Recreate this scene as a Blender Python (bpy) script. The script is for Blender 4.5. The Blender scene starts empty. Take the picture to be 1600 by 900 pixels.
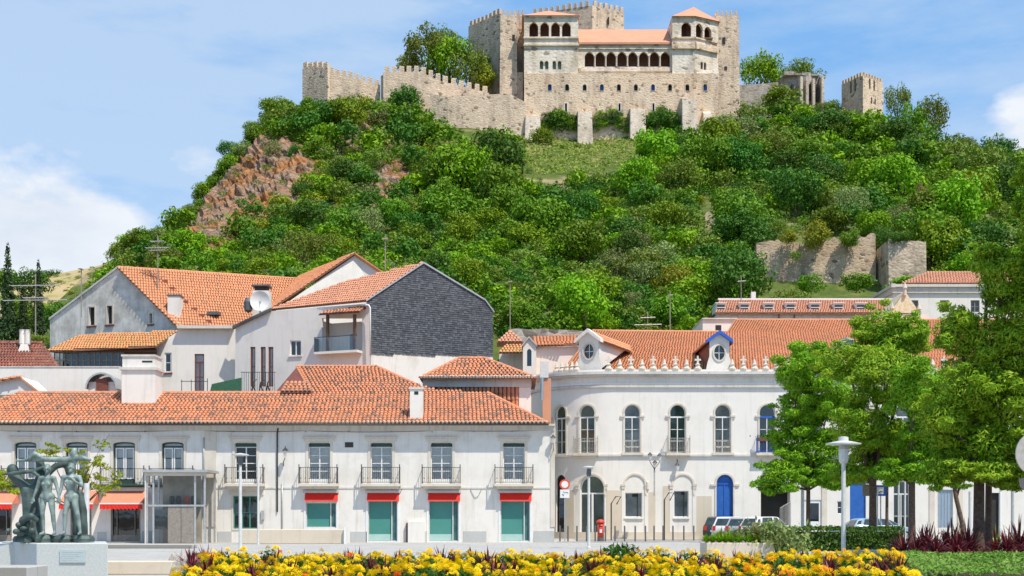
import bpy, bmesh, math, random
import numpy as np
from mathutils import Vector, Matrix, geometry, noise as mnoise
R = math.radians
random.seed(7); rng = np.random.default_rng(11)
scn = bpy.context.scene
C = bpy.data.collections.new('place'); scn.collection.children.link(C)
# ---------------------------------------------------------------- camera, sun, sky
F = 2000.0; CX, HY = 800.0, 807.0; EYE = 1.5      # focal length in photo pixels, principal column, horizon row
cam = bpy.data.cameras.new('camera'); co = bpy.data.objects.new('camera', cam); C.objects.link(co)
co.location = (0, 0, EYE); co.rotation_euler = (R(90), 0, 0)
cam.sensor_width = 36; cam.lens = 36*F/1600; cam.shift_y = (HY-450)/1600
cam.clip_start = .2; cam.clip_end = 9000
scn.camera = co
SUN_AZ, SUN_EL = 138, 60                          # clockwise from +Y, elevation
sd = Vector((math.sin(R(SUN_AZ))*math.cos(R(SUN_EL)), math.cos(R(SUN_AZ))*math.cos(R(SUN_EL)), math.sin(R(SUN_EL))))
sl = bpy.data.lights.new('sun', 'SUN'); sl.energy = 3.9; sl.angle = R(.53); sl.color = (1, .93, .81)
so = bpy.data.objects.new('sun', sl); C.objects.link(so); so.location = (40, -40, 90)
so.rotation_euler = sd.to_track_quat('Z', 'Y').to_euler()
vs = scn.view_settings; vs.view_transform = 'Standard'; vs.look = 'None'; vs.gamma = 1; vs.use_curve_mapping = False; vs.exposure = 0.38
scn.cycles.max_bounces = 6; scn.cycles.transparent_max_bounces = 6; scn.cycles.caustics_reflective = False; scn.cycles.caustics_refractive = False

def node(nt, t, **kw):
    n = nt.nodes.new(t)
    for k, v in kw.items():
        if k.startswith('i_'):
            k = k[2:]; k = int(k) if k.isdigit() else k.replace('_', ' ')
            n.inputs[k].default_value = v
        else: setattr(n, k, v)
    return n
def ramp(nt, fac, stops):
    n = nt.nodes.new('ShaderNodeValToRGB'); e = n.color_ramp.elements
    while len(e) < len(stops): e.new(.5)
    for i, (p, c) in enumerate(stops):
        e[i].position = p; e[i].color = (c, c, c, 1) if isinstance(c, (int, float)) else (*c, 1)
    if fac is not None: nt.links.new(fac, n.inputs[0])
    return n.outputs[0]
def mixc(nt, f, a, b, mode='MIX'):
    n = node(nt, 'ShaderNodeMix', data_type='RGBA', blend_type=mode)
    for i, v in ((0, f), (6, a), (7, b)):
        if isinstance(v, (int, float)): n.inputs[i].default_value = v
        elif isinstance(v, tuple): n.inputs[i].default_value = (*v, 1)
        else: nt.links.new(v, n.inputs[i])
    return n.outputs[2]
def math_(nt, op, a, b=0.0, clamp=False):
    n = node(nt, 'ShaderNodeMath', operation=op, use_clamp=clamp)
    for i, v in ((0, a), (1, b)):
        if isinstance(v, (int, float)): n.inputs[i].default_value = v
        else: nt.links.new(v, n.inputs[i])
    return n.outputs[0]

w = bpy.data.worlds.new('World'); scn.world = w; w.use_nodes = True
nt = w.node_tree; nt.nodes.clear()
out = node(nt, 'ShaderNodeOutputWorld'); bg = node(nt, 'ShaderNodeBackground'); bg.inputs[1].default_value = .128
sky = node(nt, 'ShaderNodeTexSky', sky_type='NISHITA', sun_disc=False)
sky.sun_elevation = R(SUN_EL); sky.sun_rotation = R(SUN_AZ); sky.air_density = 1.0; sky.dust_density = .6; sky.ozone_density = 1.6
tc = node(nt, 'ShaderNodeTexCoord')
mp = node(nt, 'ShaderNodeMapping'); mp.inputs['Scale'].default_value = (1, 1, 1.9); nt.links.new(tc.outputs['Generated'], mp.inputs[0])
n1 = node(nt, 'ShaderNodeTexNoise', i_Scale=6.5, i_Detail=10., i_Roughness=.56); nt.links.new(mp.outputs[0], n1.inputs[0])
mp2 = node(nt, 'ShaderNodeMapping'); mp2.inputs['Scale'].default_value = (1, 1, 3.6); mp2.inputs['Location'].default_value = (.35, .2, .1); nt.links.new(tc.outputs['Generated'], mp2.inputs[0])
n2 = node(nt, 'ShaderNodeTexNoise', i_Scale=3.6, i_Detail=9., i_Roughness=.58); nt.links.new(mp2.outputs[0], n2.inputs[0])
def blob(px, py, rad):
    d = Vector(((px-CX)/F, 1, (HY-py)/F)).normalized()
    v = node(nt, 'ShaderNodeVectorMath', operation='DISTANCE'); nt.links.new(tc.outputs['Generated'], v.inputs[0]); v.inputs[1].default_value = d
    m = node(nt, 'ShaderNodeMapRange', interpolation_type='SMOOTHSTEP'); nt.links.new(v.outputs['Value'], m.inputs[0])
    m.inputs[1].default_value = 0; m.inputs[2].default_value = rad; m.inputs[3].default_value = 1; m.inputs[4].default_value = 0
    return m.outputs[0]
bias = None
for px, py, rad, am in ((10, 425, .14, .4), (150, 440, .10, .36), (-420, 580, .25, .35), (1650, 185, .06, .3), (1900, 400, .25, .4), (320, 262, .04, .2)):
    b = math_(nt, 'MULTIPLY', blob(px, py, rad), am); bias = b if bias is None else math_(nt, 'ADD', bias, b)
cum = ramp(nt, math_(nt, 'ADD', n1.outputs[0], bias), [(.64, 0), (.78, 1)])
veilb = math_(nt, 'MULTIPLY', blob(150, 200, .42), .2)
veil = math_(nt, 'MULTIPLY', ramp(nt, math_(nt, 'ADD', n2.outputs[0], veilb), [(.44, 0), (.64, 1)]), .52)
hs = node(nt, 'ShaderNodeHueSaturation'); hs.inputs['Saturation'].default_value = 1.12; nt.links.new(sky.outputs[0], hs.inputs['Color'])
c = mixc(nt, .65, hs.outputs[0], (1.5, 3.3, 6.0))
c = mixc(nt, veil, c, (4.3, 4.9, 5.6))
c = mixc(nt, cum, c, ramp(nt, n1.outputs[0], [(.34, (4.2, 4.7, 5.4)), (.6, (5.6, 5.8, 6.1))]))
nt.links.new(c, bg.inputs[0]); nt.links.new(bg.outputs[0], out.inputs[0])

# ---------------------------------------------------------------- picture column/row at a distance -> place
def PX(px, D): return (px-CX)*D/F
def PZ(py, D): return EYE+(HY-py)*D/F
def P(px, py, D): return Vector((PX(px, D), D, PZ(py, D)))
def on_plane(px, py, p0, n):
    d = Vector(((px-CX)/F, 1, (HY-py)/F)); o = Vector((0, 0, EYE))
    return o+d*((Vector(p0)-o).dot(n)/d.dot(n))

# ---------------------------------------------------------------- mesh building
WL = {}                                            # world position of each thing and part
class MB:
    def __init__(s): s.v = []; s.f = []
    def add(s, vs, fs):
        o = len(s.v); s.v += [tuple(p) for p in vs]; s.f += [tuple(i+o for i in f) for f in fs]; return s
    def hexa(s, p):                                # 8 corners: bottom 0-3 counter-clockwise, top 4-7
        return s.add(p, [(3, 2, 1, 0), (4, 5, 6, 7), (0, 1, 5, 4), (1, 2, 6, 5), (2, 3, 7, 6), (3, 0, 4, 7)])
    def box(s, x0, x1, y0, y1, z0, z1):
        return s.hexa([(x0, y0, z0), (x1, y0, z0), (x1, y1, z0), (x0, y1, z0), (x0, y0, z1), (x1, y0, z1), (x1, y1, z1), (x0, y1, z1)])
    def fbox(s, f, u0, u1, v0, v1, d0, d1):        # box in a facade's own frame
        return s.hexa([f(u0, v0, d0), f(u1, v0, d0), f(u1, v0, d1), f(u0, v0, d1), f(u0, v1, d0), f(u1, v1, d0), f(u1, v1, d1), f(u0, v1, d1)])
    def slab(s, poly, t):                          # planar polygon thickened straight down
        n = len(poly); a = [Vector(p) for p in poly]; b = [p-Vector((0, 0, t)) for p in a]
        return s.add(a+b, [tuple(range(n)), tuple(range(2*n-1, n-1, -1))]+[(i, i+n, (i+1) % n+n, (i+1) % n) for i in range(n)])
    def prism(s, poly, ext):
        n = len(poly); a = [Vector(p) for p in poly]; b = [p+Vector(ext) for p in a]
        return s.add(a+b, [tuple(range(n)), tuple(range(2*n-1, n-1, -1))]+[(i, i+n, (i+1) % n+n, (i+1) % n) for i in range(n)])
    def tube(s, pts, r, n=8, cap=True):
        pts = [Vector(p) for p in pts]; r = r if isinstance(r, (list, tuple)) else [r]*len(pts); vs = []
        for i, p in enumerate(pts):
            t = (pts[min(i+1, len(pts)-1)]-pts[max(i-1, 0)]).normalized()
            a = t.cross(Vector((0, 0, 1)) if abs(t.z) < .9 else Vector((1, 0, 0))).normalized(); b = t.cross(a)
            vs += [p+(a*math.cos(k*2*math.pi/n)+b*math.sin(k*2*math.pi/n))*r[i] for k in range(n)]
        fs = [(i*n+k, i*n+(k+1) % n, (i+1)*n+(k+1) % n, (i+1)*n+k) for i in range(len(pts)-1) for k in range(n)]
        if cap: fs += [tuple(range(n-1, -1, -1)), tuple(range((len(pts)-1)*n, len(pts)*n))]
        return s.add(vs, fs)
    def lathe(s, prof, c=(0, 0, 0), n=16):         # profile (r, z)
        c = Vector(c); vs = []
        for r, z in prof: vs += [c+Vector((r*math.cos(k*2*math.pi/n), r*math.sin(k*2*math.pi/n), z)) for k in range(n)]
        fs = [(i*n+k, i*n+(k+1) % n, (i+1)*n+(k+1) % n, (i+1)*n+k) for i in range(len(prof)-1) for k in range(n)]
        fs += [tuple(range(n-1, -1, -1)), tuple(range((len(prof)-1)*n, len(prof)*n))]
        return s.add(vs, fs)
    def build(s, name, m, parent=None, loc=None, smooth=False, kind=None, bevel=0, label=None):
        if parent is not None and loc is None: wl = WL[parent.name]; rel = Vector((0, 0, 0))
        elif parent is not None: wl = Vector(loc); rel = wl-WL[parent.name]
        else: wl = Vector(loc or (0, 0, 0)); rel = wl
        me = bpy.data.meshes.new(name)
        me.from_pydata([(p[0]-wl.x, p[1]-wl.y, p[2]-wl.z) for p in s.v], [], s.f)
        for q in (m if isinstance(m, (list, tuple)) else [m]): me.materials.append(q)
        if smooth: me.polygons.foreach_set('use_smooth', [True]*len(me.polygons))
        me.update()
        o = bpy.data.objects.new(name, me); C.objects.link(o); o.location = rel
        if parent is not None: o.parent = parent
        WL[o.name] = wl
        if bevel:
            b = o.modifiers.new('bevel', 'BEVEL'); b.width = bevel; b.segments = 1; b.limit_method = 'ANGLE'
        if kind: o['kind'] = kind
        if label: o['label'] = label
        return o
def tag(o, label=None, cat=None, group=None, kind=None):
    for k, v in (('label', label), ('category', cat), ('group', group), ('kind', kind)):
        if v: o[k] = v
    return o
def thing(name, label, cat, loc=(0, 0, 0), group=None, rz=0):
    o = bpy.data.objects.new(name, None); C.objects.link(o); o.location = loc; o.rotation_euler.z = rz; o.empty_display_size = .3
    WL[o.name] = Vector(loc); return tag(o, label, cat, group)
def inst(src, parent, loc, rz=0, sc=1, name=None):  # another object on the same mesh, placed in the parent's frame
    o = bpy.data.objects.new(name or src.name.split('.')[0], src.data if hasattr(src, 'data') else src); C.objects.link(o)
    o.location = loc; o.rotation_euler.z = rz
    o.scale = (sc, sc, sc) if isinstance(sc, (int, float)) else sc
    if parent is not None: o.parent = parent; WL[o.name] = WL[parent.name]+Vector(loc)
    else: WL[o.name] = Vector(loc)
    return o
def copy_tree(o, parent=None):
    c = o.copy(); C.objects.link(c); c.parent = parent; WL[c.name] = WL[o.name]
    for ch in list(o.children): copy_tree(ch, c)
    return c
def mesh_np(name, verts, faces, mats):
    me = bpy.data.meshes.new(name); n = len(faces); k = faces.shape[1]
    me.vertices.add(len(verts)); me.vertices.foreach_set('co', verts.astype(np.float32).ravel())
    me.loops.add(n*k); me.loops.foreach_set('vertex_index', faces.astype(np.int32).ravel())
    me.polygons.add(n); me.polygons.foreach_set('loop_start', np.arange(0, n*k, k, dtype=np.int32))
    for m in mats: me.materials.append(m)
    me.update(calc_edges=True); return me

# ---------------------------------------------------------------- facades with real openings
def flat(ox, oy, dx=1.0, dy=0.0):                  # facade frame: u along the wall, v = height, d = inwards
    l = math.hypot(dx, dy); dx /= l; dy /= l
    return lambda u, v, d: (ox+u*dx-d*dy, oy+u*dy+d*dx, v)
def rect(u0, u1, v0, v1): return [(u0, v0), (u1, v0), (u1, v1), (u0, v1)]
def arch(u0, u1, v0, v1, rise=None, n=8, point=0):
    c = (u0+u1)/2; r = (u1-u0)/2; rise = r if rise is None else rise
    p = [(u0, v0), (u1, v0)]
    for i in range(n+1):
        a = math.pi*i/n; y = math.sin(a); x = math.cos(a)
        if point: y = (1-abs(x)**1.6)**.75
        p.append((c+r*x, v1-rise+rise*y))
    return p
def inside(p, poly):
    x, y = p; r = False; j = len(poly)-1
    for i in range(len(poly)):
        a, b = poly[i], poly[j]
        if (a[1] > y) != (b[1] > y) and x < (b[0]-a[0])*(y-a[1])/(b[1]-a[1])+a[0]: r = not r
        j = i
    return r
def wall(mb, f, outer, holes, depth, step=None, d0=0.0):
    vs = []; es = []
    def loop(poly):
        if step:
            q = []
            for i, a in enumerate(poly):
                b = poly[(i+1) % len(poly)]; k = max(1, int(abs(b[0]-a[0])/step))
                q += [(a[0]+(b[0]-a[0])*t/k, a[1]+(b[1]-a[1])*t/k) for t in range(k)]
            poly = q
        o = len(vs); vs.extend(Vector(p) for p in poly); n = len(poly)
        es.extend((o+i, o+(i+1) % n) for i in range(n)); return poly
    outer = loop(outer); holes = [loop(h) for h in holes]
    if step:
        us = [p[0] for p in outer]; zs = [p[1] for p in outer]
        for a in np.arange(min(us)+step, max(us), step):
            for b in np.arange(min(zs)+1, max(zs), 1.6):
                q = (a, b)
                if inside(q, outer) and not any(inside(q, h) for h in holes): vs.append(Vector(q))
    r = geometry.delaunay_2d_cdt(vs, es, [], 0, 1e-5)
    pts, fs = r[0], []
    for t in r[2]:
        c = sum((pts[i] for i in t), Vector((0, 0)))/len(t)
        if inside(c, outer) and not any(inside(c, h) for h in holes):
            a, b, e = (pts[i] for i in t[:3])
            fs.append(tuple(t) if (b-a).cross(e-a) > 0 else tuple(reversed(t)))
    mb.add([f(p.x, p.y, d0) for p in pts], fs)
    for h in holes:
        n = len(h); mb.add([f(u, v, d0) for u, v in h]+[f(u, v, d0+depth) for u, v in h], [(i, i+n, (i+1) % n+n, (i+1) % n) for i in range(n)])
    return mb
def shrink(poly, w):
    us = [p[0] for p in poly]; vs = [p[1] for p in poly]; cu, cv = (min(us)+max(us))/2, (min(vs)+max(vs))/2
    su = 1-2*w/(max(us)-min(us)); sv = 1-2*w/(max(vs)-min(vs))
    return [(cu+(u-cu)*su, cv+(v-cv)*sv) for u, v in poly]
def ring(mb, f, poly, w, d0, d1):                  # frame that follows an opening's outline (w < 0: round the outside)
    q = shrink(poly, w); n = len(poly)
    for i in range(n):
        j = (i+1) % n; a, b, c, e = poly[i], poly[j], q[j], q[i]
        mb.add([f(*a, d0), f(*b, d0), f(*c, d0), f(*e, d0), f(*a, d1), f(*b, d1), f(*c, d1), f(*e, d1)], [(0, 1, 2, 3), (3, 2, 6, 7), (1, 0, 4, 5)])
def window(parent, f, poly, d, mf, mg, leaves=2, rows=3, transom=None, curtain=None, fw=.06, kick=0, name='window', bar=.035):
    us = [p[0] for p in poly]; vs = [p[1] for p in poly]; u0, u1, v0, v1 = min(us), max(us), min(vs), max(vs)
    m = MB(); ring(m, f, poly, fw, d-.05, d+.04)
    top = transom if transom else v1
    a0, a1 = u0+fw, u1-fw; lw = (a1-a0)/leaves; b0 = v0+fw+kick
    if kick: m.fbox(f, a0, a1, v0+fw, b0, d-.03, d+.02)
    for i in range(1, leaves): m.fbox(f, a0+lw*i-bar, a0+lw*i+bar, b0, top-.002, d-.045, d+.02)
    for i in range(leaves):
        for r in range(1, rows):
            z = b0+(top-fw-b0)*r/rows; m.fbox(f, a0+lw*i+bar, a0+lw*(i+1)-bar, z-bar*.6, z+bar*.6, d-.03, d+.01)
    if transom: m.fbox(f, a0, a1, transom-.05, transom+.05, d-.047, d+.03)
    o = m.build(name, mf, parent)
    for i in range(leaves):
        e0, e1 = a0+lw*i, a0+lw*(i+1)
        MB().add([f(e0, b0, d), f(e1, b0, d), f(e1, top, d), f(e0, top, d)], [(0, 1, 2, 3)]).build('pane', mg, o)
    if transom:
        q = [p for p in poly if p[1] > transom]
        q = [(u0+.01, transom), (u1-.01, transom)]+q
        MB().add([f(*p, d+.005) for p in q], [tuple(range(len(q)))]).build('pane', mg, o)
    if curtain:  # net cloth, and dark sheets whose colour stands for the unlit room
        MB().add([f(*p, d+.045) for p in shrink(poly, -.02)], [tuple(range(len(poly)))]).build('curtain', curtain, o)
    return o

# ---------------------------------------------------------------- tiled surfaces
def tiles(mb, poly, w=.24, l=.36, style='barrel', jit=.012, h=None, rnd=random):
    p = [Vector(q) for q in poly]
    n = Vector((0, 0, 0))
    for i in range(len(p)): n += (p[i]-p[0]).cross(p[(i+1) % len(p)]-p[0])
    n.normalize()
    if n.z < -1e-4 or (abs(n.z) < 1e-4 and n.y > 0): n = -n
    dn = Vector((0, 0, -1)); dn = (dn-n*dn.dot(n)).normalized(); ac = n.cross(dn)
    q = [((v-p[0]).dot(ac), (v-p[0]).dot(dn)) for v in p]; h = h or w*.36
    s1 = max(b for a, b in q); s0 = min(b for a, b in q); s = s1-l
    while s > s0-l*.5:
        m = s+l*.5; xs = []
        for i in range(len(q)):
            a, b = q[i], q[(i+1) % len(q)]
            if (a[1] > m) != (b[1] > m): xs.append(a[0]+(b[0]-a[0])*(m-a[1])/(b[1]-a[1]))
        xs.sort()
        for a0, a1 in zip(xs[::2], xs[1::2]):
            k = max(1, int((a1-a0)/w+.3)); ww = (a1-a0)/k; off = 0
            for i in range(k):
                a = a0+ww*(i+.5); ja, jd, jn = rnd.uniform(-jit, jit), rnd.uniform(-jit, jit), rnd.uniform(0, jit)
                o = p[0]+ac*(a+ja)+dn*(s+jd)+n*(jn+.012)
                if style == 'barrel':
                    vs = []
                    for t, lift, sc in ((-.06*l, 0, .88), (l*1.05, .035, 1)):
                        for b in range(5):
                            an = math.pi*b/4; vs.append(o+ac*(math.cos(an)*ww*.42*sc)+n*(math.sin(an)*h*sc+lift)+dn*t)
                    mb.add(vs, [(b, b+1, b+6, b+5) for b in range(4)]+[(5, 6, 7, 8, 9)])
                else:
                    e = ww*.485; vs = [o+ac*x+dn*t+n*z for x, t, z in ((-e, 0, 0), (e, 0, 0), (e, l*1.02, .028), (-e, l*1.02, .028), (-e, l*1.02, 0), (e, l*1.02, 0))]
                    mb.add(vs, [(0, 1, 2, 3), (3, 2, 5, 4)])
        s -= l
    return mb
def roof(parent, poly, m_slab, m_tile, w=.24, l=.36, t=.14, style='barrel', name='roof', h=None):
    o = MB().slab(poly, t).build(name, m_slab, parent)
    tiles(MB(), poly, w, l, style, h=h).build('roof_tile', m_tile, o, kind='stuff')
    return o
def ridge(parent, a, b, m, r=.13, l=.42):          # half-round ridge tiles, each a part
    a, b = Vector(a), Vector(b); k = max(1, int((b-a).length/l)); d = (b-a)/k; src = None
    for i in range(k):
        if src is None:
            mb = MB(); t = d.normalized(); sx = t.cross(Vector((0, 0, 1))).normalized(); up = sx.cross(t)
            vs = [a+t*(x*d.length)+sx*(math.cos(math.pi*j/4)*r*s)+up*(math.sin(math.pi*j/4)*r*s-.02) for x, s in ((-.03, 1), (1.03, .86)) for j in range(5)]
            mb.add(vs, [(j, j+1, j+6, j+5) for j in range(4)]+[(0, 1, 2, 3, 4), (9, 8, 7, 6, 5)]); src = mb.build('ridge_tile', m, parent, loc=a)
        else: inst(src, parent, a+d*i-WL[parent.name])
def merlons(parent, pts, m, w=.9, gap=.75, h=1.1, t=.55):   # battlements along a line, each merlon a part
    src = None
    for a, b in zip(pts, pts[1:]):
        a, b = Vector(a), Vector(b); L = math.hypot(b.x-a.x, b.y-a.y); k = max(1, round((L+gap)/(w+gap)))
        rz = math.atan2(b.y-a.y, b.x-a.x)
        for i in range(k):
            p = a+(b-a)*((i+.5)/k)
            if src is None:
                src = MB().hexa([(-w/2, -t/2, -.05), (w/2, -t/2, -.05), (w/2, t/2, -.05), (-w/2, t/2, -.05), (-w/2+.04, -t/2+.03, h), (w/2-.04, -t/2+.03, h), (w/2-.04, t/2-.03, h), (-w/2+.04, t/2-.03, h)]).build('merlon', m, parent, loc=(0, 0, 0))
                src.location = p-WL[parent.name]; src.rotation_euler.z = rz
            else: inst(src, parent, p-WL[parent.name], rz+random.uniform(-.04, .04), (random.uniform(.9, 1.08), 1, random.uniform(.85, 1.08)))
def balcony(parent, f, u, hw, v, h, dep, m_slab, m_iron, slab_t=.2, gap=.12, bellied=False, mname='balcony'):
    m = MB(); m.fbox(f, u-hw-.04, u+hw+.04, v-slab_t*.5, v, -dep-.03, 0); m.fbox(f, u-hw+.06, u+hw-.06, v-slab_t, v-slab_t*.5, -dep*.75, 0)
    o = m.build(mname, m_slab, parent)
    r = MB()
    for z in (v+.08, v+h-.02): r.fbox(f, u-hw, u+hw, z-.015, z+.015, -dep, -dep+.03)
    for s in (-1, 1):
        for z in (v+.08, v+h-.02): r.fbox(f, u+s*hw-.015, u+s*hw+.015, z-.016, z+.016, -dep+.03, -.002)
        r.fbox(f, u+s*hw-.025, u+s*hw+.025, v, v+h+.16, -dep-.01, -dep+.04)
    k = int(2*hw/gap)
    for i in range(1, k): x = u-hw+2*hw*i/k; r.fbox(f, x-.008, x+.008, v+.08, v+h-.02, -dep+.006, -dep+.022)
    for s in (-1, 1):
        for i in range(1, max(2, int(dep/gap))): y = -dep+dep*i/max(2, int(dep/gap)); r.fbox(f, u+s*hw-.008, u+s*hw+.008, v+.08, v+h-.02, y, y+.016)
    for i in range(k//2): x = u-hw+2*hw*(i*2+1)/k; r.fbox(f, x-.05, x+.05, v+.3, v+.33, -dep+.004, -dep+.02)
    r.build('railing', m_iron, o, kind='stuff')
    return o
# ---------------------------------------------------------------- materials
def new_mat(name):
    m = bpy.data.materials.new(name); m.use_nodes = True
    t = m.node_tree; b = t.nodes['Principled BSDF']; return m, t, b
def coords(t, sc=(1, 1, 1), kind='Object'):
    a = node(t, 'ShaderNodeTexCoord'); p = node(t, 'ShaderNodeMapping'); p.inputs['Scale'].default_value = sc
    t.links.new(a.outputs[kind], p.inputs[0]); return p.outputs[0]
def nz(t, v, scale, detail=5., rough=.55):
    n = node(t, 'ShaderNodeTexNoise', i_Scale=scale, i_Detail=detail, i_Roughness=rough); t.links.new(v, n.inputs[0]); return n.outputs[0]
def bump(t, b, h, dist=.02, strength=.6):
    n = node(t, 'ShaderNodeBump', i_Strength=strength, i_Distance=dist); t.links.new(h, n.inputs['Height']); t.links.new(n.outputs[0], b.inputs['Normal'])
def plain(name, c1, c2=None, scale=4., rough=.7, metal=0., bmp=0., lo=.35, hi=.7, spec=.4):
    m, t, b = new_mat(name); b.inputs['Roughness'].default_value = rough; b.inputs['Metallic'].default_value = metal; b.inputs['Specular IOR Level'].default_value = spec
    if c2 is None: c2 = tuple(x*.8 for x in c1)
    v = coords(t); n = nz(t, v, scale)
    t.links.new(mixc(t, ramp(t, n, [(lo, 0), (hi, 1)]), c1, c2), b.inputs['Base Color'])
    if bmp: bump(t, b, nz(t, v, scale*6), bmp)
    return m
def plaster(name, c, dirt, amount=.5, streak=.35, lo=.48, hi=.74):
    m, t, b = new_mat(name); b.inputs['Roughness'].default_value = .88; b.inputs['Specular IOR Level'].default_value = .2
    v = coords(t); a = nz(t, v, .7, 8., .65); s = nz(t, coords(t, (3., 3., .22)), 1.3, 6., .6)
    k = mixc(t, math_(t, 'MULTIPLY', ramp(t, a, [(lo, 0), (hi, 1)]), amount), c, dirt)
    k = mixc(t, math_(t, 'MULTIPLY', ramp(t, s, [(.53, 0), (.78, 1)]), streak), k, tuple(x*.8 for x in dirt))
    t.links.new(k, b.inputs['Base Color']); bump(t, b, nz(t, v, 14., 4.), .012, .35); return m
def tilemat(name, stops, weather=(.16, .1, .075), wamt=.6, scale=.5, rough=.85, warm=.3):
    m, t, b = new_mat(name); b.inputs['Roughness'].default_value = rough; b.inputs['Specular IOR Level'].default_value = .25
    g = node(t, 'ShaderNodeNewGeometry'); v = coords(t)
    k = ramp(t, g.outputs['Random Per Island'], stops)
    q = math_(t, 'ADD', nz(t, v, scale, 5., .7), math_(t, 'MULTIPLY', g.outputs['Random Per Island'], .2))
    k = mixc(t, math_(t, 'MULTIPLY', ramp(t, q, [(.55, 0), (.72, 1)]), wamt), k, weather)
    k = mixc(t, ramp(t, nz(t, v, 9., 4.), [(.35, .0), (.8, warm)]), k, (.5, .27, .15))
    t.links.new(k, b.inputs['Base Color']); return m
def stone(name, c1, c2, mortar, scale=1.3, dark=(.12, .1, .075), damt=.7, plast=None, pamt=0.):
    m, t, b = new_mat(name); b.inputs['Roughness'].default_value = .92; b.inputs['Specular IOR Level'].default_value = .15
    v = coords(t, (1, 1, 1.5))
    vo = node(t, 'ShaderNodeTexVoronoi', i_Scale=scale); t.links.new(v, vo.inputs[0])
    ve = node(t, 'ShaderNodeTexVoronoi', feature='DISTANCE_TO_EDGE', i_Scale=scale); t.links.new(v, ve.inputs[0])
    sp = node(t, 'ShaderNodeSeparateColor'); t.links.new(vo.outputs['Color'], sp.inputs[0])
    k = mixc(t, sp.outputs[0], c1, c2)
    k = mixc(t, ramp(t, ve.outputs[0], [(.0, 1), (.09, 0)]), k, mortar)
    big = nz(t, coords(t), .16, 8., .68); s = nz(t, coords(t, (1., 1., .25)), .55, 7., .68)
    if plast: k = mixc(t, math_(t, 'MULTIPLY', ramp(t, big, [(.42, 0), (.56, 1)]), pamt), k, plast)
    k = mixc(t, math_(t, 'MULTIPLY', ramp(t, s, [(.47, 0), (.68, 1)]), damt), k, dark)
    k = mixc(t, ramp(t, sp.outputs[1], [(.93, 0), (.96, .75)]), k, dark)
    t.links.new(k, b.inputs['Base Color']); bump(t, b, ve.outputs[0], .12, .8); return m
def leaf(name, c1, c2, c3, sc=.5, trans=.3, rough=.6):
    m, t, b = new_mat(name); t.nodes.remove(b); o = t.nodes['Material Output']
    g = node(t, 'ShaderNodeNewGeometry'); oi = node(t, 'ShaderNodeObjectInfo')
    k = ramp(t, g.outputs['Random Per Island'], [(.0, c1), (.6, c2), (1., c3)])
    a = node(t, 'ShaderNodeTexCoord'); n = nz(t, a.outputs['Object'], sc, 3.)
    k = mixc(t, ramp(t, n, [(.4, 0), (.66, .6)]), k, c3)
    h = node(t, 'ShaderNodeHueSaturation', i_Saturation=1.06); t.links.new(k, h.inputs['Color'])
    t.links.new(math_(t, 'ADD', math_(t, 'MULTIPLY', oi.outputs['Random'], .045), .464), h.inputs['Hue'])
    t.links.new(math_(t, 'ADD', math_(t, 'MULTIPLY', oi.outputs['Random'], .55), .72), h.inputs['Value'])
    d = node(t, 'ShaderNodeBsdfPrincipled', i_Roughness=rough); d.inputs['Specular IOR Level'].default_value = .25
    tr = node(t, 'ShaderNodeBsdfTranslucent'); mx = node(t, 'ShaderNodeMixShader', i_0=trans)
    t.links.new(h.outputs[0], d.inputs[0]); t.links.new(h.outputs[0], tr.inputs[0])
    t.links.new(d.outputs[0], mx.inputs[1]); t.links.new(tr.outputs[0], mx.inputs[2]); t.links.new(mx.outputs[0], o.inputs[0]); return m
def glassmat(name, tint, gloss=.12, opaque=0.):
    m, t, b = new_mat(name); t.nodes.remove(b); o = t.nodes['Material Output']
    tr = node(t, 'ShaderNodeBsdfTransparent'); tr.inputs[0].default_value = (*tint, 1)
    gl = node(t, 'ShaderNodeBsdfGlossy', i_Roughness=.03); fr = node(t, 'ShaderNodeFresnel', i_IOR=1.5)
    v = coords(t); n = node(t, 'ShaderNodeBump', i_Strength=.12, i_Distance=.02); t.links.new(nz(t, v, 1.2, 2.), n.inputs['Height']); t.links.new(n.outputs[0], gl.inputs['Normal'])
    mx = node(t, 'ShaderNodeMixShader'); t.links.new(math_(t, 'ADD', fr.outputs[0], gloss), mx.inputs[0])
    t.links.new(tr.outputs[0], mx.inputs[1]); t.links.new(gl.outputs[0], mx.inputs[2]); t.links.new(mx.outputs[0], o.inputs[0]); return m
T = {}
T['plaster'] = plaster('white plaster', (.80, .755, .69), (.54, .495, .42), .55, .5)
T['plaster2'] = plaster('bright white plaster', (.81, .765, .70), (.60, .56, .49), .45, .36)
T['plaster_grey'] = plaster('weathered grey plaster', (.80, .75, .68), (.44, .40, .345), .85, .7, .4, .62)
T['patterned'] = plain('patterned gable tile', (.72, .55, .26), (.74, .68, .55), 5, .7, 0, 0, .48, .52)
T['cream'] = plaster('cream stone', (.66, .57, .45), (.5, .42, .32), .5, .35)
T['trim'] = plaster('pale limestone trim', (.70, .63, .53), (.48, .41, .32), .6, .45)
T['cornice'] = plaster('weathered cornice', (.66, .63, .58), (.36, .33, .28), .6, .6)
T['plinth'] = plaster('grey plinth', (.52, .52, .50), (.4, .4, .37), .5, .3)
T['tile_old'] = tilemat('old barrel tiles', [(0, (.62, .225, .105)), (.5, (.70, .285, .145)), (.8, (.60, .25, .14)), (.92, (.38, .2, .14)), (1, (.17, .125, .105))], (.26, .155, .115), .5, .42)
T['tile_new'] = tilemat('orange tiles', [(0, (.68, .265, .125)), (.6, (.745, .315, .155)), (.93, (.69, .29, .15)), (1, (.5, .22, .13))], (.5, .24, .12), .5, .5)
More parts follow.
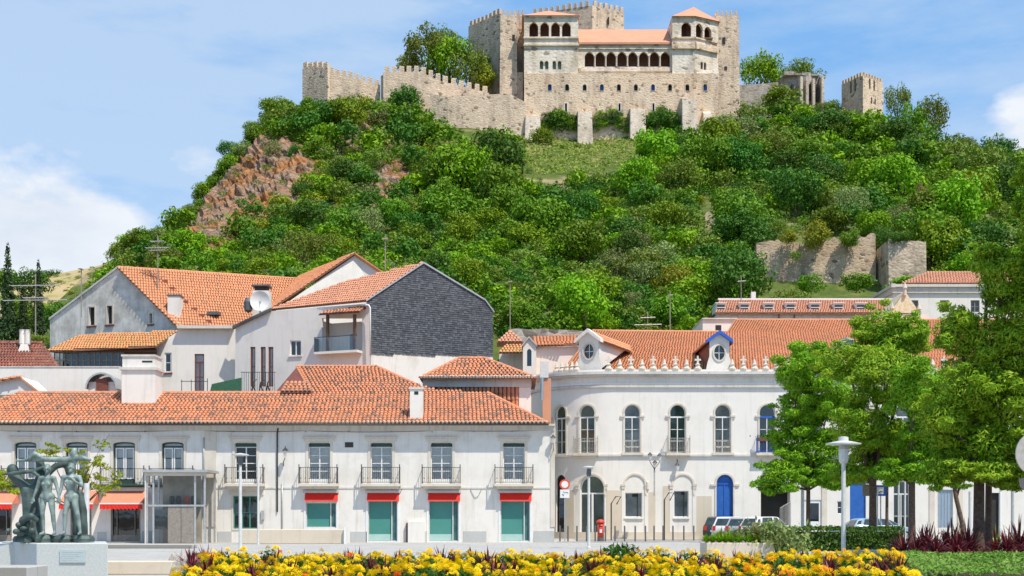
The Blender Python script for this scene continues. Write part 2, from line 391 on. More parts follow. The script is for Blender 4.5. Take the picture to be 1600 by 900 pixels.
T['tile_yellow'] = tilemat('lichened tiles', [(0, (.62, .25, .10)), (.6, (.70, .325, .14)), (.9, (.55, .29, .12)), (1, (.4, .22, .11))], (.5, .31, .11), .6, .9)
T['tile_pink'] = tilemat('salmon tiles', [(0, (.60, .26, .155)), (.6, (.67, .32, .2)), (1, (.55, .25, .155))], (.47, .24, .16), .4, .5)
T['tile_maroon'] = tilemat('maroon tiles', [(0, (.2, .06, .05)), (.6, (.28, .085, .065)), (.9, (.4, .16, .12)), (1, (.12, .06, .05))], (.12, .06, .055), .5, .6)
T['slate'] = tilemat('slate', [(0, (.055, .06, .07)), (.6, (.085, .09, .1)), (.9, (.13, .135, .15)), (1, (.045, .06, .085))], (.12, .125, .14), .5, .6, .55, 0)
T['under'] = plain('roof underside', (.3, .14, .08), (.18, .09, .06), 3)
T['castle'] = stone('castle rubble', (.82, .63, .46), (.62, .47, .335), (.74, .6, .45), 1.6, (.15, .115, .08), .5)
T['castle_grey'] = stone('castle grey rubble', (.66, .52, .385), (.48, .375, .275), (.56, .46, .36), 1.6, (.11, .09, .07), .6)  # darker castle stone; its tone also paints shade on left tower faces
T['castle_plaster'] = stone('castle plaster', (.72, .61, .47), (.64, .535, .40), (.75, .65, .51), 1.1, (.24, .19, .14), .5, (.86, .76, .64), .9)
T['castle_lower'] = stone('castle ochre rubble', (.84, .62, .43), (.66, .475, .32), (.86, .67, .5), 1.5, (.2, .135, .085), .6, (.78, .64, .48), .6)
T['buttress'] = stone('buttress stone', (.72, .61, .49), (.6, .49, .38), (.7, .63, .54), 1.8, (.22, .16, .1), .45)
T['ruin'] = stone('ruin rubble', (.62, .46, .31), (.43, .32, .22), (.56, .44, .33), 1.9, (.13, .1, .07), .6)
T['ruin_grey'] = stone('ruin grey stone', (.44, .39, .34), (.3, .265, .23), (.5, .45, .39), 1.2, (.12, .1, .085), .65)
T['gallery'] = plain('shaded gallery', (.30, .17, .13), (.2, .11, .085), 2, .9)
T['darkwood'] = plain('dark timber', (.06, .035, .025), (.035, .022, .017), 6, .7)
T['wood'] = plain('brown timber', (.17, .085, .05), (.1, .05, .03), 6, .65)
T['redwood'] = plain('red brown timber', (.22, .07, .045), (.13, .045, .03), 6, .6)
T['greywood'] = plain('weathered board', (.33, .29, .24), (.23, .2, .165), 7, .7)
T['iron'] = plain('wrought iron', (.045, .045, .042), (.07, .06, .05), 9, .5, .3)
T['iron_light'] = plain('grey painted iron', (.5, .48, .44), (.36, .33, .29), 9, .55)
T['white'] = plain('white paint', (.82, .82, .8), (.74, .74, .71), 5, .5)
T['greenp'] = plain('dark green paint', (.025, .075, .05), (.035, .055, .045), 5, .45)
T['blue'] = plain('blue paint', (.02, .11, .40), (.03, .14, .46), 3, .45)
T['bluetrim'] = plain('bright blue trim', (.03, .13, .55), (.03, .1, .42), 3, .5)
T['teal'] = plain('teal blind', (.06, .245, .205), (.075, .275, .235), .8, .5)
T['teal2'] = plain('pale teal film', (.42, .6, .54), (.36, .54, .49), 2, .4)
T['red'] = plain('red awning cloth', (.80, .025, .012), (.72, .022, .012), 3, .75)
T['orange'] = plain('orange awning cloth', (.76, .255, .15), (.68, .22, .13), 2, .8)
T['redpaint'] = plain('red paint', (.68, .07, .035), (.55, .05, .03), 4, .4)
T['metal'] = plain('galvanised metal', (.56, .56, .55), (.44, .44, .43), 6, .45, .5)
T['metalw'] = plain('pale grey painted metal', (.68, .68, .66), (.56, .56, .54), 5, .45)
T['metald'] = plain('dark grey metal', (.12, .12, .125), (.16, .16, .16), 6, .5, .3)
T['bronze'] = plain('verdigris bronze', (.34, .42, .38), (.12, .165, .15), 3.2, .6, .25, .01, .38, .66)
T['bronzed'] = plain('dark verdigris bronze', (.11, .155, .14), (.04, .06, .056), 3.0, .6, .25, .01, .38, .66)
T['granite'] = plain('pale granite', (.60, .61, .58), (.47, .49, .47), 22, .6, 0, .004, .3, .7)
T['plaque'] = plain('bronze plaque', (.50, .57, .56), (.44, .52, .52), 9, .5, .1)
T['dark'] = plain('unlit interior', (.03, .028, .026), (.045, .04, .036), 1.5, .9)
T['shopin'] = plain('shop interior', (.42, .36, .28), (.22, .2, .16), 1.2, .9)
T['curtain'] = plain('net curtain', (.92, .92, .9), (.74, .75, .73), 2.3, .9)
T['curtain2'] = plain('half drawn curtain', (.66, .66, .63), (.2, .21, .2), 1.1, .9)
T['tealdark'] = plain('teal shop glass', (.03, .13, .115), (.10, .22, .2), 2.2, .25)
T['greenin'] = plain('green tinted interior', (.16, .24, .19), (.07, .1, .085), 1.0, .9)
T['glass'] = glassmat('window glass', (.97, .98, .97), .02)
T['glassdark'] = glassmat('dark window glass', (.5, .55, .55), .08)
T['concrete'] = plain('concrete', (.5, .49, .46), (.4, .39, .36), 3, .9)
T['pave'] = plaster('pale limestone paving', (.46, .445, .42), (.36, .345, .315), .5, .2)
def paving():
    m = T['pave']; t = m.node_tree; b = t.nodes['Principled BSDF']; src = b.inputs['Base Color'].links[0].from_socket
    k = node(t, 'ShaderNodeTexBrick', i_Scale=1.0); k.inputs['Mortar Size'].default_value = .012; k.inputs['Brick Width'].default_value = .9; k.inputs['Row Height'].default_value = .6
    k.inputs['Color1'].default_value = (1, 1, 1, 1); k.inputs['Color2'].default_value = (.86, .85, .84, 1); k.inputs['Mortar'].default_value = (.6, .58, .55, 1); t.links.new(coords(t), k.inputs[0])
    t.links.new(mixc(t, 1.0, src, k.outputs[0], 'MULTIPLY'), b.inputs['Base Color'])
paving()
T['asphalt'] = plain('worn asphalt', (.22, .215, .205), (.3, .29, .275), 1.2, .9, 0, .006)
T['soil'] = plain('soil', (.09, .06, .04), (.05, .035, .025), 5, .95, 0, .03)
T['bark'] = plain('bark', (.16, .105, .075), (.075, .05, .038), 9, .95, 0, .03)
T['rockpale'] = plain('pale rock', (.62, .58, .53), (.34, .27, .2), 4, .9, 0, .05)
T['rubber'] = plain('tyre rubber', (.02, .02, .02), (.03, .03, .03), 8, .8)
T['carwhite'] = plain('white car paint', (.8, .8, .8), (.74, .74, .75), 1, .25, 0, 0, .35, .7, .6)
T['carsilver'] = plain('silver car paint', (.55, .57, .58), (.5, .52, .53), 1, .28, .4)
T['carblue'] = plain('pale blue car paint', (.34, .45, .55), (.3, .4, .5), 1, .28, .3)
T['cardark'] = plain('dark green car paint', (.06, .09, .085), (.05, .07, .07), 1, .28, .3)
T['carglass'] = plain('car glass', (.03, .045, .045), (.07, .09, .09), 2, .08, 0, 0, .35, .7, .7)
T['taillight'] = plain('tail light', (.6, .03, .02), (.5, .02, .02), 4, .3)
T['headlight'] = plain('head lamp', (.75, .77, .78), (.6, .6, .6), 4, .15)
T['signred'] = plain('sign red', (.75, .1, .04), (.7, .08, .03), 4, .5)
T['signblue'] = plain('sign blue', (.03, .14, .6), (.03, .12, .55), 4, .5)
T['lampglass'] = plain('frosted lamp glass', (.72, .72, .70), (.62, .62, .60), 6, .35)
T['canvas'] = plain('green mesh', (.045, .16, .09), (.03, .1, .06), 8, .9)
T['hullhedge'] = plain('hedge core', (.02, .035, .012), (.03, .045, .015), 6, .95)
# foliage
T['l_green'] = leaf('leaf mid green', (.055, .15, .012), (.10, .23, .017), (.19, .32, .028), .28, .2)
T['l_bright'] = leaf('leaf bright green', (.085, .22, .014), (.15, .32, .018), (.26, .43, .032), .3, .2)
T['l_dark'] = leaf('leaf dark green', (.024, .095, .012), (.045, .155, .016), (.09, .22, .026), .28, .2)
T['l_olive'] = leaf('leaf olive', (.085, .16, .02), (.15, .24, .032), (.22, .31, .048), .28, .2)
T['l_grey'] = leaf('leaf grey green', (.135, .195, .06), (.21, .275, .092), (.29, .34, .12), .28, .2)
T['l_yellow'] = leaf('leaf yellow green', (.15, .22, .02), (.25, .33, .03), (.38, .42, .05), .28, .25)
T['l_brown'] = leaf('leaf withered', (.15, .10, .04), (.23, .16, .07), (.30, .21, .09), .28)
T['l_near'] = leaf('leaf near bright', (.09, .25, .02), (.19, .41, .03), (.34, .55, .055), .7, .25)
T['l_near2'] = leaf('leaf near olive', (.10, .235, .02), (.22, .40, .032), (.42, .54, .06), .7, .25)
T['l_cyp'] = leaf('leaf cypress', (0.021, 0.051, 0.021), (0.038, 0.080, 0.029), (0.068, 0.116, 0.035), .4)
T['l_grass'] = leaf('grass blades', (.17, .27, .04), (.26, .36, .06), (.38, .40, .10), .3)
T['l_lime'] = leaf('leaf ground cover', (.10, .235, .03), (.17, .32, .05), (.26, .4, .09), .8)
T['l_wine'] = leaf('leaf burgundy', (.06, .010, .016), (.13, .02, .03), (.26, .07, .075), .8, .2, .45)
T['l_mari'] = leaf('leaf marigold', (.03, .09, .012), (.055, .14, .02), (.1, .19, .03), .8)
T['petal'] = leaf('petal yellow', (.90, .60, .004), (.94, .68, .008), (.95, .74, .02), 2., .2)
T['petal_o'] = leaf('petal orange', (.86, .30, .004), (.9, .40, .005), (.92, .5, .01), 2., .2)
T['petal_r'] = leaf('petal red', (.7, .06, .01), (.8, .1, .01), (.85, .2, .02), 2., .2)
def leaf_still(m):                                   # petals and blades keep their own hue from plant to plant
    for n in m.node_tree.nodes:
        if n.bl_idname == 'ShaderNodeHueSaturation':
            for s in ('Hue', 'Value'):
                for l in list(n.inputs[s].links): m.node_tree.links.remove(l)
            n.inputs['Hue'].default_value = .5; n.inputs['Value'].default_value = 1
for k in ('petal', 'petal_o', 'petal_r', 'l_mari', 'l_wine', 'l_lime', 'l_grass', 'l_near', 'l_near2'): leaf_still(T[k])
# hillside ground
def hillmat():
    m, t, b = new_mat('hillside'); b.inputs['Roughness'].default_value = .95; b.inputs['Specular IOR Level'].default_value = .1
    v = coords(t); a = nz(t, v, .09, 7., .6); c = nz(t, v, .6, 6., .65); e = nz(t, v, .045, 5., .6)
    k = mixc(t, ramp(t, c, [(.35, 0), (.65, 1)]), (.06, .10, .02), (.13, .155, .04))
    k = mixc(t, ramp(t, a, [(.54, 0), (.64, .85)]), k, mixc(t, ramp(t, c, [(.4, 0), (.6, 1)]), (.42, .31, .19), (.3, .24, .13)))
    t.links.new(k, b.inputs['Base Color']); bump(t, b, c, .5, .7); return m
def rockmat():
    m, t, b = new_mat('cliff rock'); b.inputs['Roughness'].default_value = .92; b.inputs['Specular IOR Level'].default_value = .15
    v = coords(t); a = nz(t, v, .35, 9., .72); c = nz(t, v, 1.1, 8., .7); e = nz(t, v, .22, 6., .62)
    k = ramp(t, c, [(.36, (.06, .042, .03)), (.5, (.29, .195, .13)), (.68, (.47, .36, .27))])
    k = mixc(t, ramp(t, e, [(.46, 0), (.6, .8)]), k, ramp(t, c, [(.38, (.17, .07, .025)), (.6, (.52, .21, .05))]))
    k = mixc(t, ramp(t, a, [(.6, 0), (.72, .5)]), k, (.15, .16, .06))
    t.links.new(k, b.inputs['Base Color']); bump(t, b, a, 1.0, .9); return m
def meadowmat():
    m, t, b = new_mat('dry slope'); b.inputs['Roughness'].default_value = .95; b.inputs['Specular IOR Level'].default_value = .1
    v = coords(t); a = nz(t, v, .25, 7., .65)
    t.links.new(ramp(t, a, [(.35, (.5, .37, .23)), (.52, (.42, .33, .15)), (.68, (.2, .22, .06))]), b.inputs['Base Color']); return m
T['hill'] = hillmat(); T['rock'] = rockmat(); T['dry'] = meadowmat()
# ---------------------------------------------------------------- ground
def sheet(name, x0, x1, y0, y1, z, m):
    return tag(MB().add([(x0, y0, z), (x1, y0, z), (x1, y1, z), (x0, y1, z)], [(0, 1, 2, 3)]).build(name, m), kind='structure')
sheet('ground', -4000, 4000, -3000, 6000, -.03, T['soil'])
sheet('pavement', -60, 70, -12, 92, 0, T['pave'])
sheet('road', 4.0, 70, 76.3, 84.2, .004, T['asphalt'])
# ---------------------------------------------------------------- terrain of the castle hill
CP = []
def cp(px, py, D, dz=0): p = P(px, py, D); CP.append((p.x, p.y, p.z+dz))
for a in ((-90, 60), (-40, 70), (0, 70), (40, 70), (90, 60), (-45, 86), (0, 88), (30, 91), (60, 91), (100, 80), (-150, 90), (160, 90)): CP.append((*a, -1.2))
for a in ((-30, 100, 8), (-10, 104, 9), (10, 106, 9), (30, 108, 9), (-60, 105, 4), (60, 110, 8)): CP.append(a)
for px, py, D in ((0, 560, 130), (60, 545, 128), (200, 470, 130), (350, 470, 122), (500, 470, 122), (650, 490, 120), (800, 520, 118), (950, 525, 118), (1100, 525, 120), (1250, 520, 128), (1400, 520, 130), (1600, 520, 130), (1800, 520, 130),
    (-150, 500, 200), (0, 470, 205), (60, 432, 205), (120, 425, 210), (180, 418, 210), (215, 412, 212), (250, 385, 218), (305, 350, 224), (345, 312, 230), (366, 268, 235), (394, 235, 241), (420, 198, 246), (450, 172, 250), (475, 163, 254),
    (30, 500, 165), (120, 470, 165), (220, 440, 168), (320, 400, 172), (400, 415, 160), (420, 330, 198), (470, 260, 225), (480, 200, 245), (350, 345, 192), (450, 300, 206), (300, 380, 182),
    (540, 165, 254), (600, 165, 251), (560, 250, 232), (600, 320, 204), (560, 400, 165), (640, 205, 246), (680, 205, 246), (740, 205, 246), (700, 300, 208), (720, 400, 162),
    (820, 214, 248), (880, 220, 248), (940, 222, 247.5), (1000, 213, 248), (1070, 216, 248), (1120, 200, 249), (820, 260, 228), (950, 255, 230), (900, 330, 198), (850, 430, 152), (1000, 330, 196), (1050, 280, 216), (1050, 430, 152), (970, 470, 138),
    (1165, 190, 251), (1230, 188, 258), (1290, 190, 258), (1345, 196, 257), (1400, 205, 258), (1450, 218, 258), (1520, 240, 256), (1600, 262, 254), (1750, 330, 250), (1900, 430, 250),
    (1180, 260, 222), (1300, 270, 220), (1420, 290, 216), (1540, 310, 214), (1180, 340, 192), (1300, 345, 190), (1440, 345, 188), (1580, 370, 186), (1190, 376, 168), (1280, 376, 168), (1370, 372, 168), (1450, 372, 168), (1190, 462, 157), (1290, 462, 157), (1380, 460, 157), (1200, 482, 148), (1290, 482, 148), (1390, 480, 148), (1450, 455, 156), (1560, 440, 158), (1120, 400, 165), (1120, 470, 142)):
    cp(px, py, D)
for x, y, z in ((-20, 285, 88), (20, 290, 88), (55, 290, 84), (-60, 275, 70), (90, 280, 66), (0, 400, 40), (-100, 400, 15), (100, 400, 40), (-140, 260, 20), (-110, 250, 22), (190, 300, 20), (150, 200, 20), (-200, 200, 10), (-160, 150, 5), (-250, 420, 10), (250, 420, 10), (0, 460, 20), (-75, 262, 40), (-95, 235, 30), (-62, 245, 55), (-110, 270, 20)): CP.append((x, y, z))
cpa = np.array(CP); A = cpa[:, :2]; nA = len(A)
Dm = np.sqrt(((A[:, None]-A[None])**2).sum(-1)); K = np.zeros((nA+3, nA+3)); K[:nA, :nA] = Dm-np.eye(nA)*1.2; K[:nA, nA] = 1; K[:nA, nA+1:] = A; K[nA, :nA] = 1; K[nA+1:, :nA] = A.T
W = np.linalg.solve(K, np.concatenate([cpa[:, 2], np.zeros(3)]))
def height(x, y):
    x = np.asarray(x, float); y = np.asarray(y, float); s = x.shape
    p = np.stack([x.ravel(), y.ravel()], 1); o = np.empty(len(p))
    for i in range(0, len(p), 8000):
        q = p[i:i+8000]; d = np.sqrt(((q[:, None]-A[None])**2).sum(-1)); o[i:i+8000] = d@W[:nA]+W[nA]+q@W[nA+1:]
    return o.reshape(s)
xs = np.arange(-200, 201, 2.0); ys = np.arange(84, 421, 2.0)
X, Y = np.meshgrid(xs, ys); Z = height(X, Y)
amp = np.clip((Y-96)/30, 0, 1)*.9
nzv = np.array([mnoise.fractal(Vector((x*.07, y*.07, 3.1)), 1.0, 2.1, 4) for x, y in zip(X.ravel(), Y.ravel())]).reshape(X.shape)
Z = np.where((Y < 86) | (abs(X) > 196) | (Y > 416), -3, Z+nzv*amp)
nx, ny = len(xs), len(ys); idx = np.arange(nx*ny).reshape(ny, nx)
fc = np.stack([idx[:-1, :-1], idx[:-1, 1:], idx[1:, 1:], idx[1:, :-1]], -1).reshape(-1, 4)
me = mesh_np('hill', np.stack([X, Y, Z], -1).reshape(-1, 3), fc, [T['hill'], T['dry']])
me.polygons.foreach_set('use_smooth', [True]*len(me.polygons))
cxy = np.stack([X, Y], -1).reshape(-1, 2)[fc].mean(1); cz = Z.ravel()[fc].mean(1)
cpx = CX+cxy[:, 0]*F/cxy[:, 1]
me.polygons.foreach_set('material_index', ((cpx < 205) & (cxy[:, 1] > 165) & (cxy[:, 0] < -60)).astype(np.int32))
hill = bpy.data.objects.new('hill', me); C.objects.link(hill); tag(hill, kind='structure')
def hz(x, y):                                       # height of the built surface
    i = min(max((x-xs[0])/2, 0), nx-1.001); j = min(max((y-ys[0])/2, 0), ny-1.001); a, b = int(i), int(j); i -= a; j -= b
    return float((Z[b, a]*(1-i)+Z[b, a+1]*i)*(1-j)+(Z[b+1, a]*(1-i)+Z[b+1, a+1]*i)*j)
def hit(px, py, y0=97, y1=300):                     # where the sight line through a picture point meets the slope
    for D in np.arange(y0, y1, .6):
        x, z = PX(px, D), PZ(py, D)
        if z < hz(x, D): return Vector((x, D, hz(x, D)))
    return None
# bare cliff with lichen: a faceted relief standing proud of the slope
def cliff(name, poly, m, push, seed):
    us = [p[0] for p in poly]; vsx = [p[1] for p in poly]; pts = {}; vs = []; fs = []
    du = 5.0; U = np.arange(min(us)-15, max(us)+16, du); V = np.arange(min(vsx)-15, max(vsx)+16, du)
    for j, v in enumerate(V):
        for i, u in enumerate(U):
            h = hit(u, v)
            if h is None: continue
            ed = min(1.0, sum(inside((u+a, v+b), poly) for a in (-12, 0, 12) for b in (-12, 0, 12))/7)
            q = h*.28+Vector((seed, 0, 0))
            r = mnoise.voronoi(q*1.1)[0]; k = mnoise.voronoi(q*3.2)[0]
            rel = (r[1]-r[0])*2.3+(k[1]-k[0])*1.0+mnoise.fractal(h*.3, 1, 2, 4)*1.5
            o = Vector((-.15, -.85, .35)); pts[i, j] = len(vs); vs.append(h+o*(ed*(push+rel)-(1-ed)*1.0-.2))
    for i in range(len(U)-1):
        for j in range(len(V)-1):
            k = [(i, j), (i, j+1), (i+1, j+1), (i+1, j)]
            if all(q in pts for q in k): fs.append(tuple(pts[q] for q in k))
    mb = MB(); mb.add(vs, fs); return tag(mb.build(name, m), kind='structure')
cliff('cliff', [(298, 350), (345, 285), (372, 222), (425, 208), (480, 235), (505, 265), (502, 308), (440, 330), (400, 350), (360, 390), (298, 400)], T['rock'], 1.2, 3.)
cliff('cliff', [(520, 195), (575, 190), (620, 215), (600, 250), (545, 240), (510, 225)], T['rock'], .5, 9.)
cliff('cliff', [(575, 290), (600, 245), (640, 255), (645, 300), (605, 330), (570, 335)], T['rock'], .5, 15.)
cliff('cliff', [(1045, 325), (1080, 318), (1100, 335), (1070, 345)], T['rock'], .4, 21.)

# ---------------------------------------------------------------- castle
def cx(px, D=250.): return PX(px, D)
def cz(py, D=250.): return PZ(py, D)
pal = thing('castle_palace', 'pale stone castle palace with arched loggias and orange roofs crowning the hill', 'castle', (cx(960), 250, cz(205)))
f0 = flat(0, 250)
FL = 249.2; fl = flat(0, FL)
def U(px, D=250.): return PX(px, D)
def loggia(f, D, cs, w, y0, y1, dep, nm):
    return [arch(U(c, D)-w*D/F/2, U(c, D)+w*D/F/2, cz(y1, D), cz(y0, D), point=1) for c in cs]
def slit(c, w, y0, y1, D): return rect(U(c-w/2, D), U(c+w/2, D), cz(y1, D), cz(y0, D))
def lanc(c, w, y0, y1, D): return arch(U(c-w/2, D), U(c+w/2, D), cz(y1, D), cz(y0, D))
# left block
hL = loggia(fl, FL, (834, 851, 868, 885), 13.6, 34.5, 57, 2, '')+[lanc(c, 5.4, 95, 108.5, FL) for c in (846, 854.3, 866, 874.3)]
m = MB(); wall(m, fl, rect(U(819, FL), U(903.5, FL), cz(116, FL), cz(25, FL)), hL, .7)
m.box(U(819, FL), U(819, FL)+.6, FL+.002, 264, cz(116), cz(25, FL)-.01); m.box(U(903.5, FL)-.6, U(903.5, FL), FL+.002, 264, cz(116), cz(25, FL)-.01)
m.build('wall', T['castle_plaster'], pal)
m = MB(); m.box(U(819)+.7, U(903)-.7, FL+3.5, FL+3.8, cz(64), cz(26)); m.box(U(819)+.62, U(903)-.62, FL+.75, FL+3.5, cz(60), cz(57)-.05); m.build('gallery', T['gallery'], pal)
for c in (846, 854.3, 866, 874.3):
    q = lanc(c, 5.4, 95, 108.5, FL); MB().add([fl(*p, .45) for p in q], [tuple(range(len(q)))]).build('window', T['greenin'], pal)
m = MB(); m.fbox(fl, U(818, FL), U(904.5, FL), cz(60.5, FL), cz(58, FL), -.3, .0); m.fbox(fl, U(818, FL), U(904.5, FL), cz(72, FL), cz(69.5, FL), -.35, 0); m.fbox(fl, U(818, FL), U(904.5, FL), cz(27.5, FL), cz(24.8, FL), -.25, .02); m.build('cornice', T['castle_plaster'], pal, kind='stuff')
m = MB(); z0, z1 = cz(25.3, FL), cz(10.5, 254); a = [(U(815.5, FL), FL-.5, z0), (U(905.5, FL), FL-.5, z0), (U(905.5, FL), 265, z0), (U(815.5, FL), 265, z0)]; k1, k2 = (U(857, 256), 256, z1), (U(860, 256), 258, z1)
m.add([*a, k1, k2], [(0, 1, 4), (1, 2, 5, 4), (2, 3, 5), (3, 0, 4, 5), (3, 2, 1, 0)]); m.build('roof', T['tile_pink'], pal)
# middle range
ac = [921+16.95*i for i in range(8)]
m = MB(); wall(m, f0, rect(U(903.5), U(1050), cz(116), cz(67)), [arch(U(c-7.3), U(c+7.3), cz(104.3), cz(80.5), point=1) for c in ac], .7)
m.build('wall', T['castle_plaster'], pal)
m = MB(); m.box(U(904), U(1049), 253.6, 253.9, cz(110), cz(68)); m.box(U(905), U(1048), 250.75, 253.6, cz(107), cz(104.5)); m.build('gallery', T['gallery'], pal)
src = None
for c in [(a+b)/2 for a, b in zip(ac, ac[1:])]:
    if src is None: src = MB().lathe([(.2, 0), (.2, .12), (.13, .2), (.12, 1.75), (.19, 1.9), (.21, 2.05)], (U(c), 249.85, cz(104.3)), 8).build('column', T['buttress'], pal, loc=(U(c), 249.85, cz(104.3)))
    else: inst(src, pal, Vector((U(c), 249.85, cz(104.3)))-WL[pal.name])
m = MB(); m.fbox(f0, U(904.5), U(1050), cz(112), cz(106), -.32, 0); m.fbox(f0, U(904.5), U(1050), cz(77), cz(75.5), -.22, 0); m.fbox(f0, U(904), U(1050), cz(69.5), cz(67), -.3, .02); m.build('cornice', T['castle_plaster'], pal, kind='stuff')
ez, rz_ = cz(67.3), PZ(46, 257); m = MB(); m.slab([(U(904.7, 249.5), 249.5, ez), (U(1049.5, 249.5), 249.5, ez), (U(1049.5, 249.5), 257, rz_), (U(904.7, 249.5), 257, rz_)], .4); m.slab([(U(904.7, 249.5), 257.002, rz_), (U(1049, 249.5), 257.002, rz_), (U(1049, 249.5), 264, ez), (U(904.7, 249.5), 264, ez)], .4)
m.build('roof', T['tile_pink'], pal)
# right block: a front face and a canted one
fr = flat(U(1086, FL), FL, 1, .55); uu = lambda px: (px-1086)*FL/F*1.14*1.0
m = MB(); wall(m, fl, rect(U(1050.5, FL), U(1086, FL), cz(116, FL), cz(26, FL)), [arch(U(1064.6, FL), U(1080, FL), cz(57.5, FL), cz(34, FL), point=1)], .7)
wall(m, fr, rect(0, uu(1126), cz(116, FL), cz(26, FL)), [arch(uu(1087.5), uu(1099), cz(57.5, FL), cz(35, FL), point=1), arch(uu(1102), uu(1114), cz(58, FL), cz(37, FL), point=1), lanc(1095.5, 0, 1, 2, 1)[:0] or arch(uu(1095.5), uu(1099.6), cz(106, FL), cz(94, FL)), arch(uu(1101.2), uu(1105.3), cz(106, FL), cz(94, FL))], .6)
m.box(U(1050.5, FL), U(1050.5, FL)+.6, FL+.002, 262, cz(116), cz(26, FL)-.01); m.build('wall', T['castle_plaster'], pal)
q = [Vector(fr(uu(1086)+.3, 0, 3.2)), Vector(fr(uu(1124), 0, 3.2))]
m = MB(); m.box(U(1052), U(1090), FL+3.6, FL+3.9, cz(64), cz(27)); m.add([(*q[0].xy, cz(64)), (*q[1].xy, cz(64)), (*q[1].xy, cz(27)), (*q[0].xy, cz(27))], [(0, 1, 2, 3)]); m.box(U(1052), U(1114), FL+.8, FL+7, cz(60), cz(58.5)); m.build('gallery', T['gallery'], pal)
for a, b in ((1095.5, 1099.6), (1101.2, 1105.3)): q = arch(uu(a), uu(b), cz(106, FL), cz(94, FL)); MB().add([fr(*p, .4) for p in q], [tuple(range(len(q)))]).build('window', T['dark'], pal)
m = MB(); z0 = cz(26.3, FL); e = fr(uu(1127), 0, -.5); a = [(U(1049), FL-.5, z0), (U(1086, FL), FL-.5, z0), (e[0], e[1], z0), (e[0]-1, 262, z0), (U(1049), 262, z0)]; k = (U(1084, 255), 255, cz(11, 255))
m.add([*a, k], [(i, (i+1) % 5, 5) for i in range(5)]+[(4, 3, 2, 1, 0)]); m.build('roof', T['tile_pink'], pal)
m = MB()
for y0, y1, dd in ((60.5, 58, .25), (77, 69, .5), (68.9, 66.5, .3), (28, 25.9, .25)):
    m.fbox(fl, U(1049.5, FL), U(1086, FL), cz(y0, FL), cz(y1, FL), -dd, 0); m.fbox(fr, .0, uu(1124), cz(y0, FL)+.004, cz(y1, FL)-.004, -dd, 0)
m.build('cornice', T['castle_lower'], pal, kind='stuff')
# ochre lower wall with its row of lancets, slits and buttresses
FW = 248.9; fw = flat(0, FW)
low = [lanc(c, 6, 131.5, 142, FW) for c in (859, 886, 913.6, 940.3, 967, 993.6, 1020.3, 1047, 1074, 1102)]; sl_ = [slit(c, 3.2, 161.5, 174, FW) for c in (884.4, 968, 1021)]
m = MB(); wall(m, fw, [(U(819, FW), cz(232, FW)), (U(1122, FW), cz(225, FW)), (U(1122, FW), cz(114.6, FW)), (U(819, FW), cz(114.6, FW))], low+sl_, .8)
m.add([fw(U(819, FW), cz(114.6, FW), 0), fw(U(1122, FW), cz(114.6, FW), 0), fw(U(1122, FW), cz(114.6, FW), 1.2), fw(U(819, FW), cz(114.6, FW), 1.2)], [(0, 1, 2, 3)])
m.box(U(819, FW), U(819, FW)+.6, FW+.002, 262, cz(232), cz(114.7)); m.build('lower_wall', T['castle_lower'], pal)
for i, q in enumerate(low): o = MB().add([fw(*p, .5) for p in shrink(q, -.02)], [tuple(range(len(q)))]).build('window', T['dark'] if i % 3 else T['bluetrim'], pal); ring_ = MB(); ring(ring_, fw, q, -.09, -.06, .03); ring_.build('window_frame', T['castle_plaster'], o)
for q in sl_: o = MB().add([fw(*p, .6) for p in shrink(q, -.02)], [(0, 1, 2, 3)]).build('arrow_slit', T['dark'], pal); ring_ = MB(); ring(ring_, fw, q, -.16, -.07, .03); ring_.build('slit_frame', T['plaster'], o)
for x0, x1, t, b, dd in ((820, 845, 183, 214, 2.2), (902, 926, 177, 224, 2.4), (984, 1009, 173, 212, 2.2), (1065, 1090, 157, 218, 2.6), (1098, 1112, 177, 200, 1.2)):
    m = MB(); a0, a1 = U(x0, FW-dd), U(x1, FW-dd); m.hexa([(a0, FW-dd-1.4, cz(b+14, FW)), (a1, FW-dd-1.4, cz(b+14, FW)), (a1, FW+.05, cz(b+14, FW)), (a0, FW+.05, cz(b+14, FW)), (a0+.15, FW-dd, cz(t+3, FW)), (a1-.15, FW-dd, cz(t+3, FW)), (a1-.1, FW+.05, cz(t-3, FW)), (a0+.1, FW+.05, cz(t-3, FW))]); m.build('buttress', T['buttress'], pal)
m = MB(); m.box(U(819.5), U(1121), 263, 264.4, cz(235), cz(30)); m.build('rear_wall', T['castle'], pal)
# towers
def tower(name, label, x0, x1, D, y_top, zb, depth, m, mm=(.62, .5, .95), cat='tower', rot=0, left_y=None):
    a, b = PX(x0, D), PX(x1, D); zt = PZ(y_top, D)
    t = thing(name, label, cat, ((a+b)/2, D, zb))
    MB().hexa([(a-.25, D-.25, zb), (b+.25, D-.25, zb), (b+.1, D+depth, zb), (a-.1, D+depth, zb), (a, D, zt), (b, D, zt), (b, D+depth, zt), (a, D+depth, zt)]).build('wall', m, t)
    e = .28; merlons(t, [(a, D+e, zt), (b, D+e, zt)], m, *mm); merlons(t, [(b-e, D+1.2, zt), (b-e, D+depth, zt)], m, *mm); merlons(t, [(a+e, D+1.2, zt), (a+e, D+depth, zt)], m, *mm)
    return t
tw = thing('castle_tower', 'broad brown stone battlemented tower at the left end of the castle palace', 'tower', (cx(757, 258), 258, cz(200, 258)))
a, b = Vector((PX(732, 263), 263, 0)), Vector((PX(783, 256), 256, 0)); zt = PZ(31, 259.5); zb = cz(215, 258)
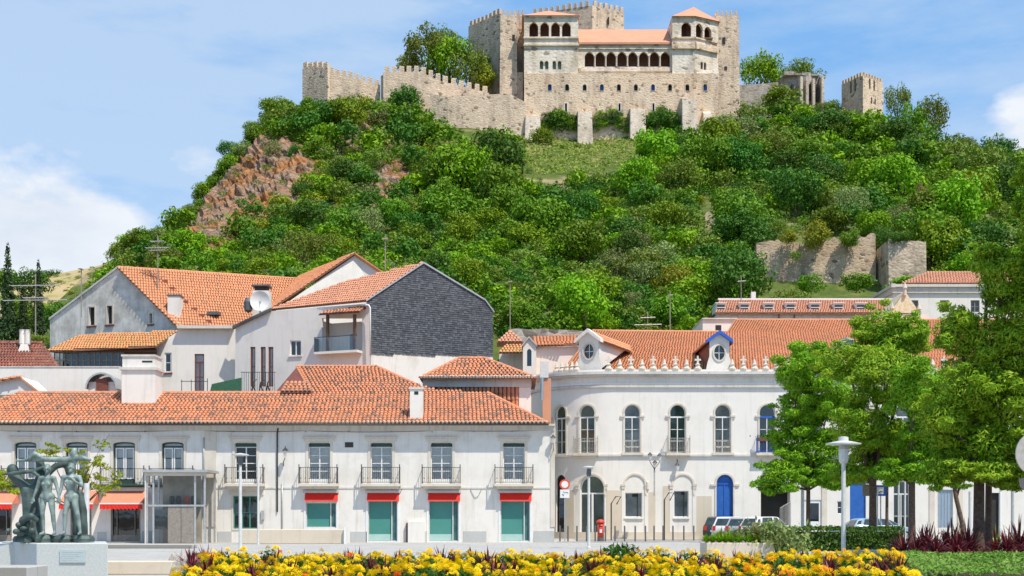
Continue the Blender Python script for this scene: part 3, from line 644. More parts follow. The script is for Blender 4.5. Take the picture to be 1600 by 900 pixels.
m = MB(); m.add([(a.x, a.y, zb), (b.x, b.y, zb), (b.x+6, b.y+9, zb), (a.x+6, a.y+9, zb), (a.x, a.y, zt), (b.x, b.y, zt), (b.x+6, b.y+9, zt), (a.x+6, a.y+9, zt)], [(0, 1, 5, 4), (1, 2, 6, 5), (2, 3, 7, 6), (3, 0, 4, 7), (4, 5, 6, 7)]); m.build('wall', T['castle_grey'], tw)
merlons(tw, [(a.x+.3, a.y+.3, zt), (b.x, b.y+.3, zt)], T['castle_grey'], .75, .55, 1.0)
t2 = tower('castle_tower', 'tall narrow battlemented tower with one dark window beside the four arch loggia', 782, 807, 252, 23.5, cz(215), 9, T['castle'], (.45, .55, 1.0))
MB().box(PX(800.5, 252), PX(804.5, 252), 251.9, 252.05, PZ(64, 252), PZ(54.5, 252)).build('window', T['dark'], t2)
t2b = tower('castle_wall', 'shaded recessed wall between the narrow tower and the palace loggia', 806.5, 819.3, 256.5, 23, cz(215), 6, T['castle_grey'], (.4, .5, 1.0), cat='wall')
MB().box(PX(806.6, 252.5), PX(817, 252.5), 252.4, 256.4, cz(215), PZ(113, 252.5)).build('buttress', T['castle'], t2b)
t3 = tower('castle_tower', 'square battlemented corner tower at the right end of the castle palace', 1118, 1154.5, 252.5, 24.5, cz(225), 12, T['castle'], (.5, .62, 1.0))
for x, y0, y1, w_ in ((1131, 58.5, 68.5, 4.4), (1134, 104, 109, 4)): MB().box(PX(x-w_/2, 252.4), PX(x+w_/2, 252.4), 252.28, 252.6, PZ(y1, 252.4), PZ(y0, 252.4)).build('window', T['dark'], t3)
kp = thing('castle_keep', 'tall square keep with battlements rising behind the castle palace roofs', 'tower', (PX(905, 290), 290, cz(200, 290)))
zt = PZ(8.5, 286); zb = cz(190, 290); a, b, c_ = Vector((PX(832, 291), 291, 0)), Vector((PX(925.5, 286), 286, 0)), Vector((PX(975, 290), 290, 0)); d_ = a+c_-b+Vector((2, 9, 0))
m = MB(); m.add([(*p.xy, z) for z in (zb, zt) for p in (a, b)], [(0, 1, 3, 2)]); m.build('wall', T['castle_grey'], kp)  # darker stone on the left face adds to its shade by colour
m = MB(); m.add([(*p.xy, z) for z in (zb, zt) for p in (b, c_, d_, a)], [(0, 1, 5, 4), (1, 2, 6, 5), (2, 3, 7, 6), (4, 5, 6, 7)]); m.build('wall', T['castle'], kp)
for x, y in ((950.5, 33), (940, 12)): MB().box(PX(x-1, 288), PX(x+1, 288), 287.4, 288.2, PZ(y+5, 288), PZ(y-5, 288)).build('arrow_slit', T['dark'], kp)
merlons(kp, [(a.x, a.y+.3, zt), (b.x-.5, b.y+.3, zt)], T['castle_grey'], .8, .62, 1.2); merlons(kp, [(b.x, b.y+.3, zt), (c_.x, c_.y+.3, zt)], T['castle'], .8, .62, 1.2)
# curtain walls
def curtain(label, pts, bot, m, th=1.4, mm=(.95, .72, 1.15), name='curtain_wall', drop=6):   # pts: (px, py of the wall top, D)
    q = [P(*p) for p in pts]; t = thing(name, label, 'wall', (q[0].x, q[0].y, q[0].z-8)); mb = MB()
    for a, b in zip(q, q[1:]):
        d = Vector((b.x-a.x, b.y-a.y, 0)).normalized(); n = Vector((-d.y, d.x, 0))*th
        lo = [min(p.z-3, hz(p.x, p.y)-drop*.4)-drop*.3 for p in (a, b)]
        mb.hexa([(a.x, a.y, lo[0]), (b.x, b.y, lo[1]), (b.x+n.x, b.y+n.y, lo[1]), (a.x+n.x, a.y+n.y, lo[0]), a, b, b+n, a+n])
    mb.build('wall', m, t)
    if mm:
        for a, b in zip(q, q[1:]):
            d = Vector((b.x-a.x, b.y-a.y, 0)).normalized(); n = Vector((-d.y, d.x, 0))*.3; merlons(t, [a+n, b+n], m, *mm)
    return t
curtain('low end turret of the castle wall at its far left on the skyline', [(472.5, 107, 259), (512, 107, 254.5)], 150, T['castle'], 5.0, (1.15, .6, 1.3), 'wall_turret')
curtain('battlemented castle wall dropping rightwards from the end turret to the bent wall', [(512, 112, 255), (552, 122, 255), (594, 133, 256)], 155, T['castle'], 1.4, (.95, .62, 1.15))
curtain('battlemented castle wall with a dark left end in front of the olive tree', [(595, 119, 255.5), (600, 116, 251)], 160, T['castle_grey'], 1.4, None)
curtain('battlemented castle wall descending rightwards to the broad tower past the olive tree', [(599, 113, 251), (656, 112, 251), (690, 127, 251), (764, 145, 252)], 160, T['castle'], 1.4, (.95, .6, 1.25))
curtain('rough stone retaining wall under the broad castle tower', [(672, 147, 248.5), (700, 151, 247.5), (795, 146, 247.2), (822, 160, 247.3)], 200, T['castle'], 2.0, None, 'retaining_wall')
# chapel ruin and bell tower
D = 262.; ch = thing('ruined_chapel', 'roofless grey stone chapel ruin with tall buttresses left of the bell tower', 'ruin', (PX(1255, D), D, cz(190, D)))
pts = [(PX(1213, D), D+5), (PX(1228, D), D+.5), (PX(1248, D), D), (PX(1262, D), D-1), (PX(1281, D), D+.6), (PX(1292, D), D+4)]; zt = [PZ(118, D), PZ(118, D), PZ(117.5, D), PZ(117, D), PZ(119, D), PZ(124, D)]; zb = cz(200, D); m = MB()
for i in range(5):
    (ax, ay), (bx, by) = pts[i], pts[i+1]
    m.hexa([(ax, ay, zb), (bx, by, zb), (bx, by+1, zb), (ax, ay+1, zb), (ax, ay, zt[i]), (bx, by, zt[i+1]), (bx, by+1, zt[i+1]), (ax, ay+1, zt[i])])
m.build('wall', T['ruin_grey'], ch)
for px in (1249, 1258, 1268, 1282): MB().box(PX(px-2, D), PX(px+2, D), D-2.1, D+.4, zb, PZ(122+(px % 3)*3, D)).build('buttress', T['buttress'], ch)
for px in (1237, 1263.5, 1275): MB().box(PX(px-1.6, D), PX(px+1.6, D), D-1.05, D+.3, PZ(160, D), PZ(134, D)).build('window', T['dark'], ch)
for x0, x1, y0, y1 in ((1224, 1240, 119, 113.5), (1241, 1251, 119, 116), (1252, 1266, 119, 115), (1267, 1279, 120, 117.5), (1280, 1289, 123, 120)):   # broken cornice blocks
    m = MB(); m.box(PX(x0, D), PX(x1, D), D-.75, D+1.2, PZ(y0, D), PZ(y1, D)); m.build('cornice_block', T['ruin_grey'], ch)
curtain('low grey wall between the corner tower and the chapel ruin', [(1155, 133, 262), (1190, 131, 262), (1216, 128, 263)], 160, T['ruin_grey'], 1.0, None, 'stone_wall')
bt = thing('bell_tower', 'square stone bell tower with battlements and paired openings on the right crest', 'tower', (PX(1348, 258), 258, cz(190, 258)))
zt = PZ(118, 258); zb = cz(210, 258); a, b, c_ = Vector((PX(1315, 263.5), 263.5)), Vector((PX(1348.5, 258), 258)), Vector((PX(1380, 262.5), 262.5))
fA = flat(a.x, a.y, b.x-a.x, b.y-a.y); fB = flat(b.x, b.y, c_.x-b.x, c_.y-b.y); LA, LB = (b-a).length, (c_-b).length
def bo(u, w_, y0, y1): return arch(u-w_/2, u+w_/2, PZ(y1, 260), PZ(y0, 260))
hA = [bo(LA*.43, .55, 124, 143), bo(LA*.63, .6, 124, 143)]; hB = [bo(LB*.33, .6, 124, 141), bo(LB*.55, .6, 124, 141), bo(LB*.42, .5, 152, 162), bo(LB*.60, .5, 152, 162)]
m = MB(); wall(m, fA, rect(0, LA, zb, zt), hA, .7); m.build('wall', T['castle_grey'], bt)  # left face and its merlons coloured darker, painting the side turned from the sun
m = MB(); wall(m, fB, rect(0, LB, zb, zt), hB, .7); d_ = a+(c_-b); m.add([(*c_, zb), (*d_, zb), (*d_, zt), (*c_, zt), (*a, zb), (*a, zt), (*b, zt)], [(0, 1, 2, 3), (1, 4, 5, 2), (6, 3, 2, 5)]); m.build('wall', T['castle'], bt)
for f, hs_ in ((fA, hA), (fB, hB)):
    for q in hs_: MB().add([f(*p, .65) for p in shrink(q, -.02)], [tuple(range(len(q)))]).build('bell_opening', T['dark'], bt)
merlons(bt, [(a.x+.25, a.y+.25, zt), (b.x, b.y+.3, zt)], T['castle_grey'], .5, .48, .8); merlons(bt, [(b.x, b.y+.3, zt), (c_.x-.2, c_.y+.2, zt)], T['castle'], .5, .48, .8)
# lower ruined town wall on the slope
D = 160.
def ragged(label, name, pts, th, m, lo, n=40, amp=.7):   # ruined wall with an uneven top
    q = [P(*p) for p in pts]; mb = MB(); rows = []
    for a, b in zip(q, q[1:]):
        k = max(2, int(n*(b-a).length/12))
        for i in range(k+(b is q[-1])):
            p = a.lerp(b, i/k); t = (mnoise.noise(Vector((p.x*.9, p.y, 4)))+.6*mnoise.noise(Vector((p.x*2.3, p.y, 8))))*amp; rows.append((p.x, p.y, p.z+t))
    vs = []
    for x, y, z in rows: vs += [(x, y-.25, lo), (x, y, z), (x, y+th, z-.2), (x, y+th, lo)]
    mb.add(vs, [(i*4+j, i*4+4+j, i*4+5+j, i*4+1+j) for i in range(len(rows)-1) for j in range(3)]+[(0, 1, 2, 3), tuple(len(vs)-1-j for j in range(4))])
    o = mb.build(name, m, None, loc=(q[0].x, q[0].y, lo)); return tag(o, label, 'wall')
ragged('long ruined tan stone wall across the slope above the roof with dormers', 'ruined_wall', [(1182, 380, D), (1215, 374, D), (1262, 382, D), (1300, 372, D), (1368, 366, D)], 2.2, T['ruin'], PZ(470, D))
ragged('shaded stretch of ruined wall beside the square ruined tower', 'ruined_wall', [(1364, 410, 161.5), (1392, 415, 161.5)], 1.5, T['ruin'], PZ(470, D), amp=.3)
ragged('square ruined stone tower overgrown with ivy on the lower slope', 'ruined_tower', [(1388, 376, 156), (1447, 377, 156)], 5., T['castle_grey'], PZ(470, 156), amp=.35)
ragged('thin leaning finger of ruined masonry among trees on the slope', 'ruined_pillar', [(1102, 333, 181), (1108, 330, 181), (1117, 338, 181)], .9, T['ruin'], PZ(402, 181), 60, .35)
ragged('low ruined wall stub left of the white pole on the slope', 'ruined_wall', [(1128, 372, 172), (1150, 366, 172), (1185, 372, 170)], 1.2, T['ruin'], PZ(392, 172), 50, .8)
p = hit(1162, 366); tag(MB().tube([p-Vector((0, 0, .5)), (p.x, p.y, PZ(305, p.y))], [.13, .1], 6).build('pole', T['metalw'], None, loc=p), 'tall pale pole standing alone among the trees right of the masonry finger', 'pole')
# ---------------------------------------------------------------- long low building with shops
D0 = 74.; f = flat(0, D0)
def u(px, D=D0): return PX(px, D)
def v(py, D=D0): return PZ(py, D)
lb = thing('shop_building', 'long two storey white building with weathered orange tiled roof and red awnings', 'building', (u(400), D0, 0))
XL, XR = u(-110), u(866); EV = v(664)
win = [-28, 40, 120, 194, 270, 384, 499, 596, 690, 803]
wins = [arch(u(c-17), u(c+17), v(756.5), v(690.5), rise=.12, n=6) for c in win]
gl_shop = [(478, 525.5, 785, 824.5), (575, 621, 782, 846), (670, 716.5, 782, 846), (782, 828, 782, 846)]
gh = [rect(u(a), u(b), v(d_), v(c)) for a, b, c, d_ in gl_shop]
g384 = rect(u(364.5), u(403.5), v(826), v(775)); g384s = [g384]
dk = [(-60, -32), (-16, 18.5), (110, 143), (173, 219.5)]; gd = [rect(u(a), u(b), v(849)+.03, v(784)) for a, b in dk]
m = MB(); wall(m, f, rect(XL, XR, -.3, EV+.05), wins+gh+g384s+gd, .28)
m.add([f(XR, -.3, 0), f(XR, -.3, 10), f(XR, EV+.05, 10), f(XR, EV+.05, 0)], [(0, 1, 2, 3)])
m.build('wall', T['plaster'], lb)
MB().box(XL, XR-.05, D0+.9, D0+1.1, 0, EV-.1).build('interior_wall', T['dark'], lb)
for i, (c, q) in enumerate(zip(win, wins)):
    fm = T['greenp'] if i < 5 else T['white']
    o = window(lb, f, q, .2, fm if i < 5 else T['white'], T['glass'], 2, 4 if i > 4 else 3, transom=v(698), curtain=T['curtain'] if i != 5 else T['dark'], fw=.055 if i > 4 else .075, kick=.25, name='balcony_door')
    if i < 5:
        b = MB(); cxm = (q[0][0]+q[1][0])/2
        for s in (-1, 1): ring(b, f, rect(cxm+(.02 if s > 0 else -.54), cxm+(.54 if s > 0 else -.02), q[0][1]+.3, v(699.5)), .075, .14, .19)
        b.build('door_leaf', T['white'], o, kind='stuff')
    else:
        b = MB(); b.fbox(f, q[0][0]+.02, q[1][0]-.02, v(698), v(691)-.05, .13, .17); b.build('transom_panel', T['greenp'], o)
    s = MB(); ring(s, f, [(p[0], p[1]) for p in q], -.15, -.035, .05); s.build('surround', T['trim'], lb)
    s = MB(); s.hexa([f(u(c-24), v(690)+.02, -.05), f(u(c+24), v(690)+.02, -.05), f(u(c+24), v(690)+.02, .05), f(u(c-24), v(690)+.02, .05), f(u(c-24), v(684.5), -.05), f(u(c+24), v(684.5), -.05), f(u(c+24), v(684.5), .05), f(u(c-24), v(684.5), .05)])
    s.fbox(f, u(c-26), u(c+26), v(684.4), v(682.6), -.14, .05); s.build('lintel', T['trim'], lb)
    if i > 4: balcony(lb, f, u(c), 1.09, v(756), .95, .55, T['trim'], T['iron'], .3)
    elif i in (1, 3, 4): balcony(lb, f, u(c), 1.25, v(757), .92, .42, T['greenp'], T['iron'], .16, .16)
m = MB(); m.fbox(f, u(-75), XR, v(763.5), v(761.5), -.035, .01); m.build('string_course', T['cornice'], lb)
for a, b in ((XL, u(862)),):
    m = MB(); m.fbox(f, a, XR+.02, EV-.34, EV-.06, -.10, .02); m.fbox(f, a, XR+.04, EV-.06, EV+.05, -.26, .02); m.build('cornice', T['cornice'], lb)
m = MB(); m.fbox(f, u(319), u(338), .9, EV-.35, -.05, .01); m.build('pilaster', T['trim'], lb)
m = MB(); m.fbox(f, u(860), u(867), .9, EV-.35, -.04, .01); m.build('pilaster', T['trim'], lb)
for a, b in ((222, 238), (340, 362), (548, 573), (724, 760), (834, 866), (645, 667), (152, 166)):
    m = MB(); m.fbox(f, u(a), u(b), 0, v(829)-random.uniform(0, .12), -.03, .01); m.build('plinth', T['plinth'], lb)
for (a, b, c, d_), q in zip(gl_shop, gh):
    full = d_ > 830
    o = MB(); ring(o, f, q, .05, .06, .2); o.fbox(f, q[1][0]-.36, q[1][0]-.3, q[0][1]+.05, q[2][1]-.05, .08, .16); o = o.build('shop_window', T['metalw'], lb)
    z0 = q[0][1]+(.42 if full else .03)
    m = MB(); m.add([f(q[0][0]+.02, z0, .17), f(q[1][0]-.3, z0, .17), f(q[1][0]-.3, q[2][1], .17), f(q[0][0]+.02, q[2][1], .17)], [(0, 1, 2, 3)]); m.build('blind', T['teal'], o)
    m = MB(); m.add([f(q[1][0]-.3, q[0][1], .18), f(q[1][0], q[0][1], .18), f(q[1][0], q[2][1], .18), f(q[1][0]-.3, q[2][1], .18)], [(0, 1, 2, 3)]); m.build('pane', T['tealdark'], o)
    if full: m = MB(); m.add([f(q[0][0]+.02, q[0][1]+.06, .165), f(q[1][0]-.3, q[0][1]+.06, .165), f(q[1][0]-.3, z0, .165), f(q[0][0]+.02, z0, .165)], [(0, 1, 2, 3)]); m.build('frosted_band', T['teal2'], o)
    m = MB(); ring(m, f, rect(q[0][0], q[1][0], q[0][1], q[2][1]+.25), -.12, -.03, .03); m.build('surround', T['white'], lb)
    aw = MB(); x0, x1 = u(a-1), u(b+2.5); t, bt_ = v(770.5), v(782.8)
    aw.add([f(x0, t, -.02), f(x1, t, -.02), f(x1, bt_, -.28), f(x0, bt_, -.28), f(x0, bt_, -.03), f(x1, bt_, -.03)], [(0, 1, 2, 3), (0, 3, 4), (1, 5, 2), (3, 2, 5, 4)]); aw.build('awning', T['red'], lb)
    m = MB(); m.fbox(f, u(a-4), u(b+4), v(770), v(766.5), -.16, .01); m.build('canopy_box', T['plinth'], lb)
o = window(lb, f, g384, .15, T['teal'], T['glassdark'], 3, 2, curtain=T['greenin'], fw=.06, name='shop_window')
m = MB(); ring(m, f, g384, -.1, -.03, .03); m.fbox(f, u(358), u(412), v(773.5), v(768), -.05, .01); m.build('surround', T['trim'], lb)
for (a, b), q in zip(dk, gd):
    o = MB(); ring(o, f, q, .09, .05, .2); ring(o, f, shrink(q, .32), .04, .08, .16); o.fbox(f, q[0][0]+.1, q[1][0]-.1, q[0][1]+.02, q[0][1]+.45, .1, .15); o = o.build('shop_door', T['greywood'], lb)
    m = MB(); m.add([f(p[0], p[1], .19) for p in q], [(0, 1, 2, 3)]); m.build('pane', T['glassdark'], o)
    m = MB(); m.fbox(f, q[0][0]-.02, q[1][0]+.02, -.05, .06, -.08, .28); m.build('step', T['trim'], lb)
    aw = MB(); x0, x1 = u(a-7), u(b+12); t, y1, y2 = v(767), v(787), v(796); dep = -1.15
    aw.add([f(x0, t, -.02), f(x1, t, -.02), f(x1, y1, dep), f(x0, y1, dep), f(x1, y2, dep), f(x0, y2, dep), f(x0, y1, -.02), f(x1, y1, -.02)], [(0, 1, 2, 3), (0, 3, 6), (1, 7, 2)])
    o = aw.build('awning', T['orange'], lb)
    n = 22; vs = []; fs = []
    for i in range(n+1): x = x0+(x1-x0)*i/n; vs += [f(x, y1-.02, dep-.01), f(x, y2+(.05 if i % 2 else -.03), dep-.01-.02*(i % 2))]
    fs = [(2*i, 2*i+1, 2*i+3, 2*i+2) for i in range(n)]
    MB().add(vs, fs).build('valance', T['red'], o); m = MB(); m.fbox(f, x0-.02, x1+.02, y1-.045, y1+.03, dep-.03, dep+.02); m.build('awning_bar', T['white'], o)
# pipes, wires, vents
def pipe(par, pts, r, m, name='drainpipe', n=6): return MB().tube(pts, r, n).build(name, m, par, smooth=True)
pipe(lb, [f(u(435), EV-.2, -.12), f(u(433.5), v(678), -.07), f(u(433.5), v(800), -.06)], .045, T['iron'])
pipe(lb, [f(u(319), v(684), -.07), f(u(319), v(760), -.07)], .04, T['metal'])
pipe(lb, [f(u(441), v(755), -.05), f(u(441), v(826), -.05)], .035, T['metal'])
for a, b, y0, sag in ((-40, 319, 672, .10), (319, 480, 673, .06), (480, 675, 673, .08), (675, 866, 672, .07)):   # slack cable along the facade
    pipe(lb, [f(u(a+(b-a)*t), v(y0)-sag*4*t*(1-t), -.06) for t in np.linspace(0, 1, 9)], .014, T['iron'], 'cable', 4)
for a, b, y0, y1 in ((612, 628, 764, 776), (735, 752, 765, 778)): pipe(lb, [f(u(a+(b-a)*t), v(y0+(y1-y0)*math.sin(math.pi*t)), -.03) for t in np.linspace(0, 1, 8)], .012, T['iron'], 'cable', 4)
m = MB(); m.fbox(f, u(539), u(552), v(699), v(691), -.02, .02); m.build('vent', T['iron'], lb)
for x in (30, 120, 227, 365, 478, 545, 612, 675, 740, 800): MB().fbox(f, u(x), u(x)+.018, EV-.42, EV-.36, -.16, -.02).build('gutter_bracket', T['iron'], lb)
m = MB(); m.fbox(f, u(638), u(664), 0, v(815), -.32, .01); m.build('meter_cabinet', T['plaster2'], lb)
m = MB(); m.fbox(f, u(635), u(638), 0, v(817), -.2, .01); m.build('post', T['wood'], lb)
m = MB(); m.fbox(f, u(408), u(413), v(812), v(798), -.12, .01); m.build('meter_box', T['metal'], lb)
# roof: one plane, its upper part only over the right half
oh = D0-.58; m_ = .468; rn = Vector((0, -m_, 1)).normalized(); p0 = (0, oh, EV+.06)
def rp(px, py): return on_plane(px, py, p0, rn)
def rpx(px, D, x=None): X_ = PX(px, D) if x is None else x; return Vector((X_, D, p0[2]+m_*(D-oh)))
poly = [rpx(0, oh, XL), rpx(857, oh), rp(762, 613.5), rp(716, 612), rp(690, 612), rp(651, 601), rp(590, 573), rp(464, 573), rp(487, 613.5), rp(30, 613.5)]
l_ = rp(30, 613.5); poly += [Vector((XL, l_.y-4.5, p0[2]+m_*(l_.y-4.5-oh)))]
roof(lb, poly, T['under'], T['tile_old'], .235, .37, .1, h=.075)
tri = [rpx(857, oh), Vector((u(857), D0+8, p0[2])), rp(762, 613.5)]
m = MB(); m.add([rpx(857, oh), Vector((XR+.3, D0+10, p0[2])), rp(762, 613.5), rp(690, 612), rp(590, 573), rp(464, 573)], [(0, 1, 2)]); m.build('roof_hip', T['tile_old'], lb)
ga, gb, gt = rp(487, 613.5), rp(432, 613.5), rp(464, 573); back = Vector((0, 6, -2.6))
m = MB(); m.add([rp(464, 573), rp(590, 573), rp(590, 573)+back, rp(464, 573)+back, rp(487, 613.5), ga+Vector((-2.2, 8, -.3))], [(0, 3, 2, 1)]); m.slab([rp(30, 613.5), rp(487, 613.5), rp(487, 613.5)+back, rp(30, 613.5)+back], .1)
m.build('roof_rear', T['tile_old'], lb)
D_ = ga.y; gl = P(430, 613, D_+1.5); m = MB(); m.add([ga, gt, gl, Vector((ga.x, ga.y, ga.z-.4)), Vector((gl.x, gl.y, gl.z-.4))], [(0, 1, 2), (0, 2, 4, 3)]); m.build('gable', T['redwood'], lb)
q = [P(438, 612, D_-.5), P(488, 612, D_-.5), P(484, 598, D_+.4), P(446, 598, D_+.4)]; roof(lb, q, T['under'], T['tile_old'], .25, .3, .08, name='pent_roof', h=.07)
ridge(lb, rp(30, 613.5), rp(486, 613.5), T['tile_old']); ridge(lb, rp(464, 573), rp(590, 573), T['tile_old']); ridge(lb, rpx(857, oh), rp(762, 613.5), T['tile_old']); ridge(lb, rp(651, 601), rp(590, 573), T['tile_old']); ridge(lb, rp(487, 613.5), rp(464, 573), T['tile_old'], .11)
n = 150; src = None
for i in range(n):                                 # mortared tile ends along the eave
    x = XL+(u(857)-XL)*(i+.5)/n
    if src is None: src = MB().tube([(x, oh-.06, EV+.1), (x, oh+.1, EV+.16)], [.066, .06], 8).build('eave_tile', T['cream'], lb, loc=(x, oh, EV+.1))
    else: inst(src, lb, Vector((x, oh, EV+.1))-WL[lb.name])
pipe(lb, [(XL, oh-.05, EV-.02), (u(857), oh-.05, EV-.02)], .05, T['iron'], 'gutter')
# chimneys on it
cp_ = rp(650.5, 655); cc = thing('chimney', 'slim white chimney low on the weathered orange roof', 'chimney', (cp_.x, cp_.y, cp_.z-.3), None)
zt = PZ(603, cp_.y); h_ = .37; MB().box(cp_.x-h_, cp_.x+h_, cp_.y, cp_.y+.62, cp_.z-.3, zt-.18).build('shaft', T['plaster'], cc)
MB().box(cp_.x-h_-.06, cp_.x+h_+.06, cp_.y-.06, cp_.y+.68, zt-.18, zt-.08).build('cap', T['cornice'], cc); MB().box(cp_.x-.12, cp_.x+.12, cp_.y-.012, cp_.y+.1, zt-.5, zt-.32).build('flue_hole', T['dark'], cc)
cp_ = rp(232, 632); yy = cp_.y+.05; bc = thing('chimney', 'massive white flat topped chimney rising behind the low roof ridge', 'chimney', (PX(215, yy), yy, cp_.z-.4))
a, b = PX(190, yy), PX(242.5, yy); m = MB(); m.box(a, b, yy, yy+1.6, cp_.z-1.0, PZ(578, yy)); m.build('shaft', T['plaster2'], bc)
m = MB(); m.box(a-.12, b+.12, yy-.12, yy+1.7, PZ(578, yy), PZ(574, yy)); m.build('moulding', T['cornice'], bc); m = MB(); m.box(a+.04, b-.04, yy+.02, yy+1.55, PZ(574, yy), PZ(557, yy)); m.build('upper_shaft', T['plaster'], bc); m = MB(); m.box(a-.02, b+.02, yy-.05, yy+1.62, PZ(557, yy), PZ(554, yy)); m.build('cap', T['cornice'], bc)
m = MB(); m.box(PX(222, yy), PX(238, yy), yy+.0, yy+.1, PZ(566, yy), PZ(563.5, yy)); m.build('flue_hole', T['dark'], bc)
# wall lantern, glazed lift, pavement wall
t = thing('wall_lantern', 'black bracket lantern on the white facade between first two awnings side', 'lantern', f(u(447), v(722), 0)); t['label'] = 'black bracket lantern beside the dark drainpipe on the white facade'
MB().tube([f(u(443), v(728), 0), f(u(444), v(722), -.25), f(u(447.5), v(716), -.45)], .025, 6).build('bracket', T['iron'], t)
c = Vector(f(u(448), v(714), -.45)); MB().lathe([(.06, 0), (.15, .32), (.15, .33)], c, 6).build('lamp_glass', T['lampglass'], t); MB().lathe([(.19, .33), (.1, .45), (.03, .5), (.02, .6)], c, 6).build('lamp_cap', T['iron'], t)
DG = 71.2; g = flat(0, DG); k = thing('glass_lift', 'glazed metal framed lift entrance box standing against the white shop building', 'kiosk', (PX(275, DG), DG, 0))
a, b, c, d_ = (PX(x, DG) for x in (230, 240, 305, 320)); zt = PZ(738, DG); zm = PZ(790, DG); m = MB()
for x in (a, b, c, d_): m.box(x-.05, x+.05, DG-.05, DG+.05, 0, zt); m.box(x-.05, x+.05, DG+2.3, DG+2.4, 0, zt)
m.box(a-.05, d_+.05, DG-.06, DG+.06, zm-.05, zm+.05); m.build('frame', T['metal'], k, kind='stuff')
m = MB(); m.box(a-.2, d_+.2, DG-.3, DG+2.6, zt, zt+.14); m.build('canopy', T['metal'], k)
m = MB(); m.box(PX(227, DG), a-.06, DG-.1, DG+.15, 0, zt-.02); m.build('side_post', T['plaster'], k); m = MB(); m.box(a-.12, d_+.12, DG-.12, DG-.02, zt-.2, zt-.002); m.build('fascia', T['trim'], k)
m = MB(); m.add([(b, DG, zm+.05), (c, DG, zm+.05), (c, DG, zt), (b, DG, zt)], [(0, 1, 2, 3)]); m.build('pane', T['glass'], k)
m = MB(); m.add([(c, DG, .02), (d_, DG, .02), (d_, DG, zt), (c, DG, zt)], [(0, 1, 2, 3)]); m.build('pane', T['glass'], k)
m = MB(); m.add([(b, DG, .02), (PX(262, DG), DG, .02), (PX(262, DG), DG, zm-.05), (b, DG, zm-.05)], [(0, 1, 2, 3)]); m.build('pane', T['glassdark'], k)
m = MB(); m.box(b+.1, c-.05, DG+1.5, DG+1.6, 0, zt-.1); m.build('rear_panel', T['shopin'], k)
m = MB(); m.box(PX(241, DG), PX(259, DG), DG+.1, DG+.16, PZ(827, DG), PZ(796, DG)); m.build('notice_board', T['metalw'], k)
for x0, x1 in ((262, 283), (283, 304)): m = MB(); m.box(PX(x0, DG)+.015, PX(x1, DG)-.015, DG-.02, DG+.05, .02, zm-.06); m.build('door', T['greywood'], k)
for i, px in enumerate((262, 272, 286, 296)): m = MB(); m.lathe([(.1, 0), (.16, .25), (.14, .45), (.05, .5)], (PX(px, DG), DG+.9, zm+.06), 8); m.build('planter' if i else 'lamp', T['iron'] if i != 2 else T['redpaint'], k)
m = MB(); m.box(b, c, DG+.5, DG+1.45, zm-.04, zm+.06); m.build('shelf', T['metald'], k)
DW = 70.4; m = MB(); m.box(PX(375, DW), PX(540, DW), DW, DW+.35, 0, PZ(827, DW)); w_ = tag(m.build('terrace_wall', T['cream'], None, loc=(PX(457, DW), DW, 0), bevel=.03), 'low beige stone wall on the pavement before the first red awning', 'wall')
m = MB(); m.box(PX(538, DW), PX(541.5, DW), DW-.2, DW+.4, 0, PZ(824, DW)); tag(m.build('marker_post', T['white'], None, loc=(PX(540, DW), DW, 0)), 'short white post at the right end of the low beige wall', 'post')

# ---------------------------------------------------------------- small hipped pavilion behind the roof
D = 80.5; pv = thing('hipped_pavilion', 'small pavilion with hipped orange roof and red tile hung wall behind the low roof', 'building', (PX(745, D), D, 4))
ze = PZ(590, D-.6); X0, X1 = PX(656, D-.6), PX(838, D-.6); zr = PZ(559, D+2.2); r0, r1 = Vector((PX(718, D+2.2), D+2.2, zr)), Vector((PX(756, D+2.2), D+2.2, zr)); YB = D+6
roof(pv, [(X0, D-.6, ze), (X1, D-.6, ze), r1, r0], T['under'], T['tile_old'], .25, .36, .1, h=.08)
roof(pv, [(X0, YB, ze), (X0, D-.6, ze), r0], T['under'], T['tile_old'], .25, .36, .1, h=.08); roof(pv, [(X1, D-.6, ze), (X1, YB, ze), r1], T['under'], T['tile_old'], .25, .36, .1, h=.08)
MB().slab([(X1, YB, ze), (X0, YB, ze), r0, r1], .1).build('roof', T['tile_old'], pv)
for a, b in ((r0, r1), ((X0, D-.6, ze), r0), ((X1, D-.6, ze), r1)): ridge(pv, a, b, T['tile_old'], .12)
a, b = PX(683, D), PX(811, D); b2 = PX(829, D); m = MB(); m.box(a-.8, b2, D, YB-.4, 3.5, ze-.02); m.build('wall', T['plaster'], pv)
tiles(MB(), [(a, D-.06, PZ(645, D)), (b, D-.06, PZ(645, D)), (b, D-.06, PZ(606, D)), (a, D-.06, PZ(606, D))], .26, .42, h=.07).build('wall_tile', T['tile_old'], pv, kind='stuff')
MB().box(a-.3, b, D-.04, D+.01, 3.6, PZ(605, D)).build('tile_backing', T['redwood'], pv); m = MB(); m.box(a-.9, b2+.05, D-.22, D+.02, PZ(605, D), ze-.05); m.build('frieze', T['cornice'], pv)
MB().box(b+.0, b2+.02, D-.12, D+.02, 3.6, PZ(605, D)-.01).build('pilaster', T['plaster2'], pv)
n = 40
for i in range(n): x = X0+(X1-X0)*(i+.5)/n; MB().tube([(x, D-.66, ze+.03), (x, D-.5, ze+.09)], .08, 6).build('eave_tile', T['trim'], pv) if i == 0 else inst(bpy.data.objects[[o.name for o in pv.children if o.name.startswith('eave_tile')][0]], pv, (((X1-X0)*i/n), 0, 0))
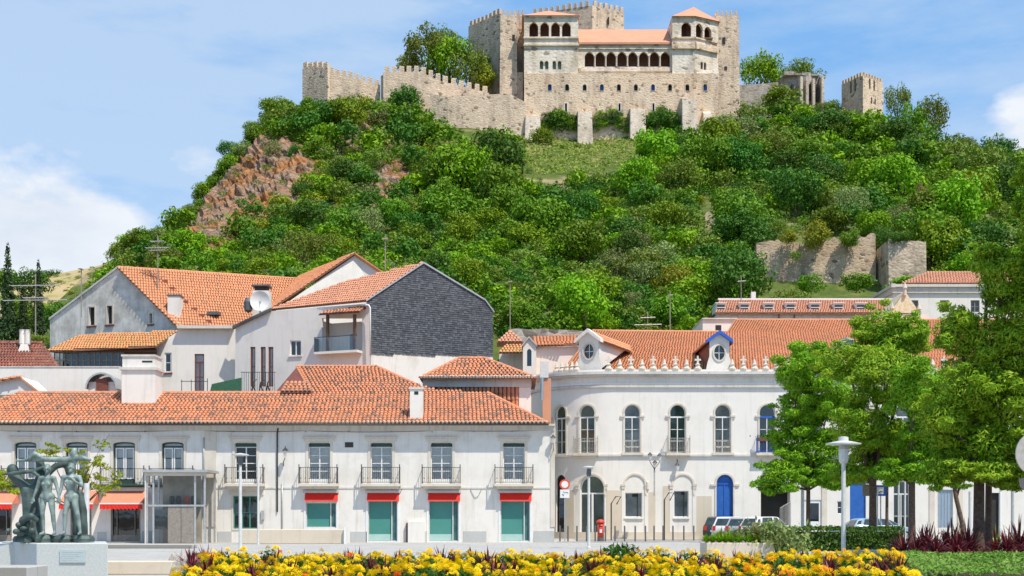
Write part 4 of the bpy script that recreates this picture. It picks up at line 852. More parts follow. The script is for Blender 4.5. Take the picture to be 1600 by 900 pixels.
# rusty and pale pipes at the joint between the two buildings
DJ = 84.; pg = thing('drainpipe', 'pale blue drain hopper and rusty patched pipe between the two white buildings', 'pipe', (PX(850, DJ), DJ, 6))
m = MB(); m.box(PX(844, DJ), PX(857, DJ), DJ, DJ+.5, PZ(590, DJ), PZ(565, DJ)); m.build('hopper', T['metalw'], pg)
MB().tube([(PX(847, DJ), DJ-.05, PZ(590, DJ)), (PX(846, DJ), DJ-.05, PZ(625, DJ))], .1, 8).build('pipe', T['carblue'], pg); m = MB(); m.box(PX(848, DJ), PX(861, DJ), DJ+.1, DJ+.4, 4, PZ(591, DJ)); m.build('tile_strip', T['tile_pink'], pg)

# ---------------------------------------------------------------- curved white palace with arched windows
D0 = 86.; RC = 5.2; XC = PX(953, D0); ZT = PZ(585, D0); ZS = PZ(711.5, D0)
def fc(s_, v_, d_=0.0):                            # s along the wall: negative runs round the corner
    if s_ >= 0: return (XC+s_, D0+d_, v_)
    a = -s_/RC
    if a > 1.75: e = RC*1.75+s_; a = 1.75; return (XC-math.sin(a)*(RC-d_)-math.cos(a)*(-e), D0+RC-math.cos(a)*(RC-d_)+math.sin(a)*(-e), v_)
    return (XC-math.sin(a)*(RC-d_), D0+RC-math.cos(a)*(RC-d_), v_)
cp2 = thing('arched_palace', 'white palace with rounded corner, arched windows and crested parapet', 'building', (PX(1050, D0), D0, 0))
def sp(px):                                        # picture column -> s
    x = PX(px, D0)
    if x >= XC: return x-XC
    lo, hi = -RC*1.5, 0
    for _ in range(40):
        mid = (lo+hi)/2; q = fc(mid, 0)
        if CX+q[0]*F/q[1] < px: lo = mid
        else: hi = mid
    return lo
S0, S1 = -RC*1.75-3, PX(1660, D0)-XC
uw = [875.5, 917, 988, 1059, 1129.5, 1199, 1270, 1341, 1412, 1483, 1554]
W2 = .53
up = [arch(sp(c)-W2*(.85 if c < 900 else 1), sp(c)+W2*(.85 if c < 900 else 1), PZ(708, D0), PZ(632, D0), n=10) for c in uw]
gr = [arch(sp(876)-.4, sp(876)+.4, .25, PZ(741, D0)), arch(sp(925)-.85, sp(925)+.85, .12, PZ(743, D0), n=12),
      rect(sp(976.5), sp(1003.5), PZ(808, D0), PZ(770, D0)), rect(sp(1053), sp(1076), PZ(808, D0), PZ(767, D0)), arch(sp(1119.5), sp(1145.5), .1, PZ(741.5, D0)),
      rect(sp(1188), sp(1236), .05, PZ(768, D0)), rect(sp(1256), sp(1285), .05, PZ(781, D0)), rect(sp(1308), sp(1316), PZ(803, D0), PZ(783, D0)), rect(sp(1328), sp(1353), .05, PZ(752, D0)), rect(sp(1396), sp(1421), .05, PZ(752, D0)), rect(sp(1465), sp(1489), PZ(825, D0), PZ(765, D0)), rect(sp(1545), sp(1562), .05, PZ(770, D0))]
m = MB(); wall(m, fc, rect(S0, S1, -.3, ZT+.1), up+gr, .3, step=.42); m.build('wall', T['plaster2'], cp2, smooth=False)
o = cp2.children[-1]; o.data.polygons.foreach_set('use_smooth', [True]*len(o.data.polygons))
es = o.modifiers.new('edges', 'EDGE_SPLIT'); es.split_angle = R(35)
def band(name, z0, z1, dep, m, s0=S0, s1=S1, step=.4):
    b = MB(); ss = list(np.arange(s0, 0, step))+[0, s1] if s0 < 0 else [s0, s1]; vs = []
    for s_ in ss: vs += [fc(s_, z0, -dep), fc(s_, z1, -dep), fc(s_, z1, .02), fc(s_, z0, .02)]
    b.add(vs, [(i*4+j, i*4+4+j, i*4+4+(j+1) % 4, i*4+(j+1) % 4) for i in range(len(ss)-1) for j in range(4)]+[(3, 2, 1, 0), tuple(len(vs)-4+j for j in range(4))]); return b.build(name, m, cp2)
band('cornice', ZT-.02, ZT+.16, .42, T['cornice']); band('cornice', ZT-.16, ZT-.02, .3, T['cornice']); band('frieze', PZ(601, D0), ZT-.16, .05, T['plaster']); band('moulding', PZ(605.5, D0), PZ(602, D0), .14, T['cornice']); band('moulding', PZ(601.5, D0), PZ(598, D0), .10, T['plaster2'])
band('string_course', ZS-.07, ZS+.06, .12, T['cornice']); band('plinth', -.1, .45, .03, T['cream'], s1=sp(1186)); band('parapet', ZT+.16, ZT+.32, .12, T['plaster2'])
for i, (c, q) in enumerate(zip(uw, up)):
    s_ = sp(c); blue = i == 5
    o = window(cp2, fc, q, .22, T['white'], T['glass'] if not blue else T['glassdark'], 2, 3, transom=PZ(651.5, D0), curtain=T['curtain2'] if i in (2, 4, 6, 8) else T['greenin'], fw=.05, bar=.03, name='arched_window')
    r_ = MB(); ring(r_, fc, q, -.1, -.05, .04); r_.build('surround', T['trim'], cp2)
    if blue: r_ = MB(); r_.fbox(fc, s_-W2, s_+W2, PZ(653, D0), PZ(650, D0), .14, .16); r_.build('blue_transom', T['bluetrim'], o)
    for e in (-1, 1): r_ = MB(); r_.fbox(fc, s_+e*(W2+.13)-.16, s_+e*(W2+.13)+.16, PZ(651.5, D0), PZ(649.5, D0)+.02, -.1, .02); r_.fbox(fc, s_+e*(W2+.13)-.13, s_+e*(W2+.13)+.13, PZ(654, D0), PZ(651.6, D0), -.07, .02); r_.build('capital', T['trim'], cp2)
    if i in (1, 3, 5): balcony(cp2, fc, s_, .76, PZ(708, D0), 1.0, .42, T['trim'], T['iron_light'] if not blue else T['bluetrim'], .34, .1)
    elif i:
        b = MB(); b.fbox(fc, s_-W2-.2, s_+W2+.2, PZ(711, D0), PZ(707.5, D0), -.16, .02); b = b.build('sill', T['trim'], cp2); r_ = MB()
        for z in (PZ(707, D0), PZ(688, D0)): r_.fbox(fc, s_-W2, s_+W2, z, z+.03, -.03, 0)
        for j in range(11): x = s_-W2+2*W2*(j+.5)/11; r_.fbox(fc, x-.012, x+.012, PZ(707, D0), PZ(688, D0), -.02, -.005)
        for j in range(10): x = s_-W2+2*W2*(j+1)/11; r_.fbox(fc, x-.05, x+.05, PZ(699, D0)-.02*(j % 3), PZ(697, D0), -.022, -.004)
        r_.build('railing', T['iron_light'], b, kind='stuff')
# ground floor fills
gf = [('glassdark', 'greenin'), ('glass', 'greenin'), ('glass', 'shopin'), ('glass', 'shopin')]
window(cp2, fc, gr[0], .2, T['darkwood'], T['glassdark'], 1, 2, curtain=T['dark'], name='door')
window(cp2, fc, gr[1], .25, T['white'], T['glass'], 2, 1, transom=PZ(771, D0), curtain=T['greenin'], fw=.06, kick=.2, bar=.07, name='arched_doorway')
for q in gr[2:4]:
    window(cp2, fc, q, .18, T['white'], T['glass'], 1, 1, curtain=T['curtain2'], fw=.05, name='window'); b = MB(); b.fbox(fc, q[1][0]-.34, q[1][0]-.28, q[0][1]+.05, q[2][1]-.05, .1, .2); b.fbox(fc, q[0][0]+.5, q[1][0]-.3, q[2][1]-.28, q[2][1]-.08, .1, .16); b.build('sign_bracket', T['dark'], cp2)
    b = MB(); b.fbox(fc, q[0][0]-.06, q[1][0]+.06, q[0][1]-.12, q[0][1]-.02, -.1, .05); b.build('sill', T['plaster2'], cp2)
for c0, c1, k_ in ((905, 943, 1.), (977, 1007, 1.), (1052, 1082, 1.)):
    a = arch(sp(c0)-.02, sp(c1)+.02, PZ(772, D0), PZ(742, D0), n=12); r_ = MB(); q = shrink(a, -.12)
    for i in range(1, len(a)-0):
        j = (i+1) % len(a)
        if j == 0: continue
        A_, B_, C_, E_ = a[i], a[j], q[j], q[i]; r_.add([fc(*A_, -.07), fc(*B_, -.07), fc(*C_, -.07), fc(*E_, -.07), fc(*A_, .02), fc(*B_, .02), fc(*C_, .02), fc(*E_, .02)], [(0, 1, 2, 3), (3, 2, 6, 7), (1, 0, 4, 5)])
    r_.build('arch_moulding', T['trim'], cp2)
    for e in (sp(c0)-.14, sp(c1)+.14): r_ = MB(); r_.fbox(fc, e-.14, e+.14, PZ(759.5, D0), PZ(756, D0), -.1, .02); r_.fbox(fc, e-.11, e+.11, PZ(764, D0), PZ(759.6, D0), -.08, .02); r_.build('capital', T['trim'], cp2)
    if k_ and c0 > 950: 
        for e0, e1 in ((sp(c0)-.25, sp(c0)), (sp(c1), sp(c1)+.25)): r_ = MB(); r_.fbox(fc, e0, e1, .45, PZ(764.2, D0), -.04, .02); r_.build('pilaster', T['plaster2'], cp2)
for a, b, t in ((884, 897, 765), (947.5, 972, 766), (1011, 1024, 769), (1036, 1049, 759), (1086, 1112, 775)): r_ = MB(); r_.fbox(fc, sp(a), sp(b), .46, PZ(t, D0), -.02, .02); r_.build('stone_panel', T['cream'], cp2)
q = gr[4]; b = MB(); ring(b, fc, q, .07, .1, .2); o = b.build('blue_door', T['blue'], cp2); b = MB(); b.add([fc(*p, .19) for p in q], [tuple(range(len(q)))]); b.build('door_leaf', T['blue'], o)
r_ = MB(); ring(r_, fc, q, -.11, -.05, .04); r_.build('surround', T['trim'], cp2); b = MB(); b.fbox(fc, q[0][0]+.06, q[1][0]-.06, PZ(757, D0), PZ(755, D0), .14, .185); b.fbox(fc, (q[0][0]+q[1][0])/2-.03, (q[0][0]+q[1][0])/2+.03, .2, PZ(757, D0), .15, .187); b.build('door_rail', T['bluetrim'], o)
for e in (-1, 1): s_ = sp(1132.5)+e*.78; r_ = MB(); r_.fbox(fc, s_-.2, s_+.2, PZ(759, D0), PZ(756, D0), -.1, .02); r_.build('capital', T['trim'], cp2)
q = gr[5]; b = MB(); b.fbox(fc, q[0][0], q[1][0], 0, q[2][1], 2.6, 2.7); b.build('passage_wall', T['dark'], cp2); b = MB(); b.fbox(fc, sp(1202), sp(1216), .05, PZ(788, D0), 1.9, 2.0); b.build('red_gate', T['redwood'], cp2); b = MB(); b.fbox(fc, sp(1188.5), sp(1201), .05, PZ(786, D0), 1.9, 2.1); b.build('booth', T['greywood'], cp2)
q = gr[6]; window(cp2, fc, q, .1, T['white'], T['glassdark'], 1, 1, curtain=T['dark'], fw=.22, kick=.9, name='white_door')
q = gr[7]; window(cp2, fc, q, .1, T['white'], T['glassdark'], 1, 2, curtain=T['dark'], fw=.05)
q = gr[8]; b = MB(); b.fbox(fc, q[0][0], q[1][0], q[0][1], q[2][1], .12, .2); b.build('blue_door', T['blue'], cp2)
q = gr[9]; window(cp2, fc, q, .15, T['metalw'], T['glassdark'], 2, 2, transom=PZ(772, D0), curtain=T['greenin'], fw=.06, name='glazed_entrance')
q = gr[10]; b = MB(); ring(b, fc, q, .06, .05, .15); b = b.build('shutter', T['metal'], cp2); r_ = MB(); r_.fbox(fc, q[0][0]+.05, q[1][0]-.05, q[0][1]+.05, q[2][1]-.05, .11, .2); r_.build('shutter_panel', T['carblue'], b)
for e in range(5): r_ = MB(); s_ = q[0][0]+.1+(q[1][0]-q[0][0]-.2)*e/4; r_.fbox(fc, s_-.02, s_+.02, q[0][1]+.06, q[2][1]-.06, .08, .112); r_.build('slat', T['metal'], b)
q = gr[11]; b = MB(); b.fbox(fc, q[0][0], q[1][0], q[0][1], q[2][1], .2, .3); b.build('doorway', T['dark'], cp2)
for a in (1288, 1456, 1500): r_ = MB(); r_.fbox(fc, sp(a)-.18, sp(a)+.18, 0, PZ(750, D0), -.05, .02); r_.build('pilaster', T['trim'], cp2)
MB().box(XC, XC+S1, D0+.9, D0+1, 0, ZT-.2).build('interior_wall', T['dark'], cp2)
for c in (1186.5, 1237): r_ = MB(); r_.fbox(fc, sp(c)-.1, sp(c)+.1, 0, PZ(768, D0), .01, 2.7); r_.build('passage_side', T['plaster'], cp2)
# crested parapet: alternating cross and spike pinnacles, each a part
def pinnacle(tall):
    b = MB(); z = ZT+.32; prof = [(.26, 0), (.26, .1), (.17, .16), (.14, .3), (.2, .34), (.1, .4)]
    b.lathe(prof, (0, 0, 0), 8)
    if tall: b.hexa([(-.07, -.07, .38), (.07, -.07, .38), (.07, .07, .38), (-.07, .07, .38), (-.05, -.05, .92), (.05, -.05, .92), (.05, .05, .92), (-.05, .05, .92)]); b.hexa([(-.22, -.06, .6), (.22, -.06, .6), (.22, .06, .6), (-.22, .06, .6), (-.2, -.05, .72), (.2, -.05, .72), (.2, .05, .72), (-.2, .05, .72)])
    else: b.lathe([(.13, .38), (.1, .5), (.02, .72)], (0, 0, 0), 8)
    me = bpy.data.meshes.new('pinnacle'); me.from_pydata(b.v, [], b.f); me.materials.append(T['trim']); me.update(); return me
pm = (pinnacle(False), pinnacle(True))
for i, px in enumerate([870, 878, 886, 894, 901]+list(np.arange(951, 1102, 17.4))+list(np.arange(1144, 1660, 17.4))):
    q = Vector(fc(sp(px), ZT+.32, -.02)); o = inst(pm[i % 2 if px > 940 else 0], cp2, q-WL[cp2.name], 0, 1 if px > 940 else .9, 'pinnacle')
    if px > 900 and abs(px-1124) > 22 and abs(px-931) > 40:
        q = Vector(fc(sp(px+8.7), ZT+.32, -.02))
# roof of the palace
oh = D0+.9; zE = ZT+.1; m_ = .40; rn = Vector((0, -m_, 1)).normalized(); p0 = (0, oh, zE)
ra = [on_plane(888, 574, p0, rn), Vector((PX(1136, oh), oh, zE)), on_plane(1136, 519, p0, rn), on_plane(926, 517, p0, rn)]; ra[0] = Vector((XC-3.0, oh+1.0, zE+m_*1.0))
roof(cp2, ra, T['under'], T['tile_new'], .2, .36, .12, h=.055)
rb = [Vector((PX(1136, oh), oh, zE)), Vector((PX(1660, oh), oh, zE)), on_plane(1640, 500, p0, rn), on_plane(1148, 500, p0, rn), on_plane(1136, 519, p0, rn)]
roof(cp2, rb, T['under'], T['tile_new'], .2, .36, .12, h=.055)
m = MB(); m.slab([ra[3], ra[2], ra[2]+Vector((0, 9, -3.5)), ra[3]+Vector((0, 9, -3.5))], .12); m.slab([rb[3], rb[2], rb[2]+Vector((0, 9, -3.5)), rb[3]+Vector((0, 9, -3.5))], .12); m.build('roof_rear', T['tile_new'], cp2, kind='stuff')
m = MB(); m.add([ra[3], ra[0], ra[0]+Vector((-2, 12, -1.5)), ra[3]+Vector((0, 9, -3.5))], [(0, 3, 2, 1)]); m.build('roof_hip', T['tile_new'], cp2)
ridge(cp2, ra[3], ra[2], T['tile_new'], .14); ridge(cp2, rb[3], rb[2], T['tile_new'], .14)
# pedimented dormers
def dormer(pxc, hw, ytop, yedge, ybot, yoc, mtrim, mroof, right, rot=0, dd=.12):
    DD = D0+dd; k_ = hw*DD/F; c = 0; a, b = -k_, k_; fd = flat(PX(pxc, DD), DD, math.cos(rot), -math.sin(rot))
    oc = [(c+.36*math.cos(t), PZ(yoc, DD)+.50*math.sin(t)) for t in np.linspace(0, 2*math.pi, 20, endpoint=False)]
    zb, ze, zt = ZT+.3, PZ(yedge, DD), PZ(ytop, DD)
    out_ = [(a-.35*k_, zb), (b+.35*k_, zb), (b+.2*k_, zb+.5), (b, zb+.95), (b, ze), (c, zt), (a, ze), (a, zb+.95), (a-.2*k_, zb+.5)]
    m = MB(); wall(m, fd, out_, [oc], .25); o = m.build('dormer', T['plaster2'], cp2)
    m = MB(); ring(m, fd, oc, -.11, -.06, .03); m.build('oculus_ring', T['trim'], o); m = MB(); m.add([fd(*p, .2) for p in shrink(oc, -.02)], [tuple(range(20))]); m.build('pane', T['glassdark'], o)
    m = MB(); m.fbox(fd, c-.02, c+.02, PZ(yoc, DD)-.5, PZ(yoc, DD)+.5, .12, .19); m.fbox(fd, c-.36, c+.36, PZ(yoc, DD)-.02, PZ(yoc, DD)+.02, .125, .185); m.build('glazing_bar', T['white'], o)
    m = MB(); m.add([fd(*p, .32) for p in shrink(oc, -.03)], [tuple(range(20))]); m.build('dormer_interior', T['dark'], o)
    m = MB(); t_ = .24
    for e, x in ((-1, a), (1, b)): m.hexa([fd(x+e*.22, ze-.16, -.3), fd(c, zt-.02, -.3), fd(c, zt-.02, .3), fd(x+e*.22, ze-.16, .3), fd(x+e*.22, ze-.16+t_, -.3), fd(c, zt+t_-.02, -.3), fd(c, zt+t_-.02, .3), fd(x+e*.22, ze-.16+t_, .3)])
    m.build('pediment', mtrim, o)
    L = 5.6; m = MB(); m.add([fd(a, ze, .05), fd(a, ze, L), fd(a, zb, .05)], [(0, 1, 2)]); m.add([fd(b, ze, .05), fd(b, ze, L), fd(b, zb, .05)], [(0, 2, 1)]); m.build('dormer_side', T['plaster2'] if right else T['redwood'], o)
    for e, x in ((-1, a-.25), (1, b+.25)):
        q = [fd(x, ze-.1, .31), fd(x, ze-.1, L+.4), fd(c, zt+.12, L+2.8), fd(c, zt+.12, .31)]
        r_ = roof(cp2, q, T['under'], T['tile_new'], .25, .4, .08, h=.06, name='dormer_roof')
dormer(920, 16.5, 519, 532, 580, 549, T['plaster2'], 0, True, R(24), .5); dormer(1124, 15.5, 521.5, 533, 580, 551, T['bluetrim'], 0, False)
# blue boxes of plants on the blue balcony
s_ = sp(1199); m = MB(); m.fbox(fc, s_-.72, s_+.72, PZ(690, D0), PZ(684, D0), -.62, -.44); o = tag(m.build('planter_box', T['wood'], None, loc=fc(s_, PZ(690, D0), -.5)), 'plant box hanging on the blue balcony railing', 'planter')

# ---------------------------------------------------------------- roofs behind the palace, left of its round dormer
D = 97.; sb = thing('roof_house', 'white house with small orange roof and pointed chapel dormer left of the round window', 'house', (PX(860, D), D, 6))
roof(sb, [P(834, 540, D), P(906, 538, D), P(906, 524, D+3.5), P(832, 526, D+3.5)], T['under'], T['tile_new'], .26, .4, .1, h=.06)
m = MB(); m.box(PX(820, D), PX(925, D), D+.3, D+4, 5, PZ(541, D)); m.build('wall', T['plaster2'], sb)
fd = flat(0, D-1); q = [(PX(819, D-1), 6), (PX(837, D-1), 6), (PX(837, D-1), PZ(539, D-1)), (PX(826, D-1), PZ(529, D-1)), (PX(817, D-1), PZ(539, D-1)), (PX(817, D-1), 6)]; h_ = arch(PX(823.5, D-1), PX(830.5, D-1), PZ(572, D-1), PZ(545, D-1), point=1)
q = [(PX(817, D-1), 6), (PX(838, D-1), 6), (PX(838, D-1), PZ(539, D-1)), (PX(826.5, D-1), PZ(529, D-1)), (PX(817, D-1), PZ(540, D-1))]; m = MB(); wall(m, fd, q, [h_], .3); m.add([fd(PX(838, D-1), 6, 0), fd(PX(838, D-1), 6, 3), fd(PX(838, D-1), PZ(539, D-1), 3), fd(PX(838, D-1), PZ(539, D-1), 0)], [(0, 1, 2, 3)]); m.build('gable_dormer', T['plaster'], sb)
m = MB(); m.add([fd(*p, .25) for p in shrink(h_, -.02)], [tuple(range(len(h_)))]); m.build('pane', T['glassdark'], sb); m = MB(); m.add([fd(*p, .35) for p in shrink(h_, -.05)], [tuple(range(len(h_)))]); m.build('dormer_interior', T['dark'], sb)
m = MB()
for a, b in (((815.5, 541.5), (826.5, 528)), ((839.5, 541.5), (826.5, 528))): A_, B_ = P(*a, D-1.15), P(*b, D-1.15); m.hexa([A_, B_, B_+Vector((0, 3, 0)), A_+Vector((0, 3, 0)), A_+Vector((0, 0, .14)), B_+Vector((0, 0, .14)), B_+Vector((0, 3, .14)), A_+Vector((0, 3, .14))])
m.build('verge', T['concrete'], sb, kind='stuff'); 
ragged('thin strip of grey rubble wall above the small orange roofs', 'garden_wall', [(795, 514, 112), (862, 514, 112), (960, 520, 112)], .6, T['ruin_grey'], PZ(560, 112), 30, .15)
D = 100.; ph = thing('small_house', 'small house with pyramid orange roof right of the slate gable', 'house', (PX(800, D), D, 8))
a, b = PX(776, D), PX(826, D); m = MB(); m.box(a+.2, b-.2, D+.3, D+3, 8, PZ(551, D)); m.build('wall', T['plaster'], ph)
t_ = Vector((PX(797, D+1.5), D+1.5, PZ(515, D+1.5))); z_ = PZ(534, D); roof(ph, [(a, D, z_), (b-.4, D, z_), t_], T['under'], T['tile_pink'], .25, .34, .08, h=.05); MB().add([(a, D, z_-.02), (a, D+3, z_), (b-.4, D+3, z_), (b-.4, D, z_-.02), t_-Vector((0, 0, .05))], [(0, 4, 1), (1, 4, 2), (2, 4, 3)]).build('roof_rear', T['tile_pink'], ph)
roof(ph, [(a+.1, D-1, PZ(551, D-1)), (b+.1, D-1, PZ(550, D-1)), (b-.1, D+.2, PZ(537, D+.2)), (a+.8, D+.2, PZ(537, D+.2))], T['under'], T['tile_yellow'], .25, .36, .1, h=.06, name='pent_roof')

# ---------------------------------------------------------------- long roof with small dormers, and white houses on the right
D = 118.; lr = thing('dormered_house', 'long pale house with salmon roof and a row of small white dormers', 'house', (PX(1250, D), D, 14))
a, b = PX(1117, D), PX(1396, D); zE = PZ(489, D); m = MB(); m.box(a+.3, b-.3, D+.3, D+9, 12, zE); m.build('wall', T['cornice'], lr)
zr = PZ(468.5, D+4); roof(lr, [(a, D, zE), (b, D, zE), (PX(1396, D+4), D+4, zr), (PX(1124, D+4), D+4, zr)], T['under'], T['tile_pink'], .23, .36, .12, h=.04); MB().slab([(PX(1396, D+4), D+4.01, zr), (PX(1124, D+4), D+4.01, zr), (a, D+9, zE), (b, D+9, zE)][::-1], .1).build('roof_rear', T['tile_pink'], lr)
m = MB(); m.box(PX(1122, D+4), PX(1396, D+4), D+3.9, D+4.15, zr-.02, zr+.14); m.build('ridge_cap', T['white'], lr)
src = None
for px in (1126, 1163, 1201, 1235, 1273, 1310, 1344.5):
    x = PX(px, D+1); z0, z1 = PZ(487, D+1), PZ(474.5, D+1); hw = .44
    o = MB().hexa([(x-hw, D+.9, z0), (x+hw, D+.9, z0), (x+hw, D+3.4, z0), (x-hw, D+3.4, z0), (x-hw, D+.9, z1), (x+hw, D+.9, z1), (x+hw, D+3.4, z1), (x-hw, D+3.4, z1)]).build('dormer', T['white'], lr)
    MB().box(x-hw+.08, x+hw-.08, D+.86, D+.9, z0+.1, z1-.14).build('pane', T['carglass'], o); MB().box(x-hw-.1, x+hw+.1, D+.7, D+3.4, z1, z1+.07).build('dormer_roof', T['white'], o); MB().box(x-hw+.06, x+hw-.06, D+.84, D+.87, (z0+z1)/2-.03, (z0+z1)/2+.03).build('glazing_bar', T['white'], o)
for px in (1218, 1242): MB().box(PX(px, D)-.05, PX(px, D)+.05, D+.2, D+.3, 12, zE).build('drainpipe', T['metald'], lr)
m = MB(); m.box(PX(1174, D+5), PX(1181, D+5), D+5, D+5.5, PZ(480, D+5), PZ(456, D+5)); tag(m.build('chimney', T['plaster'], None, loc=(PX(1177, D+5), D+5, PZ(480, D+5))), 'thin pale chimney on the salmon roof with the row of dormers', 'chimney')
D = 108.; wh = thing('white_house', 'white gable end of a house with one dark window right of the dark woods', 'house', (PX(1120, D), D, 10)); m = MB(); m.box(PX(1098, D), PX(1150, D), D, D+6, 9, PZ(499, D)); m.build('wall', T['plaster2'], wh); m = MB(); m.box(PX(1118, D), PX(1127, D), D-.02, D+.1, PZ(516, D), PZ(508, D)); m.build('window', T['dark'], wh); m = MB(); m.box(PX(1097, D), PX(1152, D), D-.15, D+6.1, PZ(499, D), PZ(497, D)); m.build('coping', T['cornice'], wh)
D = 124.; wr = thing('white_house', 'white house with salmon hipped roof and grey cornice at the right behind the trees', 'house', (PX(1470, D), D, 14)); zE = PZ(448, D); a, b = PX(1393, D), PX(1600, D)
fw_ = flat(0, D+.4); hs_ = [rect(PX(c-7, D), PX(c+7, D), PZ(487, D), PZ(468, D)) for c in (1430, 1478, 1526, 1574)]
m = MB(); wall(m, fw_, rect(a+.3, b, 12, zE), hs_, .25); m.add([fw_(a+.3, 12, 0), fw_(a+.3, 12, 9), fw_(a+.3, zE, 9), fw_(a+.3, zE, 0)], [(3, 2, 1, 0)]); m.build('wall', T['plaster2'], wr)
for q in hs_: window(wr, fw_, q, .15, T['greywood'], T['glassdark'], 2, 2, curtain=T['dark'], fw=.08)
m = MB(); m.box(a, b, D, D+9, zE, PZ(456, D)+.75); m.box(a+.15, b, D+.2, D+9, PZ(457, D), zE-.002); m.build('cornice', T['cornice'], wr, kind='stuff'); m = MB(); m.box(a-.05, a+.35, D-.1, D+.4, PZ(449, D), PZ(443, D)); m.build('finial', T['cornice'], wr)
zE2 = PZ(447, D)+.0; zr = PZ(424, D+4); roof(wr, [(PX(1408, D), D+.1, zE+.35), (b, D+.1, zE+.35), (b, D+4, zr), (PX(1452, D+4), D+4, zr)], T['under'], T['tile_pink'], .28, .42, .1, h=.05); MB().add([(PX(1408, D), D+.1, zE+.3), (PX(1408, D), D+8.5, zE+.3), (PX(1452, D+4), D+4, zr-.05)], [(0, 2, 1)]).build('roof_hip', T['tile_pink'], wr)
D = 104.; yg = thing('gable_house', 'small gable with yellow patterned tiles and stone pinnacle among the tree tops', 'house', (PX(1412, D), D, 10)); m = MB(); m.prism([P(1392, 488, D), P(1438, 490, D), P(1414, 455, D)], (0, 4, 0)); m.build('gable', T['patterned'], yg); m = MB(); m.box(PX(1394, D), PX(1452, D), D+.1, D+4, 8, PZ(490, D)); m.build('wall', T['plaster2'], yg)
for px, py in ((1394, 488), (1414, 456), (1436, 489)): MB().lathe([(.14, -.3), (.12, .2), (.2, .3), (.02, .8)], P(px, py, D-.1), 8).build('pinnacle', T['cream'], yg)
D = 92.; t_ = P(1322, 529, D); bd = thing('dormer_gable', 'blue trimmed dormer gable on the orange palace roof, half behind the tree', 'dormer', t_-Vector((0, 0, 2))); m = MB(); m.prism([P(1304, 545, D), P(1340, 545, D), P(1334, 530, D), P(1322, 527, D)], (0, 3, 0)); m.build('gable', T['plaster2'], bd); m = MB(); m.hexa([P(1302, 546, D-.2), P(1322, 530, D-.2), P(1322, 530, D+4), P(1302, 546, D+4), P(1302, 542, D-.2), P(1322, 526, D-.2), P(1322, 526, D+4), P(1302, 542, D+4)]); m.hexa([P(1322, 530, D-.2), P(1342, 546, D-.2), P(1342, 546, D+4), P(1322, 530, D+4), P(1322, 526, D-.2), P(1342, 542, D-.2), P(1342, 542, D+4), P(1322, 526, D+4)]); m.build('verge', T['bluetrim'], bd)

# ---------------------------------------------------------------- old houses at the left, stepping up the hill
def poly_wall(par, pts, m, th=(0, .4, 0), name='wall'): return MB().prism(pts, th).build(name, m, par)
gh_ = thing('gabled_house', 'weathered grey gabled house with broad orange roof running right', 'house', (PX(180, 102), 102, 10))
pk = P(185, 419, 102); rr = P(283, 510, 98); ll = P(78, 500, 104); zl = 9
gx = [Vector((ll.x, ll.y, zl)), Vector((rr.x, rr.y, zl)), rr, pk, ll]
ff = flat(ll.x, ll.y, rr.x-ll.x, rr.y-ll.y); Lg = (rr.xy-ll.xy).length
def gu(px): t = (px-78)/(283-78); D = 1/((1-t)/ll.y+t/rr.y); return (Vector((PX(px, D), D))-ll.xy).length, D
def gp(px, py): a, D = gu(px); return (a, PZ(py, D))
gw = [[gp(x0, y1), gp(x1, y1), gp(x1, y0), gp(x0, y0)] for x0, x1, y0, y1 in ((139, 148, 480, 508), (167.5, 175.5, 478, 506), (234, 238, 490, 505))]
m = MB(); wall(m, ff, [(0, zl), (Lg, zl), gp(283, 510), gp(186, 418.5), gp(78, 500)], gw, .25); m.build('gable_wall', T['plaster_grey'], gh_)
for q in gw: MB().add([ff(*p, .2) for p in shrink(q, -.02)], [(0, 1, 2, 3)]).build('window', T['dark'], gh_); s = MB(); ring(s, ff, q, -.13, -.04, .03); s.build('surround', T['trim'], gh_); s = MB(); s.fbox(ff, q[0][0]-.2, q[1][0]+.2, q[0][1]-.2, q[0][1]-.08, -.1, .03); s.build('sill', T['redwood'], gh_)
pk2 = Vector(ff(*gp(186, 418.5), 0)); rr2 = Vector(ff(*gp(283, 510), 0)); re = Vector((PX(480, 106), 106, pk2.z)); e2 = Vector((PX(372, 101), 101, rr2.z-.1)); e3 = P(425, 482, 103)
r0_ = rr2+Vector((-.2, -.3, -.1)); p0_ = pk2+Vector((-.1, -.3, .05)); nA_ = (re-r0_).cross(p0_-r0_); roof(gh_, [r0_, on_plane(367, 513, r0_, nA_), on_plane(420, 484, r0_, nA_), re, p0_], T['under'], T['tile_new'], .205, .33, .1, h=.05)
m = MB(); m.slab([pk2, re, re+Vector((-3, 8, -5)), Vector(ff(*gp(78, 500), 0))+Vector((0, 1, 0))], .12); m.build('roof_rear', T['tile_new'], gh_)
s = MB()
for a, b in ((gp(78, 500), gp(186, 418.5)), (gp(186, 418.5), gp(284, 511))): A_, B_, C_, E_ = Vector(ff(*a, -.12)), Vector(ff(*b, -.12)), Vector(ff(*b, .2)), Vector(ff(*a, .2)); up_ = Vector((0, 0, .16)); s.hexa([A_, B_, C_, E_, A_+up_, B_+up_, C_+up_, E_+up_])
s.build('verge', T['cornice'], gh_); ridge(gh_, pk2+Vector((0, 0, .06)), re+Vector((0, 0, .06)), T['tile_new'], .13)
q = on_plane(336, 492, r0_, nA_); m = MB(); m.hexa([q+Vector((x, y, z)) for z in (-.05, .2) for x, y in ((-.55, -.45), (.35, -.5), (.5, .5), (-.4, .55))]); o = m.build('skylight', T['metald'], gh_); m = MB(); m.add([q+Vector((x, y, .22)) for x, y in ((-.45, -.35), (.27, -.4), (.42, .4), (-.32, .45))], [(0, 1, 2, 3)]); m.build('pane', T['carglass'], o)
